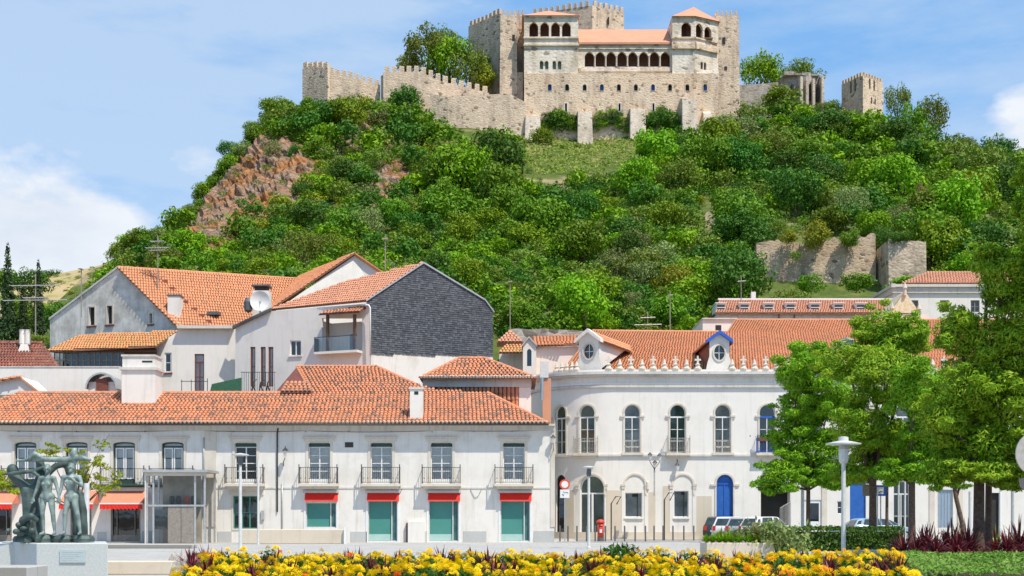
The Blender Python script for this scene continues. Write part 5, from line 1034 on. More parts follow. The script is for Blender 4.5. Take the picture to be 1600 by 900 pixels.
for px, py in ((258, 441), (269, 452), (290, 473), (304, 484), (315, 494), (326, 503)): q = on_plane(px, py, r0_, nA_); MB().box(q.x-.2, q.x+.2, q.y-.15, q.y+.2, q.z-.1, q.z+.16).build('vent_tile', T['tile_maroon'], gh_)
cpp = P(272.5, 500, 98.5); cc = thing('chimney', 'grey and white square chimney at the foot of the broad orange roof', 'chimney', cpp); m = MB(); m.box(cpp.x-.5, cpp.x+.45, cpp.y-.1, cpp.y+.9, cpp.z-.6, PZ(463, cpp.y)); m.build('shaft', T['plaster'], cc); m = MB(); m.box(cpp.x-.55, cpp.x+.5, cpp.y-.15, cpp.y+.95, PZ(463, cpp.y), PZ(460.5, cpp.y)); m.build('cap', T['metald'], cc)
# white lower house with veranda
D = 95.; vh = thing('veranda_house', 'white house with glazed veranda under a lichened orange lean-to roof', 'house', (PX(230, D), D, 8))
fv = flat(0, D); hs_ = [rect(PX(257, D), PX(268, D), PZ(582, D), PZ(551, D)), rect(PX(304, D), PX(319, D), PZ(612, D), PZ(553, D))]
m = MB(); wall(m, fv, [(PX(241, D), 8), (PX(369, D), 8), (PX(369, D), PZ(514, D)), (PX(278, D), PZ(511, D)), (PX(278, D), PZ(518, D)), (PX(243, D), PZ(540, D))], hs_, .2); m.add([fv(PX(369, D), 8, 0), fv(PX(369, D), 8, 5), fv(PX(369, D), PZ(514, D), 5), fv(PX(369, D), PZ(514, D), 0)], [(0, 1, 2, 3)]); m.build('wall', T['plaster2'], vh)
window(vh, fv, hs_[0], .12, T['white'], T['glassdark'], 1, 2, curtain=T['dark'], fw=.09); window(vh, fv, hs_[1], .12, T['redwood'], T['glass'], 2, 2, transom=PZ(566, D), curtain=T['curtain'], fw=.07, name='door')
m = MB(); m.fbox(fv, PX(256, D), PX(269.5, D), PZ(584.5, D), PZ(582, D), -.1, .02); m.build('sill', T['redwood'], vh)
m = MB(); m.fbox(fv, PX(279, D), PX(366, D), PZ(514.5, D), PZ(510, D), -.5, .05); m.build('eave', T['cornice'], vh)
V = 93.6; roof(vh, [P(72, 548.5, V), P(243, 541, V), P(279, 517, V+2.6), P(125, 523, V+2.6)], T['under'], T['tile_yellow'], .21, .34, .1, h=.05)
fv2 = flat(0, V+.5); m = MB(); m.fbox(fv2, PX(78, V), PX(240, V), PZ(606, V), PZ(585, V), 0, .2); m.build('veranda_base', T['plaster'], vh)
m = MB(); m.fbox(fv2, PX(190, V), PX(241, V), PZ(606, V), PZ(543, V), .1, .25); m.build('board_wall', T['wood'], vh); MB().box(PX(80, V), PX(241, V), V+2.4, V+2.5, 8, PZ(530, V)).build('rear_wall', T['dark'], vh)
for i in range(6): a, b = PX(80+18.5*i, V), PX(80+18.5*(i+1), V); window(vh, fv2, rect(a, b-.04, PZ(585, V), PZ(549, V)), .1, T['greywood'], T['glassdark'], 2, 3, fw=.05, name='veranda_window')
m = MB(); m.fbox(fv2, PX(76, V), PX(241, V), PZ(549, V), PZ(545.5, V), -.1, .25); m.build('beam', T['wood'], vh)
# parapet wall with vaulted hatch
D = 90.; tw_ = thing('terrace_wall', 'plain white terrace wall with a grey vaulted hatch behind the low roof', 'wall', (PX(80, D), D, 7)); m = MB(); m.box(PX(-120, D), PX(188, D), D, D+.4, 7, PZ(574, D)); m.build('wall', T['plaster2'], tw_); m = MB(); m.box(PX(-120, D), PX(188, D), D-.04, D+.45, PZ(574, D), PZ(572.3, D)); m.build('coping', T['cornice'], tw_)
vs = []; n = 12; c = P(158, 607, D-1.8); r_ = 1.12
m = MB()
for i in range(n+1): a = math.pi*i/n; y = math.sin(a); vs += [(c.x+math.cos(a)*r_, c.y, c.z+y*r_), (c.x+math.cos(a)*r_, c.y+1.75, c.z+y*r_), (c.x+math.cos(a)*(r_-.12), c.y, c.z+y*(r_-.12))]
m.add(vs, [(3*i, 3*i+3, 3*i+4, 3*i+1) for i in range(n)]+[(3*i+2, 3*i+5, 3*i+3, 3*i) for i in range(n)]); m.build('vault', T['metal'], tw_); m = MB(); m.box(c.x-.42, c.x+.36, c.y+.25, c.y+.35, c.z-.4, c.z+.7); m.build('hatch_door', T['redwood'], tw_); m = MB(); m.box(c.x-1, c.x+1, c.y+.4, c.y+1.7, c.z-.4, c.z+.5); m.build('hatch_core', T['plaster'], tw_)
D = 92.; mr = thing('maroon_roofed_house', 'house with dark maroon tiled roof at the left edge beside the veranda', 'house', (PX(30, D), D, 8))
roof(mr, [P(-60, 576, D), P(93, 574, D), P(64, 533, D+2.6), P(-60, 531, D+2.6)], T['under'], T['tile_maroon'], .22, .34, .1, h=.08); m = MB(); m.box(PX(-60, D), PX(88, D), D+.3, D+5, 6, PZ(577, D)); m.build('wall', T['plaster'], mr)
q = P(39, 545, D+1.8); cc = thing('chimney', 'white double pot chimney on the dark maroon roof', 'chimney', q); MB().hexa([(q.x-.42, q.y-.3, q.z-.3), (q.x+.42, q.y-.3, q.z-.3), (q.x+.42, q.y+.3, q.z-.3), (q.x-.42, q.y+.3, q.z-.3), (q.x-.25, q.y-.2, q.z+.3), (q.x+.25, q.y-.2, q.z+.3), (q.x+.25, q.y+.2, q.z+.3), (q.x-.25, q.y+.2, q.z+.3)]).build('base', T['plaster2'], cc)
for e in (-1, 1): MB().lathe([(.2, .3), (.22, .4), (.2, 1.3), (.23, 1.4)], (q.x+e*.2, q.y, q.z), 10).build('pot', T['plaster2'], cc)
D = 83.5; sg = thing('gable_house', 'small white gable with orange roof at the far left behind the low roof', 'house', (PX(20, D), D, 6)); m = MB(); m.prism([P(-60, 618, D), P(62, 616, D), P(32, 589, D), P(-60, 612, D)], (0, 3, 0)); m.build('gable', T['plaster'], sg)
roof(sg, [P(-60, 606, D-.3), P(32, 588, D-.3), P(30, 588, D+3), P(-60, 604, D+3)], T['under'], T['tile_new'], .25, .38, .1, h=.06); MB().hexa([P(30, 590, D-.2), P(66, 618, D-.2), P(66, 618, D+3), P(30, 590, D+3), P(30, 587, D-.2), P(66, 615, D-.2), P(66, 615, D+3), P(30, 587, D+3)]).build('roof_rear', T['tile_new'], sg)
# white gable, slate-hung house with loggia
D = 99.; wg = thing('gable_house', 'plain white gable rising between the broad orange roof and the slate gable', 'house', (PX(560, D), D, 9)); a, b, c = P(430, 486, 97), P(640, 452, 99), P(556, 398, 99)
m = MB(); m.prism([(a.x, 98, 9), (b.x+1, 99, 9), b+Vector((1, 0, -1)), c, a], (0, .4, 0)); m.build('gable', T['plaster2'], wg)
re2 = P(468, 431, 106); a_, c_ = a+Vector((-.5, -.2, 0)), c+Vector((0, -.3, .12)); nW_ = (c_-a_).cross(re2-a_); roof(wg, [a_, c_, re2, on_plane(416, 484, a_, nW_)], T['under'], T['tile_new'], .205, .33, .1, h=.05); MB().slab([c+Vector((.0, -.3, .1)), b+Vector((1.2, -.3, -.9)), b+Vector((0, 7, -.9)), re2], .1).build('roof_rear', T['tile_new'], wg)
sh = thing('slate_house', 'white house with dark slate hung gable and orange roof above the low roof', 'house', (PX(620, 90), 90, 8))
pk = P(661, 411.5, 91.5); sl0 = P(571, 471, 89.3); sr = P(772, 490, 94.5); sr2 = P(752, 470, 94); fs_ = flat(sl0.x, sl0.y, sr.x-sl0.x, sr.y-sl0.y); LS = (sr.xy-sl0.xy).length
def su_(px, py):
    d = Vector(((px-CX)/F, 1)); e = Vector((sr.x-sl0.x, sr.y-sl0.y)); n = Vector((-e.y, e.x)); D = sl0.xy.dot(n)/d.dot(n); return ((Vector((PX(px, D), D))-sl0.xy).length*(1 if px > 571 else -1), PZ(py, D))
gp_ = [su_(580, 553), su_(770, 557), su_(770, 489), su_(757, 470), su_(700, 436), su_(661, 412), su_(571, 471.5), su_(580, 480)]
m = MB(); base = [(gp_[0][0]-.4, 7), (gp_[1][0], 7), gp_[1], gp_[0]]; m.add([fs_(*p, .0) for p in base], [(0, 1, 2, 3)]); m.add([fs_(*p, .03) for p in gp_], [tuple(range(len(gp_)))]); q = Vector(fs_(*gp_[1], 0)); m.add([fs_(gp_[1][0], 7, 0), fs_(gp_[1][0], 7, 9), fs_(*gp_[2], 9), fs_(*gp_[2], 0)], [(0, 1, 2, 3)]); m.build('gable_wall', T['plaster'], sh)
tiles(MB(), [fs_(*p, -.01) for p in gp_], .2, .15, 'flat', jit=.012).build('slate', T['slate'], sh, kind='stuff')
s = MB()
for a, b in (((571, 471.5), (661, 412)), ((661, 412), (757, 470)), ((757, 470), (771, 489))): a, b = su_(*a), su_(*b); A_, B_, C_, E_ = (Vector(fs_(*p, d)) for p, d in ((a, -.14), (b, -.14), (b, .3), (a, .3))); up_ = Vector((0, 0, .12)); s.hexa([A_, B_, C_, E_, A_+up_, B_+up_, C_+up_, E_+up_])
s.build('verge', T['metal'], sh, kind='stuff')
el = P(423, 483, 93.2); A_, B_ = Vector(fs_(*su_(571, 471.5), -.1))+Vector((0, 0, .08)), Vector(fs_(*su_(661, 412), -.1))+Vector((0, 0, .08)); nn = (A_-el).cross(B_-el); roof(sh, [el, A_, B_, on_plane(536, 440.5, el, nn), on_plane(443, 475, el, nn)], T['under'], T['tile_pink'], .2, .31, .12, h=.045)
MB().slab([Vector(fs_(*su_(661, 413), .04)), Vector(fs_(*su_(757, 471), .04)), Vector(fs_(*su_(757, 471), 9)), Vector(fs_(*su_(661, 413), 11))], .1).build('roof_rear', T['tile_pink'], sh)
# its white front with eave, window, loggia
W0 = P(366, 512, 93.8); w1 = P(424, 485, 93.4); W2_ = P(577, 476, 89.6); fz = flat(W0.x, W0.y, W2_.x-W0.x, W2_.y-W0.y)
def wz(px, py):
    d = Vector(((px-CX)/F, 1)); e = Vector((W2_.x-W0.x, W2_.y-W0.y)); n = Vector((-e.y, e.x)); D = W0.xy.dot(n)/d.dot(n); return ((Vector((PX(px, D), D))-W0.xy).length, PZ(py, D))
def wr_(x0, x1, y0, y1): a = wz(x0, y1); b = wz(x1, y1); return [a, b, (b[0], wz(x1, y0)[1]), (a[0], wz(x0, y0)[1])]
hs_ = [wr_(453, 470.5, 532, 556)]+[wr_(x, x+8, 542, 604) for x in (391, 407, 419)]; lo_ = wr_(503, 566, 497, 551)
m = MB(); wall(m, fz, [(0, 7), (wz(580, 600)[0], 7), wz(579, 474), wz(424, 486), wz(368, 511)], hs_+[lo_], .25); m.build('wall', T['plaster2'], sh)
window(sh, fz, hs_[0], .12, T['white'], T['glassdark'], 2, 1, curtain=T['dark'], fw=.07); s = MB(); s.fbox(fz, hs_[0][0][0]-.1, hs_[0][1][0]+.1, hs_[0][0][1]-.1, hs_[0][0][1], -.08, .02); s.build('sill', T['plaster'], sh)
for q in hs_[1:]: window(sh, fz, q, .1, T['redwood'], T['glass'], 1, 2, curtain=T['curtain'], fw=.1, name='door')
s = MB(); s.fbox(fz, lo_[0][0], lo_[1][0], lo_[0][1], lo_[2][1], 1.4, 1.5); s.fbox(fz, lo_[0][0]-.02, lo_[0][0], lo_[0][1], lo_[2][1], .25, 1.45); s.fbox(fz, lo_[0][0], lo_[1][0], lo_[0][1]-.1, lo_[0][1], .25, 1.5); s.build('loggia_wall', T['plaster2'], sh, kind='stuff')
q = wr_(530, 542, 516, 550); window(sh, lambda a, b, c: fz(a, b, c+1.28), q, .08, T['white'], T['glassdark'], 1, 1, curtain=T['dark'], fw=.1, name='door'); q = wr_(552, 563, 518, 538); window(sh, lambda a, b, c: fz(a, b, c+1.28), q, .08, T['wood'], T['glassdark'], 1, 1, curtain=T['dark'], fw=.08)
bl = wr_(499, 566, 528, 553); s = MB(); s.fbox(fz, bl[0][0], bl[1][0], bl[0][1]-.12, bl[0][1]+.05, -.75, .25); b = s.build('balcony', T['plaster2'], sh); s = MB(); s.fbox(fz, bl[0][0], bl[1][0], bl[0][1]+.05, bl[0][1]+1.05, -.72, -.70); s.fbox(fz, bl[0][0], bl[0][0]+.02, bl[0][1]+.05, bl[0][1]+1.05, -.7, .0); s.build('glass_railing', T['glass'], b, kind='stuff'); s = MB(); s.fbox(fz, bl[0][0], bl[1][0], bl[0][1]+1.05, bl[0][1]+1.09, -.74, -.68); s.build('handrail', T['iron'], b)
for px in (518, 560): a = wz(px, 552); c = wz(px, 493); s = MB(); s.fbox(fz, a[0]-.09, a[0]+.09, bl[0][1], c[1], -.62, -.44); s.build('post', T['wood'], sh)
q = [Vector(fz(*wz(508, 494), -.9)), Vector(fz(*wz(572, 490), -.9)), Vector(fz(*wz(572, 479), .1)), Vector(fz(*wz(516, 484), .1))]; roof(sh, q, T['wood'], T['tile_old'], .25, .32, .08, h=.06, name='canopy_roof')
pts = [Vector(fz(*wz(568, 477), -.3)), Vector(fz(*wz(580, 478), -.35)), Vector(fz(*wz(582, 482), -.35)), Vector(fz(*wz(582, 558), -.3))]; pipe(sh, pts, .06, T['white'])
s = MB(); A_, B_ = Vector(fz(*wz(366, 514), -.25)), Vector(fz(*wz(426, 486), -.25)); s.hexa([A_, B_, B_+Vector((0, .5, 0)), A_+Vector((0, .5, 0)), A_+Vector((0, 0, .2)), B_+Vector((0, 0, .2)), B_+Vector((0, .5, .2)), A_+Vector((0, .5, .2))]); s.build('eave', T['metald'], sh)
# terrace railing, green mesh, furniture of the terrace
D = 90.5; tr_ = thing('terrace_railing', 'thin dark terrace railing in front of the reddish french doors', 'railing', (PX(405, D), D, PZ(612, D))); s = MB(); z0, z1 = PZ(613, D), PZ(582, D)
for px in np.arange(378, 431, 3.4): s.box(PX(px, D)-.012, PX(px, D)+.012, D, D+.024, z0, z1)
s.box(PX(376, D), PX(431, D), D-.01, D+.035, z1, z1+.04); s.build('bars', T['iron'], tr_, kind='stuff')
s = MB()
for px in (393, 405, 416): s.tube([(PX(px-4, D), D+.8, z0), (PX(px, D), D+.6, z0+.8), (PX(px+4, D), D+.9, z0+1.0)], .05, 5); s.tube([(PX(px+4, D), D+.8, z0), (PX(px, D), D+.6, z0+.5)], .05, 5)
tag(s.build('terrace_furniture', T['iron'], None, loc=(PX(405, D), D+.7, z0), kind='stuff'), 'dark folded furniture on the terrace behind the thin railing', 'furniture')
s = MB(); q = [P(328, 612, D-.2), P(377, 612, D-.2), P(377, 590, D-.2), P(331, 600, D-.2)]; s.prism(q, (0, .08, 0)); tag(s.build('mesh_screen', T['canvas'], None, loc=q[0]), 'green mesh screen on the terrace edge left of the thin railing', 'screen')
s = MB(); s.box(PX(325, D), PX(326, D), D-.3, D-.26, PZ(613, D), PZ(592, D)); 
for px in (285, 300): s.box(PX(px, D), PX(px, D)+.04, D-.3, D-.26, PZ(613, D), PZ(594, D))
s.box(PX(284, D), PX(326, D), D-.3, D-.27, PZ(597, D), PZ(596, D)); tag(s.build('terrace_rail', T['iron'], None, loc=(PX(305, D), D-.3, PZ(613, D)), kind='stuff'), 'thin rail on the terrace before the white door with red frame', 'railing')
# dish and its chimney
D = 93.; q = P(405, 492, D); cc = thing('chimney', 'square chimney with dark open cap behind the white dish', 'chimney', q); MB().box(q.x-.6, q.x+.6, q.y+.5, q.y+1.6, q.z-1.5, PZ(452, D)).build('shaft', T['plaster'], cc); MB().box(q.x-.45, q.x+.45, q.y+.6, q.y+1.5, PZ(452, D), PZ(445, D)).build('vent', T['darkwood'], cc); MB().box(q.x-.65, q.x+.65, q.y+.45, q.y+1.65, PZ(445, D), PZ(442.5, D)).build('cap', T['metald'], cc)
t_ = thing('satellite_dish', 'round white satellite dish in front of the dark capped chimney', 'dish', P(406, 490, D-.4)); c = P(406, 470, D-.35); vs = []
m = MB(); n = 18
for r_, d_ in ((0, .2), (.3, .17), (.55, .08), (.72, 0)): vs += [c+Vector((r_*math.cos(a), d_-.12*r_*math.sin(a)*0, r_*math.sin(a))) for a in np.linspace(0, 2*math.pi, n, endpoint=False)]
m.add(vs, [(i*n+k, i*n+(k+1) % n, (i+1)*n+(k+1) % n, (i+1)*n+k) for i in range(3) for k in range(n)]); m.build('reflector', T['white'], t_, smooth=True); MB().tube([c+Vector((0, .2, 0)), c+Vector((0, .25, -.5)), P(406, 490, D-.1)], .05, 6).build('mast', T['metal'], t_); MB().tube([c+Vector((0, .1, -.6)), c+Vector((.05, -.5, -.1))], .02, 5).build('feed_arm', T['metal'], t_)
q = P(388, 474, D); MB().lathe([(.05, -.7), (.3, -.5), (.33, .1), (.2, .4)], q, 10).build('flue', T['metald'], cc)
# television aerials
def aerial(px, py0, py1, D, label, arms):
    t = thing('television_aerial', label, 'aerial', P(px, py1, D)); MB().tube([P(px, py1, D), P(px, py0, D)], .045, 5).build('mast', T['greywood'], t)
    for y, w_ in arms:
        c = P(px, y, D); MB().tube([c+Vector((-w_, -.1, 0)), c+Vector((w_, -.1, .05))], .035, 5).build('boom', T['metal'], t); s = MB()
        for k in range(6): x = c.x-w_+2*w_*k/5; s.box(x-.012, x+.012, c.y-.45, c.y+.3, c.z-.012, c.z+.02)
        s.build('element', T['metal'], t, kind='stuff')
aerial(55.5, 428, 525, 93, 'tall television aerial with three cross arms against the woods at the far left', ((447, 1.7), (470, 2.3), (466, .8)))
aerial(127, 420, 496, 100, 'thin rust brown aerial mast in front of the grey gable', ((421, .12),)); aerial(246.5, 368, 470, 100, 'television aerial mast standing on the broad orange roof', ((378, .5), (388, .9), (392, .6)))
aerial(602, 368, 422, 101, 'thin pale mast rising left of the slate gable peak', ((374, .2),)); aerial(797, 440, 516, 104, 'thin grey mast beside the small pyramid roof', ((441, .15),)); aerial(1158, 432, 470, 118, 'small cross shaped aerial above the salmon dormer roof', ((440, .35),)); aerial(1012, 487, 520, 104, 'double barred aerial above the palace ridge', ((497, .6), (508, 1.1)))
aerial(1047, 455, 520, 104, 'tall thin mast above the palace ridge between the two round dormers', ((462, .2),))
# ---------------------------------------------------------------- street furniture and cars
def street_lamp(px, D, ytop, label, group='street lamps'):
    x = PX(px, D); H = PZ(ytop, D); t = thing('street_lamp', label, 'street lamp', (x, D, 0), group); k = H/4.4
    MB().lathe([(.11, 0), (.11, .08), (.085, .1), (.075, H-.95*k), (.06, H-.9*k)], (x, D, 0), 12).build('pole', T['metalw'], t, smooth=False)
    MB().lathe([(.10, H-.98*k), (.17*k, H-.9*k), (.18*k, H-.42*k)], (x, D, 0), 12).build('lantern', T['lampglass'], t)
    MB().lathe([(.19*k, H-.46*k), (.16*k, H-.32*k), (.16*k, H-.26*k)], (x, D, 0), 12).build('collar', T['metal'], t)
    MB().lathe([(.15*k, H-.33*k), (.62*k, H-.29*k), (.62*k, H-.25*k), (.25*k, H-.17*k), (.18*k, H-.16*k), (.17*k, H-.02*k), (.05, H)], (x, D, 0), 20).build('shade', T['metalw'], t)
    return t
street_lamp(1318, 46, 682, 'tall grey street lamp with disc shade in front of the right hand trees')
def thin_lamp(px, D, ytop, label, w_=.34):
    x = PX(px, D); H = PZ(ytop, D); t = thing('street_lamp', label, 'street lamp', (x, D, 0), 'street lamps')
    MB().lathe([(.1, 0), (.1, .06), (.07, .1), (.06, H-.5)], (x, D, 0), 10).build('pole', T['metalw'], t)
    MB().lathe([(.06, H-.5), (.12, H-.42), (.09, H-.12)], (x, D, 0), 10).build('lantern', T['metald'], t); MB().lathe([(.1, H-.13), (w_, H-.08), (w_, H-.05), (.06, H)], (x, D, 0), 16).build('shade', T['metalw'], t)
thin_lamp(375.5, 52, 708, 'slender grey street lamp left of the low beige wall'); thin_lamp(920, 60, 728, 'slender grey street lamp before the large arched doorway')
def post(px, D, ytop, r, m, label, name='post', cat='post', ybot=None):
    x = PX(px, D); return tag(MB().lathe([(r*1.3, 0), (r*1.3, .04), (r, .06), (r*.95, PZ(ytop, D))], (x, D, 0), 10).build(name, m, None, loc=(x, D, 0)), label, cat)
post(403.5, 68, 718, .06, T['metalw'], 'thin grey post behind the low beige wall, right of the slender lamp'); post(135.5, 45, 755, .10, T['metalw'], 'pale round post standing right of the bronze figures'); post(1254, 72, 715, .1, T['metalw'], 'pale post partly hidden in the low branches left of the white door')
post(1404, 66, 752, .05, T['metalw'], 'thin pale post before the glazed entrance, left one'); post(1414, 68, 752, .05, T['metalw'], 'thin pale post before the glazed entrance, right one'); post(1516, 70, 768, .1, T['metalw'], 'pale post directly behind the big dark trunk'); post(1563, 58, 760, .045, T['white'], 'thin white post right of the big dark trunk'); post(1582, 70, 752, .09, T['metal'], 'grey post at the far right before the pale shop front')
post(1371, 60, 770, .035, T['metal'], 'thin grey post just right of the middle trunk')
bsrc = None
for i, px in enumerate([875, 887.5, 901.5, 916.5, 930, 946, 961, 976, 992.5, 1008.5]):
    D = 73.5; x = PX(px, D); H = .96 if i else .96
    if bsrc is None: bsrc = tag(MB().lathe([(.055, 0), (.055, .05), (.045, .07), (.045, .93), (.03, .97)], (x, D, 0), 8).build('bollard', T['metald'], None, loc=(x, D, 0)), 'dark iron bollard in the row along the kerb before the arched palace', 'bollard', 'dark bollards along the kerb')
    else: o = bsrc.copy(); C.objects.link(o); o.location = (x, D, 0)
for i, px in enumerate([1022, 1036, 1051.5, 1068.5, 1084]):
    D = 75.2; o = bsrc.copy(); C.objects.link(o); o.location = (PX(px, D), D, 0)
tag(MB().box(PX(870, 73.5), PX(1030, 73.5), 73.3, 73.42, 0, .07).box(PX(1010, 75.2), PX(1100, 75.2), 75.0, 75.15, 0, .09).build('kerb', T['concrete']), kind='stuff')
# pillar box, no-entry style ring sign, bracket stands
D = 75.; x = PX(938.5, D); t = thing('pillar_box', 'red cylindrical pillar box in front of the large arched doorway', 'post box', (x, D, 0))
MB().lathe([(.2, 0), (.2, .28)], (x, D, 0), 14).build('base', T['metald'], t); MB().lathe([(.19, .28), (.19, 1.12)], (x, D, 0), 14).build('body', T['redpaint'], t, smooth=True); MB().lathe([(.24, 1.12), (.25, 1.2), (.2, 1.28), (.05, 1.34)], (x, D, 0), 14).build('cap', T['redpaint'], t); MB().box(x-.1, x+.1, D-.2, D-.17, .92, .97).build('slot', T['dark'], t); MB().box(x-.07, x+.07, D-.2, D-.17, .55, .75).build('notice', T['white'], t)
D = 74.2; x = PX(882.5, D); t = thing('road_sign', 'round red ringed white traffic sign with a white plate below', 'road sign', (x, D, 0)); zc = PZ(757, D)
MB().tube([(x, D, 0), (x, D, zc+.2)], .035, 8).build('pole', T['metal'], t); MB().tube([(x, D-.06, zc), (x, D-.04, zc)], .30, 24).build('ring', T['signred'], t); MB().tube([(x, D-.068, zc), (x, D-.05, zc)], .2, 24).build('disc', T['white'], t); o = MB().box(x-.27, x+.27, D-.06, D-.03, PZ(778, D), PZ(765, D)).build('plate', T['white'], t)
MB().tube([(x-.15, D-.066, PZ(772, D)), (x-.05, D-.066, PZ(774, D))], .025, 5).tube([(x+.02, D-.066, PZ(769, D)), (x+.17, D-.066, PZ(769.5, D)), (x+.18, D-.066, PZ(771, D))], .018, 5).tube([(x-.08, D-.066, PZ(768, D)), (x-.02, D-.066, PZ(770.5, D))], .015, 5).build('pictogram', T['metald'], o, kind='stuff')
for px, yb, lab in ((955, 776, 'dark bent bracket stand between pillar box and second arch'), (1038, 770, 'dark bent bracket stand left of the third arch')):
    D = 80.; x = PX(px, D); MB_ = MB().tube([(x, D, 0), (x, D, PZ(yb+11, D)), (x+.28, D, PZ(yb, D)), (x+.6, D, PZ(yb, D)), (x+.34, D, PZ(yb+12, D))], .045, 6); tag(MB_.build('bracket_stand', T['iron'], None, loc=(x, D, 0)), lab, 'stand')
# three armed lantern on the facade pole, wall lantern above the third arch
D = 84.; x = PX(1022.5, D); t = thing('wall_lantern', 'ornate triple lantern on a tall wall pole between second and third arch', 'lantern', (x, D, 2)); zt = PZ(720, D)
MB().tube([(x, D, PZ(775, D)), (x, D, zt-.2)], .05, 8).build('pole', T['iron_light'], t); MB().lathe([(.03, 0), (.12, .25), (.1, .7), (.03, .8)], (x-.45, D, PZ(770, D)), 8).build('bracket', T['trim'], t)
for dx, dz in ((-.32, .05), (0, -.45), (.3, .0)):
    c = Vector((x+dx, D-.3, zt+dz)); o = MB().lathe([(.07, 0), (.14, .3), (.14, .31)], c, 6).build('lamp_glass', T['lampglass'], t); MB().lathe([(.18, .31), (.08, .42), (.02, .5)], c, 6).build('lamp_cap', T['iron'], o); MB().tube([(x, D, zt-.55), c+Vector((0, .1, -.12)), c], .022, 5).build('arm', T['iron'], o)
c = Vector((PX(1063.5, D), D+1.7, PZ(734, D))); t = thing('wall_lantern', 'small dark lantern fixed above the third arch', 'lantern', c); MB().lathe([(.08, 0), (.15, .35), (.15, .36)], c, 6).build('lamp_glass', T['lampglass'], t); MB().lathe([(.18, .36), (.06, .5), (.03, .55), (.04, .75)], c, 6).build('lamp_cap', T['iron'], t)
c = Vector((PX(864, 74), 73.7, PZ(690, 74))); t = thing('wall_lantern', 'black lantern at the right corner of the low white building', 'lantern', c); MB().lathe([(.07, -.1), (.14, .2), (.14, .21)], c, 6).build('lamp_glass', T['lampglass'], t); MB().lathe([(.17, .21), (.06, .33), (.02, .4)], c, 6).build('lamp_cap', T['iron'], t); MB().tube([c+Vector((0, 0, -.1)), c+Vector((.02, 0, -.5)), c+Vector((.0, .3, -.55))], .025, 5).build('arm', T['iron'], t)
# signs at the right
D = 64.; x = PX(1376, D); t = thing('parking_sign', 'blue edged white square sign among the right hand trunks', 'road sign', (x, D, 0)); z0, z1 = PZ(775, D), PZ(758, D); MB().tube([(x, D, 0), (x, D, z0)], .035, 6).build('pole', T['metal'], t); o = MB().box(x-.28, x+.28, D-.04, D-.02, z0, z1).build('panel', T['signblue'], t); MB().box(x-.2, x+.15, D-.05, D-.045, z0+.1, z1-.1).build('symbol_panel', T['white'], o)
MB().tube([(x-.1, D-.055, z0+.15), (x-.02, D-.055, z0+.25), (x+.08, D-.055, z0+.24)], .02, 5).build('symbol', T['metald'], o)
D = 17.2; x = PX(1622, D); zc = PZ(709, D); t = thing('road_sign', 'grey back of a round traffic sign cut by the right edge', 'road sign', (x, D, .0)); MB().tube([(x, D, zc), (x, D+.025, zc)], .30, 32).build('disc', T['iron_light'], t); MB().tube([(x+.02, D-.06, 0), (x+.02, D-.06, zc+.2)], .032, 10).build('pole', T['metald'], t)
for dz in (-.12, .1): MB().box(x-.16, x+.16, D-.03, D-.005, zc+dz-.02, zc+dz+.02).build('clamp', T['metald'], t)
D = 17.6; t = thing('road_sign', 'pale grey tilted plate under the round sign at the right edge', 'road sign', (PX(1612, D), D, 0)); MB().hexa([(PX(1594, D), D, PZ(760, D)), (PX(1640, D), D, PZ(800, D)), (PX(1640, D), D+.02, PZ(800, D)), (PX(1594, D), D+.02, PZ(760, D)), (PX(1592, D), D, PZ(748, D)), (PX(1640, D), D, PZ(740, D)), (PX(1640, D), D+.02, PZ(740, D)), (PX(1592, D), D+.02, PZ(748, D))]).build('plate', T['metald'], t); MB().tube([(PX(1640, D), D+.06, 0), (PX(1640, D), D+.06, PZ(742, D))], .03, 8).build('pole', T['metald'], t)
D = 63.; x = PX(1356, D); o = MB().box(PX(1348, D), PX(1359, D), D, D+.06, PZ(775, D), PZ(757, D)).build('panel_sign', T['greywood'], None, loc=(x, D, PZ(775, D))); tag(o, 'small brown notice panel at the middle trunk left of the blue edged sign', 'sign')
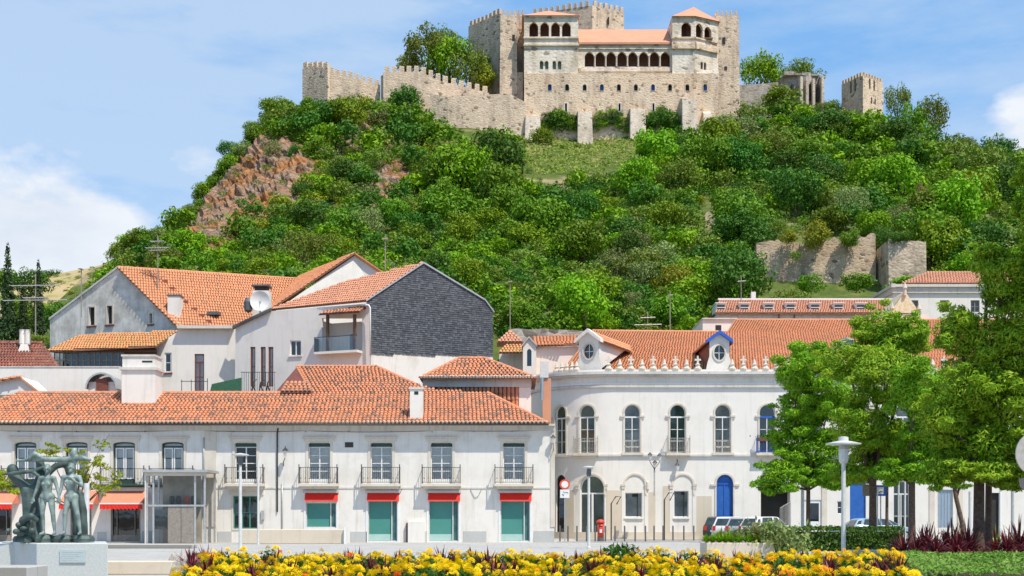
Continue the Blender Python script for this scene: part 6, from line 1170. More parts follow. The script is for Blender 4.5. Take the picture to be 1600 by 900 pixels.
# cars
def car(name, label, x, y, yaw, paint, L=3.9, Wd=1.66, H=1.46, kind='hatch'):
    t = thing(name, label, 'car', (x, y, 0), 'parked cars')
    st = [(-.5, .34, .62, .62, .70), (-.485, .2, .84, .84, .78), (-.44, .18, .93, 1.0, .82), (-.33, .17, .95, .99, .83), (-.12, .17, .94, .98, .83), (.1, .17, .93, .97, .83), (.25, .17, .90, .93, .83), (.38, .18, .80, .82, .82), (.46, .2, .70, .71, .77), (.495, .28, .56, .57, .66), (.5, .34, .5, .5, .6)]
    vs = []; n = 10
    for s_, zb, zs, zt, hw in st:
        x_ = s_*L; h = hw*Wd/1.66
        vs += [(x_, -h*.9, zb), (x_, -h, zb+.12), (x_, -h*1.0, (zb+zs)/2), (x_, -h*.97, zs-.06), (x_, -h*.86, zt), (x_, h*.86, zt), (x_, h*.97, zs-.06), (x_, h, (zb+zs)/2), (x_, h, zb+.12), (x_, h*.9, zb)]
    fs = [(i*n+k, i*n+(k+1) % n, (i+1)*n+(k+1) % n, (i+1)*n+k) for i in range(len(st)-1) for k in range(n)]+[tuple(range(n-1, -1, -1)), tuple(range((len(st)-1)*n, len(st)*n))]
    ca = R(yaw); tr_ = lambda p: (x+p[0]*math.cos(ca)-p[1]*math.sin(ca), y+p[0]*math.sin(ca)+p[1]*math.cos(ca), p[2])
    b = MB(); b.add([tr_(p) for p in vs], fs); body = b.build('body', paint, t, smooth=True); es = body.modifiers.new('edges', 'EDGE_SPLIT'); es.split_angle = R(38)
    q_ = Wd/1.66; zb = .93                             # cabin as one painted shell, its windows set on it
    lo = [(-.475, .70), (-.36, .74), (-.05, .75), (.14, .74), (.29, .68)]; hi = [(-.40, .56), (-.32, .60), (-.06, .61), (.04, .6), (.09, .56)]; hz_ = [H-.06, H, H+.02, H, H-.05]
    L0 = lambda i, e: (lo[i][0]*L, e*lo[i][1]*q_, zb-.02 if 0 < i < 4 else zb-.06); H0 = lambda i, e: (hi[i][0]*L, e*hi[i][1]*q_, hz_[i])
    ci = MB(); vs = [p for i in range(5) for p in (L0(i, -1), H0(i, -1), H0(i, 1), L0(i, 1))]
    ci.add([tr_(p) for p in vs], [(4*i+k, 4*i+4+k, 4*i+5+k, 4*i+1+k) for i in range(4) for k in range(3)]+[(0, 1, 2, 3), (19, 18, 17, 16)]); ci.build('cabin', paint, t)
    def glass_(nm, a, b, c_, d, f=.86, out=.012):
        a, b, c_, d = map(Vector, (a, b, c_, d)); m_ = (a+b+c_+d)/4; n_ = (b-a).cross(d-a).normalized(); cc0 = Vector((-.1*L, 0, 1.1))
        if (m_-cc0).dot(n_) < 0: n_ = -n_
        MB().add([tr_(m_+(p-m_)*f+n_*out) for p in (a, b, c_, d)], [(0, 1, 2, 3)]).build(nm, T['carglass'], t)
    glass_('rear_window', L0(0, -1), L0(0, 1), H0(0, 1), H0(0, -1), .82); glass_('windscreen', L0(4, -1), L0(4, 1), H0(4, 1), H0(4, -1), .9)
    for e in (-1, 1):
        for i, j in ((1, 2), (2, 3)): glass_('side_window', L0(i, e), L0(j, e), H0(j, e), H0(i, e), .84)
        glass_('quarter_window', L0(0, e), L0(1, e), H0(1, e), H0(0, e), .6); glass_('quarter_window', L0(3, e), L0(4, e), H0(4, e), H0(3, e), .7)
    for sx in (-.3, .31):
        for sy in (-1, 1):
            c = (sx*L, sy*(Wd/2-.08), .3); wl = thing('wheel', None, None, tr_(c)); wl.parent = t; wl.location = Vector(tr_(c))-WL[t.name]
            a = tr_((c[0], c[1]-.1, .3)); b_ = tr_((c[0], c[1]+.1, .3)); MB().tube([a, b_], .3, 18).build('tyre', T['rubber'], wl); a = tr_((c[0], c[1]-.105, .3)); b_ = tr_((c[0], c[1]+.105, .3)); MB().tube([a, b_], .19, 14).build('rim', T['metal'], wl)
    for sy in (-1, 1):
        b = MB(); b.hexa([tr_(p) for p in ((-.5*L-.01, sy*.6-.1, .6), (-.47*L, sy*.6-.1, .6), (-.47*L, sy*.6+.1, .6), (-.5*L-.01, sy*.6+.1, .6), (-.49*L, sy*.6-.1, .9), (-.46*L, sy*.6-.1, .9), (-.46*L, sy*.6+.1, .9), (-.49*L, sy*.6+.1, .9))]); b.build('tail_light', T['taillight'], t)
        b = MB(); b.hexa([tr_(p) for p in ((.5*L-.06, sy*.52-.14, .52), (.5*L+.005, sy*.52-.14, .52), (.5*L+.005, sy*.52+.14, .52), (.5*L-.06, sy*.52+.14, .52), (.46*L, sy*.52-.14, .68), (.49*L, sy*.52-.14, .68), (.49*L, sy*.52+.14, .68), (.46*L, sy*.52+.14, .68))]); b.build('headlight', T['headlight'], t)
        m_ = tr_((.2*L, sy*(Wd/2+.06), .95)); MB().box(m_[0]-.08, m_[0]+.08, m_[1]-.06, m_[1]+.06, m_[2]-.05, m_[2]+.08).build('mirror', paint, t)
    b = MB(); b.hexa([tr_(p) for p in ((-.505*L, -.26, .5), (-.49*L, -.26, .5), (-.49*L, .26, .5), (-.505*L, .26, .5), (-.505*L, -.26, .61), (-.49*L, -.26, .61), (-.49*L, .26, .61), (-.505*L, .26, .61))]); b.build('number_plate', T['white'], t)
    return t
D = 82.; car('parked_car', 'dark green car at the left end of the parked row before the blue door', PX(1128, 85), 85, 66, T['cardark'], H=1.48)
car('parked_car', 'white hatchback parked second in the row before the blue door', PX(1144, 83), 83, 62, T['carwhite'], 3.7, H=1.47)
car('parked_car', 'grey green car third in the parked row, between two pale cars', PX(1166, 82), 82, 60, T['carsilver'], 3.8, H=1.44)
car('parked_car', 'silver hatchback nearest the trees in the parked row', PX(1200, 80.8), 80.8, 36, T['carwhite'], 3.9, H=1.47)['label'] = 'white hatchback at the right end of the parked row, nearest the trees'
car('parked_car', 'pale blue car behind the trunks at right', PX(1375, 80), 80, 8, T['carblue'], 4.2, H=1.36)['label'] = 'pale blue car parked behind the trunks before the glazed entrance'
car('parked_car', 'blue car', PX(1342, 81), 81, 172, T['carblue'], 3.9, H=1.38)['label'] = 'blue grey car parked against the plain blue door behind the trunks'
# gate beside the passage
D = 83.5; t = thing('iron_gate', 'curved topped grey iron gate before the dark passage', 'gate', (PX(1226, D), D, 0)); s = MB()
for i in range(9): x = PX(1219+2*i, D); s.tube([(x, D, 0), (x, D, PZ(794-1.0*i, D))], .018, 5)
s.tube([(PX(1219, D), D, PZ(794, D)), (PX(1227, D), D, PZ(789, D)), (PX(1235, D), D, PZ(785, D))], .03, 5); s.tube([(PX(1219, D), D, .3), (PX(1235, D), D, .3)], .03, 5); s.build('bars', T['iron_light'], t, kind='stuff'); MB().tube([(PX(1235.5, D), D, 0), (PX(1235.5, D), D, PZ(783, D))], .04, 6).build('gate_post', T['metalw'], t)

# ---------------------------------------------------------------- planters, beds, walls of the square
def block(name, label, cat, px0, px1, D, dep, y_top, m, z0=0, bevel=.02):
    return tag(MB().box(PX(px0, D), PX(px1, D), D, D+dep, z0, PZ(y_top, D)).build(name, m, None, loc=(PX((px0+px1)/2, D), D, z0), bevel=bevel), label, cat)
block('planter_wall', 'low pale stone planter wall under the feathery plants right of the flower bed middle', 'wall', 1104, 1211, 45, 1.6, 848, T['cream'])['label'] = 'low pale stone planter wall behind the yellow flowers, before the parked cars'
block('planter_wall', 'low beige kerb wall under the dark hedge behind the street lamp', 'wall', 1330, 1398, 47, .5, 859.5, T['cream'])
block('low_wall', 'long low pale wall between the statue plinth and the flower bed', 'wall', 60, 268, 33, .5, 877, T['cream'])
block('low_wall', 'white stone ledge at the bottom left corner before the statue plinth', 'wall', -60, 42, 26.5, 1.2, 886, T['pave'])
block('step', 'pale stone step strip left of the flower bed before the glass lift', 'step', 165, 300, 60, 1.0, 851, T['pave'])
block('bench', 'thin dark bench slab at the left tip of the flower bed', 'bench', 304, 347, 40, .45, 864, T['wood'], z0=.22)
# statue plinth
D = 29.5; t = thing('stone_plinth', 'pale granite plinth with bronze plaque under the bronze figures', 'plinth', (PX(112, D), D, 0)); zt = PZ(849, D); a, b = PX(57, D), PX(168.5, D)
MB().hexa([(a, D, 0), (b, D, 0), (b-.8, D+2.4, 0), (a-1.75, D+2.4, 0), (a, D, zt), (b, D, zt), (b-.8, D+2.4, zt), (a-1.75, D+2.4, zt)]).build('block', T['granite'], t, bevel=.015)
MB().box(PX(94, D), PX(134, D), D-.03, D+.01, PZ(879, D), PZ(859, D)).build('plaque', T['plaque'], t)
o = [c for c in t.children if c.name.startswith('plaque')][0]
for i in range(5): MB().box(PX(97, D), PX(130-(i*7) % 11, D), D-.034, D-.028, PZ(862.6+3.3*i, D), PZ(861.6+3.3*i, D)).build('raised_line', T['granite'], o)
b2 = thing('stone_plinth', 'lower grey green granite block at the left of the bronze figures', 'plinth', (PX(10, 31), 31, 0)); MB().box(PX(-70, 31), PX(44, 31), 31, 33.5, 0, PZ(850, 31)).build('block', T['granite'], b2, bevel=.015)
# bronze group
st = thing('statue_group', 'verdigris bronze statue of two standing figures before a branching tree form', 'statue', (PX(80, 30.3), 30.3, zt))
D = 30.2; S = 66.2; yb = 836.
def sx(px): return PX(px, D)
def szz(py): return PZ(py, D)
deps = bpy.context.evaluated_depsgraph_get
def skin(name, chains, m, par, vox=.014, extra=None, smooth=True):   # chains: lists of (point, radius); one continuous remeshed surface
    b = MB()
    for ch in chains:
        pts = [Vector(p) for p, r in ch]; rs = [r for p, r in ch]; q = []; qr = []
        for i in range(len(pts)-1):
            k = max(2, int((pts[i+1]-pts[i]).length/.03))
            for j in range(k): e = j/k; e2 = e*e*(3-2*e); q.append(pts[i].lerp(pts[i+1], e)); qr.append(rs[i]+(rs[i+1]-rs[i])*e2)
        q.append(pts[-1]); qr.append(rs[-1]); b.tube(q, qr, 10)
        for p, r in ((pts[0], rs[0]), (pts[-1], rs[-1])): ball(b, p, (r, r, r))
    if extra: extra(b)
    wl = WL[par.name]; me = bpy.data.meshes.new('tmp'); me.from_pydata([tuple(Vector(p)-wl) for p in b.v], [], b.f)
    o = bpy.data.objects.new(name, me); C.objects.link(o); r = o.modifiers.new('r', 'REMESH'); r.mode = 'VOXEL'; r.voxel_size = vox
    s = o.modifiers.new('s', 'SMOOTH'); s.iterations = 3; s.factor = .5
    ev = o.evaluated_get(deps()); nm = bpy.data.meshes.new_from_object(ev); o.modifiers.clear(); o.data = nm; nm.name = name; bpy.data.meshes.remove(me)
    nm.materials.clear(); nm.materials.append(m); nm.polygons.foreach_set('use_smooth', [smooth]*len(nm.polygons)); o.parent = par; WL[o.name] = wl; return o
def ball(b, c, r, n=10, rot=0):
    c = Vector(c); prof = [(math.sin(math.pi*i/8), -math.cos(math.pi*i/8)) for i in range(9)]; vs = []
    for a, z in prof: vs += [c+Vector((max(a, .01)*math.cos(k*2*math.pi/n)*r[0], max(a, .01)*math.sin(k*2*math.pi/n)*r[1], z*r[2])) for k in range(n)]
    b.add(vs, [(i*n+k, i*n+(k+1) % n, (i+1)*n+(k+1) % n, (i+1)*n+k) for i in range(8) for k in range(n)])
def hand(b, wrist, d, side, ln=.17):               # palm, four fingers, thumb
    w_ = Vector(wrist); d = Vector(d).normalized(); lat = Vector((side, 0, 0)); lat = (lat-d*lat.dot(d)).normalized(); nrm = d.cross(lat)
    pe = w_+d*ln*.5
    for e in (-.6, -.2, .2, .6): b.tube([w_+lat*e*.03, pe+lat*e*.05], [.018, .015], 6)
    for e, l_ in ((-.6, .36), (-.2, .46), (.2, .48), (.6, .42)):
        a = pe+lat*e*.05; b.tube([a, a+d*ln*l_*.5, a+d*ln*l_*.95+nrm*.02], [.0125, .0115, .009], 6)
    a = w_+d*ln*.15+lat*.03; b.tube([a, a+d*ln*.25+lat*.03, a+d*ln*.45+lat*.035], [.015, .013, .010], 6)
def head(b, c, r=.088, hair=True, yaw=0):
    c = Vector(c); ca, sa = math.cos(yaw), math.sin(yaw); F_ = lambda x, y, z: c+Vector((x*ca-y*sa, x*sa+y*ca, z))
    ball(b, c+Vector((0, .005, .02)), (r*.86, r*1.0, r*1.12)); ball(b, F_(0, -.025, -.06), (r*.6, r*.7, r*.62)); b.tube([F_(0, -.085, .015), F_(0, -.115, -.022)], [.011, .018], 6)
    for e in (-1, 1): ball(b, F_(e*.033, -.078, .025), (.022, .016, .01)); ball(b, F_(e*r*.86, 0, -.005), (.012, .024, .034))
    b.tube([F_(-.025, -.084, -.052), F_(.025, -.084, -.052)], .011, 6); ball(b, F_(0, -.07, -.092), (.028, .022, .018))
    if hair: ball(b, c+Vector((0, .03, .045)), (r*1.0, r*1.02, r*1.05)); ball(b, c+Vector((0, .075, -.03)), (r*.8, r*.55, r*.9))
def person_bronze(cxp, ytop, lh, rh, hip, feet, female, yaw=0, arm=None):
    H = szz(ytop)-szz(yb); z0 = szz(yb); k = H/1.7; X = sx(cxp); Z_ = lambda z: z0+z*k; p = lambda x, z, y=0: (X+x*k, D+y*k, Z_(z)); sh_, hp = (.165, .155) if female else (.19, .13)
    ch = [[(p(hip*.0+.0, .92), .12*k), (p(0, 1.08), .115*k if not female else .108*k), (p(0, 1.25, -.01), .128*k), (p(0, 1.38), .105*k), (p(0, 1.45, .01), .06*k), (p(0, 1.55, 0), .05*k)]]
    ch.append([(p(-sh_, 1.38), .062*k), (p(0, 1.39), .075*k), (p(sh_, 1.38), .062*k)]); ch.append([(p(-hp*.6, .93), .10*k), (p(hp*.6, .93), .10*k)])
    for s_, ft in ((-1, feet[0]), (1, feet[1])):
        kx = (s_*hp*.62+ft[0])/2+s_*.015; ch.append([(p(s_*hp*.62, .90), .084*k), (p(s_*hp*.7, .76, -.01), .080*k), (p(kx, .5, -.03+ft[1]*.5), .058*k), (p(kx*.9+ft[0]*.1, .36, .0+ft[1]*.7), .056*k), (p(ft[0], .09, .03+ft[1]), .036*k)])
        ch.append([(p(ft[0], .05, .05+ft[1]), .038*k), (p(ft[0]+s_*.015, .035, -.1+ft[1]), .034*k), (p(ft[0]+s_*.025, .025, -.17+ft[1]), .026*k)])
    hands = []
    for s_, q in ((-1, lh), (1, rh)):
        e, w_ = q; ch.append([(p(s_*sh_, 1.38), .058*k), (p(*e), .042*k), (p(*w_), .027*k)]); d = Vector(p(*w_))-Vector(p(*e)); hands.append((p(*w_), d, -s_))
    def ex(b):
        head(b, p(0, 1.60, -.02), .088*k, True, yaw)
        for h_ in hands: hand(b, *h_, .17*k)
        if female:
            for e in (-1, 1): ball(b, p(e*.07, 1.24, -.105), (.05*k, .05*k, .05*k))
        else:
            for e in (-1, 1): ball(b, p(e*.075, 1.27, -.08), (.075*k, .045*k, .055*k))
        for e in (-1, 1): ball(b, p(e*.06, .9, .07), (.09*k, .09*k, .1*k))
    return skin('standing_figure', ch, T['bronze'], st, .0125, ex)
person_bronze(74, 727, ((-.27, 1.12, .02), (-.32, .90, -.06)), ((.24, 1.13, .02), (.29, .93, -.03)), 0, ((-.10, 0), (.16, .02)), True, .15)
person_bronze(111.5, 725, ((-.25, 1.12, .02), (-.29, .90, -.02)), ((.28, 1.17, -.05), (.08, 1.32, -.2)), 0, ((-.17, -.03), (.19, .03)), False, -.2)
q = lambda px, py, dy=0.: (sx(px), D+dy, szz(py))
skin('tree_form', [[(q(42, 836, .35), .27), (q(40, 800, .35), .2), (q(38, 775, .35), .19), (q(28, 757, .35), .13), (q(13, 742, .3), .13), (q(12, 733, .3), .14)], [(q(40, 775, .35), .18), (q(52, 757, .35), .15), (q(58, 742, .35), .13), (q(54, 722, .35), .1), (q(50, 712, .3), .07)], [(q(58, 745, .35), .1), (q(78, 727, .4), .08), (q(100, 722, .45), .07)], [(q(112, 836, .5), .12), (q(106, 790, .5), .12), (q(100, 745, .5), .1), (q(92, 722, .45), .07)], [(q(30, 836, .1), .1), (q(38, 812, -.1), .09), (q(52, 806, -.15), .08), (q(60, 812, -.1), .06)], [(q(52, 836, .2), .14), (q(50, 815, .2), .1), (q(60, 800, .2), .07)], [(q(121, 836, .35), .13), (q(122, 800, .35), .1), (q(117, 770, .35), .08)]], T['bronzed'], st, .022)
skin('beam', [[(q(22, 719, .2), .035), (q(60, 717, .15), .065), (q(100, 718, .1), .07), (q(124, 715, .1), .08), (q(138, 718, .1), .045)], [(q(114, 724, .1), .06), (q(113, 708, .1), .09), (q(114, 703, .1), .06)], [(q(44, 716, .1), .05), (q(52, 709, .1), .07), (q(60, 713, .1), .05)]], T['bronze'], st, .02)
skin('branch', [[(q(2, 741, .1), .025), (q(20, 739, .1), .05), (q(48, 736, .12), .05), (q(64, 730, .15), .045)], [(q(50, 738, .1), .04), (q(58, 744, .1), .05)]], T['bronzed'], st, .018)
b = MB()
for i, (x0, x1, y0, y1) in enumerate(((14, 52, 838, 847), (46, 80, 836, 847), (74, 112, 837.5, 847.5), (106, 143, 837, 847))):
    n = 9; ring_b = []; cxm, hw = (sx(x0)+sx(x1))/2, (sx(x1)-sx(x0))/2
    b.lathe([(hw*.96, szz(y1)), (hw, szz((y0+y1)/2)), (hw*.85, szz(y0)), (hw*.3, szz(y0)+.03)], (cxm, D+.25, 0), n)
b.build('rock_base', T['bronzed'], st, kind='stuff')
for i in range(9): x = random.uniform(18, 62); b = MB(); ball(b, q(x, random.uniform(818, 836), -.25+random.uniform(-.1, .3)), (random.uniform(.05, .09), .09, random.uniform(.05, .09)), 8); b.build('boulder', T['bronzed'], st)
# rocks at the tip of the flower bed
def rockmesh(seed, r=1):
    b = bmesh.new(); bmesh.ops.create_icosphere(b, subdivisions=2, radius=1)
    for v_ in b.verts: n_ = mnoise.noise(v_.co*1.3+Vector((seed, 0, 0)))*.45+mnoise.noise(v_.co*3+Vector((seed, 5, 0)))*.15; v_.co *= 1+n_; v_.co.z *= .7
    me = bpy.data.meshes.new('rock'); b.to_mesh(me); b.free(); me.materials.append(T['rockpale']); return me
rms = [rockmesh(i*7.3) for i in range(4)]
for i, (px, py, D, r) in enumerate(((272, 872, 34, .12), (284, 870, 35, .13), (277, 884, 28, .13), (292, 880, 29, .12), (300, 872, 34, .16), (330, 866, 37, .2), (342, 864, 38, .18), (322, 870, 35, .16), (272, 893, 24, .11), (288, 890, 25, .11))):
    o = inst(rms[i % 4], None, (PX(px, D), D, max(PZ(py, D)-r*.5, 0)), i*1.3, (r*1.2, r, r), 'rock'); tag(o, 'pale brown rock in the heap at the left tip of the flower bed', 'rock', 'rocks at the flower bed tip'); 
    if o.location.z > .1: o.scale.z = 1.6*r+ o.location.z*.9; o.location.z *= .55
# ---------------------------------------------------------------- foliage
def leaf_quads(cent, nrm, size, asp, rg, fold=0.0):
    n = len(cent); a = np.cross(nrm, rg.normal(size=(n, 3))); a /= np.linalg.norm(a, axis=1, keepdims=True)+1e-9; b = np.cross(nrm, a)
    s = (size*rg.uniform(.65, 1.35, n))[:, None]; a = a*s; b = b*s*asp
    v = np.stack([cent-a, cent-b*.9-a*.1, cent+a, cent+b*.9-a*.1], 1).reshape(-1, 3); return v
def crown_mesh(name, mats, blobs, n_leaf, size, asp=.6, seed=0, up=.2, core=.25, rnd=.55):
    """leaves spread over clumps; blobs = (centre, radii) in the tree's own frame"""
    rg = np.random.default_rng(seed); vs = []; tot = sum(r[0]*r[1]+r[0]*r[2] for c, r in blobs)
    for c, r in blobs:
        k = max(8, int(n_leaf*(r[0]*r[1]+r[0]*r[2])/tot)); d = rg.normal(size=(k, 3)); d /= np.linalg.norm(d, axis=1, keepdims=True)
        q = rg.uniform(core, 1, k)**.45; p = np.array(c)+d*np.array(r)*q[:, None]
        nn = d*.7+rg.normal(size=(k, 3))*rnd*.6+np.array([0, 0, up]); nn /= np.linalg.norm(nn, axis=1, keepdims=True); vs.append(leaf_quads(p, nn, size, asp, rg))
    v = np.concatenate(vs); f = np.arange(len(v)).reshape(-1, 4); return mesh_np(name, v, f, mats)
def clump_blobs(rg, R_, n, rc=(.28, .44), low=-.3, c=(0, 0, 0)):
    out = []; R_ = np.array(R_)
    for i in range(n):
        d = rg.normal(size=3); d[2] = abs(d[2])*1.0 if rg.random() < .75 else d[2]; d /= np.linalg.norm(d); d[2] = max(d[2], low)
        s = rg.uniform(*rc); out.append((np.array(c)+d*R_*rg.uniform(.5, .82), R_*s*np.array([1, 1, .85])))
    return out
# hillside trees: unit crowns about 2 m across standing on z = 0
PR = {}; PL = {}
def proto(key, mat_, R_, n, leaves, size, asp=.6, rc=(.28, .44), seed=1, low=-.3, base=.25):
    rg = np.random.default_rng(seed); bl = clump_blobs(rg, R_, n, rc, low, (0, 0, R_[2]*.95+base)); bl.append((np.array([0, 0, R_[2]*.9+base]), np.array(R_)*.72))
    PR.setdefault(key, []).append(crown_mesh('crown', [T[mat_]], bl, int(leaves*1.8), size*.7, asp, seed)); PL.setdefault(key, []).append(crown_mesh('bush', [T[mat_]], bl, 480, size*1.35, asp, seed+500))
for s in (1, 2, 3):
    proto('round', 'l_green', (1, 1, .9), 20, 1500, .082, seed=s); proto('bright', 'l_bright', (1, 1, .85), 22, 1400, .08, seed=s+10); proto('dark', 'l_dark', (1, 1, .95), 20, 1600, .078, seed=s+20)
    proto('olive', 'l_olive', (1, 1, .8), 24, 1250, .075, .45, (.22, .36), s+30); proto('grey', 'l_grey', (1, 1, .8), 24, 1200, .072, .42, (.2, .36), s+40)
proto('yellow', 'l_yellow', (1, 1, .8), 18, 1200, .085, seed=51); proto('brown', 'l_brown', (.6, .6, 1.1), 16, 800, .07, .4, (.2, .34), 52); proto('cypress', 'l_cyp', (.3, .3, 1.5), 26, 1700, .06, .5, (.2, .4), 53, -.95, .1)
PR['cypress'].append(crown_mesh('crown', [T['l_cyp']], [(np.array([0, 0, z]), np.array([.34*(1-z/3.2)+.05, .34*(1-z/3.2)+.05, .25])) for z in np.arange(.2, 3.1, .2)], 1700, .065, .5, 54))
PR['cypress'].pop(0)
b = MB(); b.tube([(0, 0, -.5), (.03, 0, .3), (0, .04, .9), (.05, 0, 1.3)], [.1, .075, .06, .03], 6); b.tube([(0, 0, .5), (.3, .1, 1.0)], [.05, .02], 5); b.tube([(0, 0, .6), (-.28, -.1, 1.1)], [.045, .02], 5); trunk_me = bpy.data.meshes.new('trunk'); trunk_me.from_pydata(b.v, [], b.f); trunk_me.materials.append(T['bark'])
DESC = {'round': 'mid green rounded tree', 'bright': 'bright green bushy tree', 'dark': 'dark green dense tree', 'olive': 'olive green loose tree', 'grey': 'grey green feathery tree', 'yellow': 'yellow green flowering bush', 'brown': 'withered brown narrow tree', 'cypress': 'dark narrow cypress'}
def hill_tree(p, key, wd, label, group=None, hgt=1.0, cat='tree', sink=.5):
    r = wd/2*1.15; nm = {'cypress': 'cypress_tree'}.get(key, 'shrub' if cat in ('shrub', 'bush') else 'tree')
    t = thing(nm, label, cat, (p.x, p.y, p.z-r*sink), group); me = random.choice(PR[key]); o = inst(me, t, (0, 0, 0), random.uniform(0, 6.28), (r, r, r*hgt), 'crown'); o2 = None if cat == 'shrub' else inst(trunk_me, t, (0, 0, 0), random.uniform(0, 6), (r*.8, r*.8, r*hgt*.8), 'trunk'); return t
def at(px, py, key, wpx, label, hgt=1.0, cat='tree', D=None, sink=.5):   # (px, py): foot of the crown in the picture
    p = P(px, py, D) if D else hit(px, py)
    if p is None: p = P(px, py, 250)
    return hill_tree(p, key, wpx*p.y/F, label, None, hgt, cat, sink)
# the ones the photograph lets one point to
for a in ((636, 186, 'dark', 58, 'dark round bush directly under the battlemented wall with the dark left end', 1.05), (548, 212, 'bright', 64, 'large leaning bright green bush below the left castle wall', 1.15), (498, 205, 'dark', 44, 'dark bush left of the large leaning bright bush', 1.0), (594, 208, 'grey', 48, 'pale grey green bush between two dark bushes below the wall bend', 1.1), (660, 212, 'bright', 46, 'bright bush under the rough retaining wall at its left end', .9),
    (706, 288, 'olive', 104, 'broad olive brown tree below the rough retaining wall', .95), (588, 268, 'olive', 62, 'olive bush between the two smaller grey cliffs', .9), (462, 255, 'dark', 26, 'small dark bush on top of the lichened cliff', 1.3), (430, 258, 'grey', 40, 'grey green bush hanging over the orange lichened cliff', 1.2), (540, 300, 'dark', 60, 'dark bush right of the orange lichened cliff', 1.0), (432, 175, 'bright', 56, 'bright green bush on the left skyline under the end turret', .7), (480, 182, 'round', 40, 'mid green bush under the left end turret', .9),
    (355, 250, 'dark', 30, 'small dark tree standing on the left skyline above the cliff', 1.1), (395, 210, 'olive', 40, 'olive bush on the left skyline below the bright bush', .8), (640, 330, 'grey', 44, 'silvery grey plant beside the lower grey cliff', .7),
    (1030, 258, 'bright', 84, 'big bright tree right below the third castle buttress', .95), (1062, 266, 'dark', 60, 'dark tree right of the big bright tree under the castle', 1.0), (1140, 245, 'grey', 110, 'broad grey green tree below the castle corner tower', .85), (1200, 262, 'olive', 80, 'olive tree right of the broad grey green tree', 1.), (905, 290, 'grey', 50, 'grey bush at the lower edge of the grass slope', .8), (760, 310, 'bright', 74, 'bright bush right of the broad olive brown tree', .9), (800, 250, 'bright', 46, 'bright low bush at the left edge of the grass slope', .7),
    (1300, 222, 'dark', 76, 'dark green tree mass under the chapel ruin', .8), (1284, 186, 'olive', 34, 'small olive bush growing against the foot of the chapel ruin', 1.1), (1220, 172, 'bright', 64, 'bright green shrub in front of the low grey wall', .8), (1395, 236, 'dark', 64, 'dark bushy tree under the bell tower foot', .9), (1325, 352, 'grey', 66, 'silvery grey tree above the ruined wall', 1.25), (1437, 345, 'brown', 44, 'withered brown tree among green trees at right', 1.3), 
    (1375, 415, 'dark', 34, 'dark ivy bush beside the square ruined tower', 1.8), (1475, 420, 'bright', 84, 'large bright tree right of the square ruined tower', 1.2), (1160, 372, 'round', 60, 'green tree right behind the low ruined wall stub', 1.0), (1210, 372, 'olive', 56, 'olive bush behind the left end of the long ruined wall', .8), (1300, 366, 'round', 66, 'green tree behind the middle of the long ruined wall', .9), (1365, 370, 'bright', 60, 'bright tree behind the right end of the long ruined wall', .9), (1410, 384, 'bright', 70, 'ivy crown on top of the square ruined tower', .55), (1540, 390, 'grey', 60, 'grey green tree right of the large bright tree above the salmon roof', .9), (1152, 462, 'dark', 84, 'large dark tree left of the long ruined wall', 1.1), (1090, 320, 'yellow', 30, 'small yellow bush in the middle of the wooded slope', .8), (990, 405, 'yellow', 34, 'pale yellow bush on the lower wooded slope', .8), (1062, 470, 'yellow', 70, 'large pale flowering tree above the palace ridge', 1.1),
    (845, 225, 'bright', 40, 'ivy patch between first and second castle buttress', .9), (872, 216, 'dark', 54, 'dark ivy mound left of the second castle buttress', .95), (950, 212, 'bright', 56, 'ivy mound between second and third castle buttress', .95), (1030, 212, 'dark', 54, 'dark ivy mound between third and fourth castle buttress', .85)):
    at(*a, cat='shrub' if ('bush' in a[4] or 'ivy' in a[4] or 'plant' in a[4]) else 'tree')
for a in ((1268, 466, 'round', 46, 'clipped round green bush at the wall foot, left of two', .8), (1340, 464, 'round', 54, 'clipped round green bush at the wall foot, right of two', .72), (1408, 460, 'bright', 60, 'low green bush before the square ruined tower', .5)): at(*a, cat='shrub', D=146, sink=.12)
for a in ((1231, 388, 'yellow', 32, 'small yellow flowering bush on the left top of the ruined wall', .95), (1272, 402, 'yellow', 48, 'large yellow flowering bush hanging over the ruined wall', 1.2), (1327, 394, 'round', 34, 'small green bush over the middle top of the ruined wall', 1.), (1243, 412, 'olive', 22, 'tiny bush growing out of the ruined wall face below the yellow ones', 1.), (1400, 392, 'dark', 40, 'ivy spilling over the top of the square ruined tower', .7)): at(*a, cat='shrub', D=158.6 if a[0] < 1390 else 156.5, sink=.1)
for a in ((668, 112, 'olive', 80, 'tallest olive tree behind the castle wall', 1.25, 259), (735, 132, 'olive', 70, 'olive tree touching the broad castle tower', 1.15, 256), (636, 106, 'yellow', 42, 'small yellowish tree at the left of the olive group behind the wall', .9, 262), (702, 122, 'bright', 74, 'green tree in the middle of the olive group behind the wall', 1.15, 258), (690, 100, 'olive', 60, 'olive tree behind the green one of the wall group', 1.3, 264), (755, 138, 'yellow', 40, 'low yellowish bush at the foot of the broad castle tower', 1.2, 255),
    (1190, 138, 'bright', 70, 'green tree behind the low grey wall beside the castle corner tower', 1.1, 268), (1245, 130, 'olive', 74, 'spreading tree behind the chapel ruin', .85, 272), (1300, 190, 'bright', 40, 'green tree between chapel ruin and bell tower', 1.1, 266), (1402, 190, 'olive', 44, 'loose tree just right of the bell tower', 1.6, 264), (1455, 210, 'olive', 70, 'tall loose olive tree on the right skyline', 1.15, 262), (1425, 215, 'round', 46, 'green tree on the right skyline before the tall loose one', 1.3, 259), (1500, 235, 'olive', 60, 'olive tree on the right skyline going down', .8, 258), (1560, 250, 'dark', 56, 'dark tree on the right skyline near the picture edge', .9, 256), (1600, 268, 'round', 60, 'green tree on the skyline cut by the right edge', .9, 255)):
    at(*a[:5], a[5]*1.15, D=a[6], sink=.85)
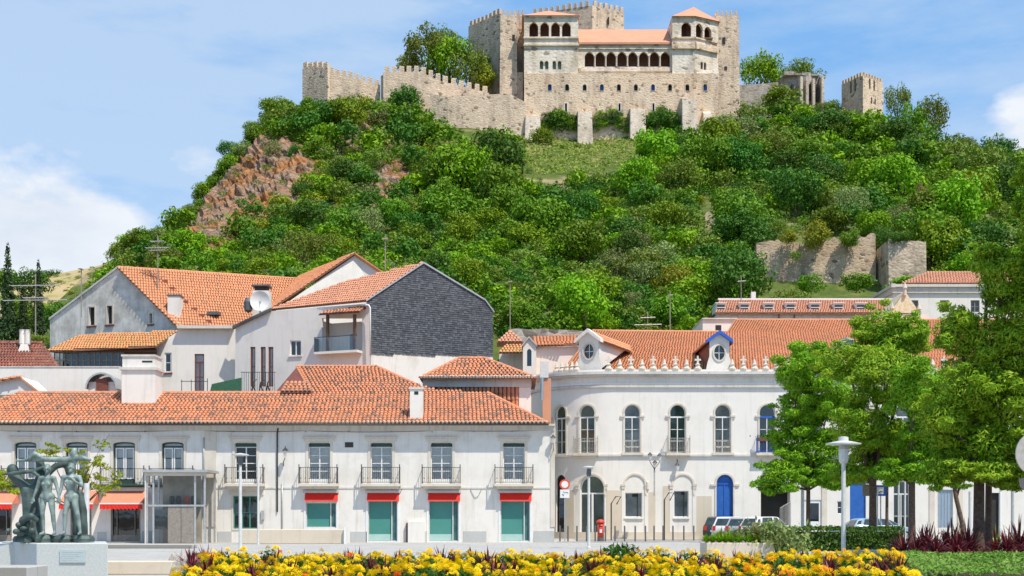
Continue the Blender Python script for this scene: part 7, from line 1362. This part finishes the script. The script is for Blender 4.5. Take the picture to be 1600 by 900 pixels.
for a in ((12, 528, 'cypress', 84, 'tall dark cypress at the far left edge', 1.0), (60, 520, 'cypress', 62, 'slimmer dark cypress right of the tall one', 1.05), (36, 528, 'cypress', 60, 'short cypress between the two left cypresses', .85)): at(*a, D=116, sink=.1)
for a in ((75, 436, 'dark', 50, 'dark round tree on the dry slope skyline at left', .5, 200), (48, 470, 'dark', 56, 'dark tree behind the slimmer cypress', 1., 150), (30, 500, 'bright', 60, 'bright tree behind the cypresses', .9, 150), (76, 500, 'round', 54, 'mid green tree behind the television aerial at left', .8, 146), (104, 500, 'bright', 42, 'bright tree left of the grey gable', .7, 142), (5, 470, 'round', 50, 'green tree behind the tall cypress at the edge', 1.2, 160), (25, 552, 'bright', 50, 'bright bush above the maroon roof', .5, 114), (84, 512, 'bright', 52, 'bright leafy tree between cypress and grey gable', .9, 130), (36, 520, 'round', 50, 'leafy tree behind the maroon roof chimney', .9, 128), (60, 540, 'olive', 44, 'olive bush at the ridge of the maroon roof', .7, 115), (90, 525, 'dark', 60, 'dark tree directly left of the grey gable', 1., 125)):
    at(*a[:6], D=a[6])
# the wood: trees nothing tells apart share one label and one group per stretch of slope
ZONES = [('left', 175, 430, 'on the slope left of and below the lichened cliff'), ('cliff', 430, 640, 'on the slope between the lichened cliff and the slate gable'), ('mid', 640, 900, 'on the wooded slope below the castle left half'), ('centre', 900, 1150, 'on the wooded slope below the castle right half'), ('right', 1150, 1380, 'on the slope between the chapel ruin and the ruined wall'), ('edge', 1380, 1640, 'on the right hand slope below the skyline')]
NOGO = [[(300, 340), (345, 290), (380, 235), (430, 225), (470, 245), (495, 268), (495, 300), (440, 322), (400, 342), (355, 385), (300, 395)], [(530, 195), (575, 190), (615, 215), (595, 245), (545, 240), (515, 225)], [(580, 290), (600, 250), (635, 262), (640, 300), (605, 328), (575, 330)], [(812, 300), (795, 212), (1015, 212), (1000, 270), (930, 300)], [(1185, 372), (1370, 362), (1450, 370), (1452, 505), (1185, 505)], [(1085, 318), (1125, 318), (1125, 400), (1098, 400)]]
TOPS = [(160, 428), (215, 410), (250, 383), (305, 348), (345, 310), (366, 266), (394, 232), (435, 185), (475, 175), (600, 170), (680, 215), (820, 222), (1110, 222), (1160, 175), (1300, 185), (1400, 205), (1500, 235), (1600, 265), (1660, 290)]
def top_at(px): return float(np.interp(px, [a for a, b in TOPS], [b for a, b in TOPS]))
rr_ = random.Random(5); spots = []; skyl = []
for row, py in enumerate(np.arange(185, 540, 17)):
    px = 165+(row % 2)*16
    while px < 1650:
        x, y = px+rr_.uniform(-11, 11), py+rr_.uniform(-8, 8); px += rr_.uniform(28, 38)
        if y < top_at(x)+8 or any(inside((x, y), g) for g in NOGO): continue
        if x < 480 and y > 470 or y > 520 and x < 780: continue
        p = hit(x, y)
        if p is None or p.y < 104 or (x < 780 and p.y < 112): continue
        spots.append((x, y, p))
for i in range(46):                                # bushes standing along the left skyline
    x = 186+i*5.4+rr_.uniform(-3, 3)
    for k in range(60):
        p = hit(x, top_at(x)-20+k*2)
        if p is not None: break
    if p is not None: skyl.append((x, top_at(x), Vector((p.x, p.y-1.2, hz(p.x, p.y-1.2)-.5))))
rr_.shuffle(spots)
MIX = {'left': ('olive', 'round', 'grey', 'bright', 'bright', 'round'), 'cliff': ('olive', 'grey', 'round', 'round', 'bright', 'dark'), 'mid': ('bright', 'round', 'olive', 'bright', 'round', 'dark', 'round'), 'centre': ('bright', 'dark', 'round', 'bright', 'round', 'olive', 'grey'), 'right': ('dark', 'round', 'bright', 'olive', 'dark', 'round'), 'edge': ('round', 'dark', 'olive', 'round', 'grey', 'bright')}
single, rest = skyl+spots[:175], spots[175:]
def cap(x, y):                                     # small growth where the photo keeps walls, rock and grass open
    if y-top_at(x) < 48 or (1195 < x < 1400 and y < 250) or any(inside((x, y-d), g) for g in NOGO[:4] for d in (20, 38)): return rr_.uniform(26, 40)
    return 999
for x, y, p in single:
    z = [q for q in ZONES if q[1] <= x < q[2]]; z = z[0] if z else (ZONES[0] if x < 175 else ZONES[-1]); key = rr_.choice(MIX[z[0]]); w_ = (rr_.uniform(26, 42) if (x, y, p) in skyl else min(cap(x, y), rr_.choice((rr_.uniform(34, 50), rr_.uniform(48, 70), rr_.uniform(68, 96) if x > 680 else 60))))*p.y/F
    hill_tree(p, key, max(2.4, min(w_, 11.)), f'{DESC[key]} {z[3]}', f'{DESC[key]}s {z[3]}', rr_.uniform(.85, 1.3))
def merged(name, items, label, cat='undergrowth'):   # many bushes as one mass
    allv = []; mats = []; mi = []
    for me, p, s in items:
        n = len(me.vertices); v_ = np.empty(n*3, np.float32); me.vertices.foreach_get('co', v_); v_ = v_.reshape(-1, 4, 3); a = rr_.uniform(0, 6.28); ca, sa = math.cos(a), math.sin(a)
        pick = np.random.default_rng(int(abs(p[0]*97+p[1]*13)) % 99991).random(len(v_)) < s[1]; v_ = v_[pick].reshape(-1, 3); v_ = np.stack([v_[:, 0]*ca-v_[:, 1]*sa, v_[:, 0]*sa+v_[:, 1]*ca, v_[:, 2]*s[2]], 1)*s[0]+np.array(p)
        allv.append(v_); m = me.materials[0]
        if m not in mats: mats.append(m)
        mi.append(np.full(len(v_)//4, mats.index(m), np.int32))
    v_ = np.concatenate(allv); me = mesh_np(name, v_, np.arange(len(v_)).reshape(-1, 4), mats); me.polygons.foreach_set('material_index', np.concatenate(mi))
    o = bpy.data.objects.new(name, me); C.objects.link(o); return tag(o, label, cat, kind='stuff')
items = []
for x, y, p in rest: items.append((rr_.choice(PL[rr_.choice(('round', 'olive', 'bright', 'dark'))]), (p.x, p.y, p.z-1.0), (max(1.5, rr_.uniform(20, 33)*p.y/F), 1., .95)))
n = 0
for x, y in ((330, 340), (352, 318), (372, 290), (392, 262), (405, 300), (380, 335), (420, 280), (445, 300), (340, 365), (415, 235), (460, 262), (430, 318), (322, 372), (398, 322), (560, 215), (590, 225), (545, 228), (600, 300), (620, 285), (595, 270)):
    p = hit(x, y)
    if p is not None: items.append((rr_.choice(PL[rr_.choice(('olive', 'grey', 'olive', 'round'))]), (p.x, p.y-2.2, p.z+.2), (rr_.uniform(.6, 1.25), .8, .8)))
while n < 1900:                                     # low scrub between the trees
    x, y = rr_.uniform(150, 1660), rr_.uniform(150, 535)
    if y < top_at(x)-2 or inside((x, y), NOGO[4]): continue
    ng = any(inside((x, y), g) for g in NOGO)
    if ng and rr_.random() < .82: continue
    p = hit(x, y)
    if p is None or p.y < 112: continue
    k = rr_.choice(('olive', 'round', 'grey', 'round', 'bright', 'yellow')) if x < 700 else rr_.choice(('round', 'dark', 'olive', 'dark', 'dark', 'round'))  # darker leaf mix on the right paints shade into the gaps between crowns
    items.append((rr_.choice(PL[k]), (p.x, p.y, p.z-.35), ((.35 if ng else 1.)*rr_.uniform(.9, 2.1)*p.y/190, .55, .75))); n += 1
for i in range(110):                               # tussocks on the dry slope and the castle foot
    x, y = (rr_.uniform(55, 215), rr_.uniform(405, 480)) if i < 70 else (rr_.uniform(690, 830), rr_.uniform(200, 225))
    p = hit(x, y)
    if p is not None: items.append((rr_.choice(PL[rr_.choice(('olive', 'yellow', 'grey', 'olive'))]), (p.x, p.y, p.z-.2), (rr_.uniform(.25, .7), .7, .6)))
for x in np.arange(835, 1065, 5):                  # ivy climbing the castle foot between the buttresses
    k = (x-835) % 80; y = 188+14*math.sin((x-835)/80*math.pi)**2*(-1)+rr_.uniform(-3, 6)
    if any(a < x < b for a, b in ((818, 847), (900, 928), (982, 1011), (1060, 1112))): continue
    for j in range(3): items.append((rr_.choice(PL['dark' if rr_.random() < .5 else 'bright']), (PX(x, 248.4), 248.4, PZ(y+9*j, 248.4)-.8), (rr_.uniform(.7, 1.1), .6, .9)))
merged('undergrowth', items, 'dense low scrub and bushes filling the castle hillside between the trees')
# grass on the open slope under the castle
gi = []
rg = np.random.default_rng(3); gv = []
for i in range(9000):
    x, y = rr_.uniform(790, 1030), rr_.uniform(212, 275)
    if not inside((x, y), [(805, 214), (1015, 214), (1000, 252), (900, 275), (820, 270)]): continue
    p = hit(x, y) if i % 4 == 0 or not gi else gi[-1]+Vector((rr_.uniform(-1.5, 1.5), rr_.uniform(-1, 1), 0))
    if p is None: continue
    if i % 4 == 0: gi.append(p)
    gv.append((p.x, p.y, hz(p.x, p.y)))
gv = np.array(gv); nn = rg.normal(size=gv.shape)*.6+np.array([0, -.7, .5]); nn /= np.linalg.norm(nn, axis=1, keepdims=True); vq = leaf_quads(gv+rg.normal(size=gv.shape)*np.array([.5, .5, .12]), nn, .26, .6, rg)
o = bpy.data.objects.new('grass', mesh_np('grass', vq, np.arange(len(vq)).reshape(-1, 4), [T['l_grass']])); C.objects.link(o); tag(o, 'rough green grass on the open slope under the castle buttresses', 'grass', kind='stuff')

# ---------------------------------------------------------------- trees of the square
def near_tree(label, tpx, D, ybase_z, blobs, mat_, n, size, tr=.16, lean=0., seed=0, split=None, group=None, asp=.3, tm='bark', thin=1.):
    x0 = PX(tpx, D); t = thing('tree', label, 'tree', (x0, D, 0), group); rg = np.random.default_rng(seed); rl = random.Random(seed)
    bl = []; tips = []
    for px, py, rx, ry in blobs:
        c = P(px, py, D); R_ = np.array([rx*D/F, max(rx, ry)*D/F*.95, ry*D/F]); dy = rl.uniform(-.6, .6)*R_[1]; c = np.array([c.x, c.y+dy, c.z]); tips.append((Vector(c), R_))
        k = max(10, int(26*thin))
        for i in range(k):
            d = rg.normal(size=3); d /= np.linalg.norm(d); bl.append((c+d*R_*rg.uniform(.35, 1.05), R_*rg.uniform(.14, .3)*np.array([1.15, 1.15, .7])))
        if thin >= 1: bl.append((c, R_*.78))
    loc = np.array([x0, D, 0]); bl = [(c-loc, r) for c, r in bl]
    o = bpy.data.objects.new('crown', crown_mesh('crown', [T[mat_]], bl, n, size, asp, seed, up=.25, rnd=.85)); C.objects.link(o); o.parent = t
    zt = min(p.z for p, r in tips)*.6+.4*sum(p.z for p, r in tips)/len(tips); fork = Vector((x0+lean, D, max(1.9, min(zt-1.0, 3.2))))
    b = MB(); b.tube([(x0, D, -.2), (x0+lean*.1, D, .15), (x0+lean*.4, D+.03, fork.z*.5), fork, fork+Vector((lean*.3, .1, 1.4))], [tr*1.5, tr*1.1, tr*.92, tr*.85, tr*.5], 12); b.build('trunk', T[tm], t, smooth=True)
    for p, r in tips:
        b = MB(); m_ = fork.lerp(p, .5)+Vector((rl.uniform(-.3, .3), rl.uniform(-.3, .3), rl.uniform(-.1, .4))); b.tube([fork-Vector((0, 0, .25)), m_, p, p+Vector((rl.uniform(-.5, .5), 0, .5))], [tr*.5, tr*.34, tr*.18, tr*.06], 7); b.build('limb', T[tm], t, smooth=True)
    return t
near_tree('tree with the thin dark trunk before the white door, crown nearest the palace', 1263, 70, 0, [(1238, 585, 40, 40), (1275, 562, 50, 38), (1255, 640, 50, 45), (1222, 742, 44, 34), (1275, 700, 52, 42), (1298, 622, 50, 50), (1200, 755, 26, 18), (1240, 690, 40, 34), (1300, 745, 44, 26)], 'l_near', 58000, .115, .13, seed=1)
near_tree('tree with stout brown trunk between the blue door and the blue edged sign', 1364, 62, 0, [(1330, 560, 52, 45), (1385, 512, 48, 44), (1372, 590, 66, 60), (1335, 670, 60, 55), (1400, 690, 58, 50), (1345, 735, 52, 30), (1400, 545, 50, 44), (1425, 520, 34, 34)], 'l_near2', 60000, .112, .2, seed=2)
near_tree('tree with brown trunk right of the glazed entrance', 1425, 59, 0, [(1430, 610, 55, 55), (1455, 680, 58, 50), (1440, 735, 46, 28), (1480, 620, 52, 54), (1395, 735, 40, 25)], 'l_near', 42000, .11, .17, seed=3)
near_tree('largest tree with the thick dark trunk at right', 1530, 44, 0, [(1490, 520, 46, 44), (1560, 440, 56, 50), (1535, 540, 70, 66), (1600, 500, 70, 70), (1500, 610, 58, 52), (1575, 640, 78, 70), (1505, 690, 54, 46), (1585, 725, 52, 36), (1645, 600, 70, 80), (1540, 400, 34, 22), (1600, 410, 40, 40), (1470, 740, 40, 26), (1465, 655, 46, 40), (1535, 690, 50, 42), (1530, 736, 58, 24), (1592, 750, 40, 20)], 'l_near2', 84000, .094, .205, seed=4)
near_tree('slim tree just right of the stout trunk by the blue edged sign', 1386, 66, 0, [(1390, 725, 36, 24), (1398, 690, 34, 28)], 'l_near2', 7000, .085, .09, seed=5)
near_tree('small leaning tree with forked trunk left of the big dark trunk', 1510, 60, 0, [(1490, 745, 34, 20), (1520, 730, 36, 26)], 'l_near', 8000, .085, .12, lean=-.5, seed=6)
near_tree('tree cut by the right edge, leaning in above the largest tree', 1690, 42, 0, [(1632, 285, 48, 56), (1645, 370, 50, 50), (1605, 330, 24, 20), (1598, 272, 16, 24), (1690, 380, 60, 70)], 'l_near2', 28000, .096, .25, seed=7)
near_tree('tree standing close behind the largest trunk, its twin stem', 1545, 45.5, 0, [(1560, 700, 40, 30), (1545, 650, 44, 40)], 'l_near', 11000, .078, .13, seed=8)
near_tree('sparse young yellow green tree behind the bronze figures', 122, 52, 0, [(82, 704, 28, 14), (112, 712, 24, 14), (150, 728, 26, 20), (140, 752, 26, 18), (168, 762, 22, 16), (160, 696, 14, 10), (118, 740, 22, 14), (20, 752, 26, 20), (5, 760, 26, 18), (180, 745, 14, 14)], 'l_yellow', 3000, .09, .06, seed=9, thin=.55)
near_tree('leafy low branch tree at the far left edge behind the statue', -18, 50, 0, [(-10, 750, 30, 24), (12, 758, 22, 16)], 'l_yellow', 1800, .09, .08, seed=10, thin=.6)

# ---------------------------------------------------------------- hedges, shrubs, beds
def leaf_box(x0, x1, y0, y1, z0, z1, n, size, rg, bumpy=.12, asp=.6):
    p = rg.random((n, 3)); f_ = rg.integers(0, 4, n); p[f_ == 0, 2] = 1; p[f_ == 1, 1] = 0; p[f_ == 2, 2] = 1; ex = f_ == 3; p[ex, 0] = rg.integers(0, 2, ex.sum())
    q = p*np.array([x1-x0, y1-y0, z1-z0])+np.array([x0, y0, z0]); w_ = np.array([mnoise.noise(Vector((a*1.1, b*1.1, c_*2))) for a, b, c_ in q]); q[:, 2] += w_*bumpy*(p[:, 2]); q[:, 1] -= w_*bumpy; q += rg.normal(size=q.shape)*.03
    nn = rg.normal(size=q.shape)*.7+np.where((f_ == 1)[:, None], [0, -.8, .2], [0, 0, .8]); nn /= np.linalg.norm(nn, axis=1, keepdims=True); return leaf_quads(q, nn, size, asp, rg)
def leafobj(name, v_, m, label, cat, kind=None, loc=(0, 0, 0), core=None):
    o = bpy.data.objects.new(name, mesh_np(name, v_-np.array(loc), np.arange(len(v_)).reshape(-1, 4), [T[m]])); C.objects.link(o); o.location = loc; WL[o.name] = Vector(loc); return tag(o, label, cat, kind=kind)
D = 55.; x0, x1 = PX(1236, D), PX(1412, D); h_ = thing('hedge', 'long dark clipped hedge behind the street lamp', 'hedge', ((x0+x1)/2, D, 0))
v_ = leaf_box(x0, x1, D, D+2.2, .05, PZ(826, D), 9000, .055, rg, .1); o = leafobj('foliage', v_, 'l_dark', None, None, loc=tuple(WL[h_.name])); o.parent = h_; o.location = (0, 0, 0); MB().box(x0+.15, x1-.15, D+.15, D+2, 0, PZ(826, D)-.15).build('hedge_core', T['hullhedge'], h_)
def blades(n, h, spread, w_, rg, droop=.4, up=.7):   # sword leaves from one crown: arching strips of three quads
    vs = []
    for i in range(n):
        a = rg.uniform(0, 6.283); L = h*rg.uniform(.6, 1.15); el = rg.uniform(up, 1.5); d = np.array([math.cos(a), math.sin(a), 0]); s = np.array([-d[1], d[0], 0])*w_*rg.uniform(.7, 1.2); z0 = np.array([0, 0, h*.25*rg.uniform(0, 1)])
        pts = [z0+d*spread*t*L*math.cos(el)*1.2+np.array([0, 0, L*math.sin(el)*t-droop*L*t**2.4*math.cos(el)]) for t in (0, .35, .7, 1)]; ws = (.7, 1., .75, .1)
        for j in range(3): vs += [pts[j]-s*ws[j], pts[j]+s*ws[j], pts[j+1]+s*ws[j+1], pts[j+1]-s*ws[j+1]]
    return np.array(vs)
cord = [mesh_np('leaves', blades(120, .95, 1.15, .026, np.random.default_rng(70+i), .85, .3), np.arange(120*12).reshape(-1, 4), [T['l_wine']]) for i in range(3)]
for i, (px, D, s, lab) in enumerate(((1412, 43, .9, 'leftmost'), (1432, 42.5, 1.0, 0), (1450, 44, 1.2, 0), (1462, 42, .95, 0), (1478, 44, 1.15, 0), (1495, 42.5, 1.1, 0), (1512, 43.5, 1.2, 0), (1556, 43.5, .95, 0), (1575, 42, 1.1, 0), (1592, 43.5, 1.3, 0), (1610, 42.5, 1.2, 0), (1442, 46, 1.1, 0), (1488, 46, 1.2, 0), (1530, 46, 1., 0), (1400, 45, .8, 0))):
    g = px < 1530; t = thing('cordyline_plant', 'burgundy sword leaved plant left of the thick dark trunk' if g else 'burgundy sword leaved plant right of the thick dark trunk', 'plant', (PX(px, D), D, .0), 'burgundy plants left of the thick trunk' if g else 'burgundy plants right of the thick trunk')
    inst(cord[i % 3], t, (0, 0, .1), i*1.1, s*1.0, 'leaves'); 
    if i == 0: b = MB(); b.tube([(PX(px, D), D, 0), (PX(px, D), D, .35)], [.05, .04], 6); stem = b.build('stem', T['bark'], t)
    else: inst(stem, t, (0, 0, 0), 0, 1, 'stem')
gb = mesh_np('leaves', blades(70, .8, 1.2, .022, np.random.default_rng(90), .5, .35), np.arange(70*12).reshape(-1, 4), [T['l_yellow']])
for i, (px, D) in enumerate(((1556, 50), (1592, 51), (1500, 52))): t = thing('yucca_plant', 'yellow green spiky plant behind the burgundy ones', 'plant', (PX(px, D), D, 0), 'yellow green spiky plants'); inst(gb, t, (0, 0, 0), i, 1.2, 'leaves')
sheet('flower_bed', 1, 2, 30, 31, -.02, T['soil']); bpy.data.objects.remove(bpy.data.objects['flower_bed'])
bed = [(-5.2, 18.5), (6.3, 18.5), (9.2, 29.5), (-6.9, 29.5)]
tag(MB().slab([(x, y, .26) for x, y in bed], .3).build('flower_bed', T['soil']), kind='structure')
D = 30.; tag(MB().slab([(PX(1385, 44), 44, .12), (PX(1760, 44), 44, .12), (16, 27, .22), (9.4, 27, .22)], .25).build('planting_bed', T['soil']), kind='structure')
q = []
for i in range(9000): y = rr_.uniform(27.5, 41); x = rr_.uniform(PX(1392+ (34-min(y,34))*2, y), PX(1640, y)); q.append((x, y, .2+.42*(1-abs(y-33)/8 if y < 41 else 0)*(.75+.3*mnoise.noise(Vector((x*.7, y*.7, 0))))))
q = np.array(q); q += rg.normal(size=q.shape)*.03; nn = rg.normal(size=q.shape)*.55+np.array([0, -.15, .8]); nn /= np.linalg.norm(nn, axis=1, keepdims=True); leafobj('ground_cover', leaf_quads(q, nn, .06, .5, rg), 'l_lime', 'low light green ground cover in the right foreground', 'ground cover', 'stuff')
# feathery plants and grass over the planter wall
wis = mesh_np('foliage', np.concatenate([blades(120, .55, 1.0, .012, np.random.default_rng(31), .3, .8), leaf_quads(np.random.default_rng(32).normal(size=(260, 3))*np.array([.28, .28, .14])+np.array([0, 0, .36]), np.random.default_rng(33).normal(size=(260, 3)), .045, .45, np.random.default_rng(34))]), np.arange((120*3+260)*4).reshape(-1, 4), [T['l_grey']])
lime_b = mesh_np('foliage', blades(150, .4, 1.2, .016, np.random.default_rng(35), .4, .5), np.arange(150*12).reshape(-1, 4), [T['l_bright']])
for i, (px, y_, s) in enumerate(((1150, 45.6, .8), (1165, 45.9, .95), (1180, 45.5, 1.0), (1193, 45.9, 1.25), (1205, 45.5, 1.3), (1216, 45.2, 1.3), (1226, 45.6, 1.35), (1236, 45.2, 1.0))):
    z_ = PZ(849, 45) if px < 1210 else 0; t = thing('feathery_shrub', 'pale feathery plant on or beside the planter wall', 'plant', (PX(px, y_), y_, z_), 'pale feathery plants at the planter wall'); inst(wis, t, (0, 0, 0), i, s if z_ else s*1.4, 'foliage')
for i, px in enumerate((1104, 1114, 1124, 1134, 1143, 1156, 1171, 1186)): t = thing('grass_tuft', 'bright grass tuft along the planter wall top', 'grass', (PX(px, 45.2), 45.25, PZ(849, 45)), 'grass tufts on the planter wall'); inst(lime_b, t, (0, 0, 0), i, .8, 'foliage')
for px in (1125, 1139): p = (PX(px, 70), 70, 0); t = thing('low_shrub', 'small green plant at the kerb right of the bollards' if px < 1130 else 'small yellow flowered plant at the kerb right of the bollards', 'plant', p); inst(lime_b, t, (0, 0, 0), px, 2.0, 'foliage')
# marigold bed
def head_mesh(m, seed):
    rg_ = np.random.default_rng(seed); vs = []; fs = []
    for ring_, (r, z, k) in enumerate(((.052, .0, 10), (.043, .02, 9), (.031, .035, 7), (.016, .044, 5))):
        for j in range(k):
            a = 2*math.pi*(j+.5*ring_)/k+rg_.uniform(-.1, .1); w_ = .75*2*math.pi/k; zz = z+rg_.uniform(-.006, .006); i0 = len(vs)
            vs += [(r*.25*math.cos(a), r*.25*math.sin(a), zz-.012), (r*.8*math.cos(a-w_/2), r*.8*math.sin(a-w_/2), zz), (r*1.08*math.cos(a), r*1.08*math.sin(a), zz-.006+.008), (r*.8*math.cos(a+w_/2), r*.8*math.sin(a+w_/2), zz)]; fs.append((i0, i0+1, i0+2, i0+3))
    me = bpy.data.meshes.new('flower_head'); me.from_pydata(vs, [], fs); me.materials.append(T[m]); return me
HM = [head_mesh('petal', 1), head_mesh('petal', 2), head_mesh('petal_o', 3), head_mesh('petal_r', 4)]
fol = []
for s in range(3):
    g_ = np.random.default_rng(200+s); d = g_.normal(size=(170, 3)); d /= np.linalg.norm(d, axis=1, keepdims=True); c = d*np.array([.27, .27, .17])*(g_.random((170, 1))**.4)+np.array([0, 0, .2]); nn = d+g_.normal(size=d.shape)*.6; nn /= np.linalg.norm(nn, axis=1, keepdims=True); fol.append(mesh_np('foliage', leaf_quads(c, nn, .055, .4, g_), np.arange(680).reshape(-1, 4), [T['l_mari']]))
dark_px = [(300, 27), (322, 29), (345, 28), (545, 26), (560, 27.5), (578, 24), (622, 28), (690, 28.5), (708, 26), (738, 27.5), (748, 23), (762, 25), (772, 21.5), (820, 27), (880, 27.5), (905, 25), (925, 22.5), (940, 26), (1085, 26.5), (1105, 24), (1118, 22), (1152, 27.5), (1168, 28.5), (1180, 27), (1290, 23), (1345, 22), (1368, 24), (1392, 25), (1402, 22.5), (455, 22), (640, 21.8), (430, 25), (1255, 28), (990, 28.4), (1060, 28), (325, 22), (395, 20.8), (300, 24.5), (520, 20.6), (600, 20.5), (700, 20.9), (800, 20.6), (868, 20.4), (1000, 20.8), (1130, 20.5), (1215, 20.9), (1300, 20.6), (1380, 23.4), (415, 27.5), (475, 28.4)]
def near_dark(x, y): return any(abs(x-PX(px, D))+abs(y-D)*.6 < .42 for px, D in dark_px)
cnt = 0; rows = [(19.6, .44), (20.5, .45), (21.5, .46), (22.6, .48), (23.8, .5), (25.0, .52), (26.3, .54), (27.6, .56), (28.8, .58)]
for ri, (y, dx) in enumerate(rows):
    xl = -5.2-(y-18.5)*.155+.25; xr = 6.3+(y-18.5)*.26-.3; x = xl+(ri % 2)*.2
    while x < xr:
        px_, py_ = x+rr_.uniform(-.12, .12), y+rr_.uniform(-.25, .25); x += dx
        if near_dark(px_, py_): continue
        und = mnoise.noise(Vector((px_*.45, py_*.45, 2.)))*.14; gap = mnoise.noise(Vector((px_*.8, py_*.6, 9.)))
        hgt = (1.0+und*2.2)*(1.15 if py_ > 23 else .98)
        if gap < -.34 and py_ > 25: continue
        zone = mnoise.noise(Vector((px_*.35, py_*.4, 20))); t = thing('marigold_plant', 'marigold plant crowded with yellow heads in the long foreground bed', 'flower', (px_, py_, .26), 'marigolds in the foreground flower bed'); inst(fol[cnt % 3], t, (0, 0, 0), cnt*1.7, (1, 1, hgt), 'foliage')
        for j in range(8):
            a = rr_.uniform(0, 6.28); r_ = .27*math.sqrt(rr_.random()); z_ = (.2+.18*math.sqrt(max(0, 1-(r_/.3)**2)))*hgt+rr_.uniform(-.02, .05)
            hm = HM[3] if rr_.random() < .018 else HM[2] if rr_.random() < (.3 if zone > .36 else .03) else HM[j % 2]
            o = inst(hm, t, (r_*math.cos(a), r_*math.sin(a)-.04, z_), a, rr_.uniform(1.0, 1.5), 'flower_head'); o.rotation_euler = (rr_.uniform(.1, .8), rr_.uniform(-.3, .3), a)
        cnt += 1
wine = [mesh_np('leaves', np.concatenate([blades(46, .42, 1.1, .022, np.random.default_rng(60+i), .25, .6)]), np.arange(46*12).reshape(-1, 4), [T['l_wine']]) for i in range(2)]
for i, (px, D) in enumerate(dark_px): t = thing('burgundy_plant', 'dark burgundy leafed plant among the yellow marigolds', 'plant', (PX(px, D), D, .3), 'burgundy plants among the marigolds'); inst(wine[i % 2], t, (0, 0, 0), i, rr_.uniform(.85, 1.2), 'leaves')
q = []
for i in range(5000):
    y = rr_.uniform(18.8, 29.3); x = rr_.uniform(-5.2-(y-18.5)*.155, 6.3+(y-18.5)*.26); q.append((x, y, .28+rr_.random()*.12))
q = np.array(q); nn = rg.normal(size=q.shape)*.6+np.array([0, -.2, .8]); nn /= np.linalg.norm(nn, axis=1, keepdims=True); leafobj('bed_foliage', leaf_quads(q, nn, .07, .45, rg), 'l_mari', 'low green leaves covering the flower bed soil', 'ground cover', 'stuff')
for px, D in ((962, 27.8), (978, 28.6)): t = thing('leafy_plant', 'taller bright green leafy plant in the middle of the flower bed' if px < 970 else 'second taller green leafy plant right beside it in the bed', 'plant', (PX(px, D), D, .3)); inst(fol[0], t, (0, 0, 0), px, (1.3, 1.3, 1.75), 'foliage')
# plants in the balcony box
s_ = sp(1199); c = fc(s_, PZ(684, 86), -.53); g_ = np.random.default_rng(5); cc_ = g_.normal(size=(220, 3))*np.array([.38, .05, .08])+np.array(c)+np.array([0, 0, .05]); v_ = leaf_quads(cc_, g_.normal(size=(220, 3)), .05, .5, g_); leafobj('balcony_plant', v_, 'l_dark', 'green plants growing in the blue balcony box', 'plant', None, c)
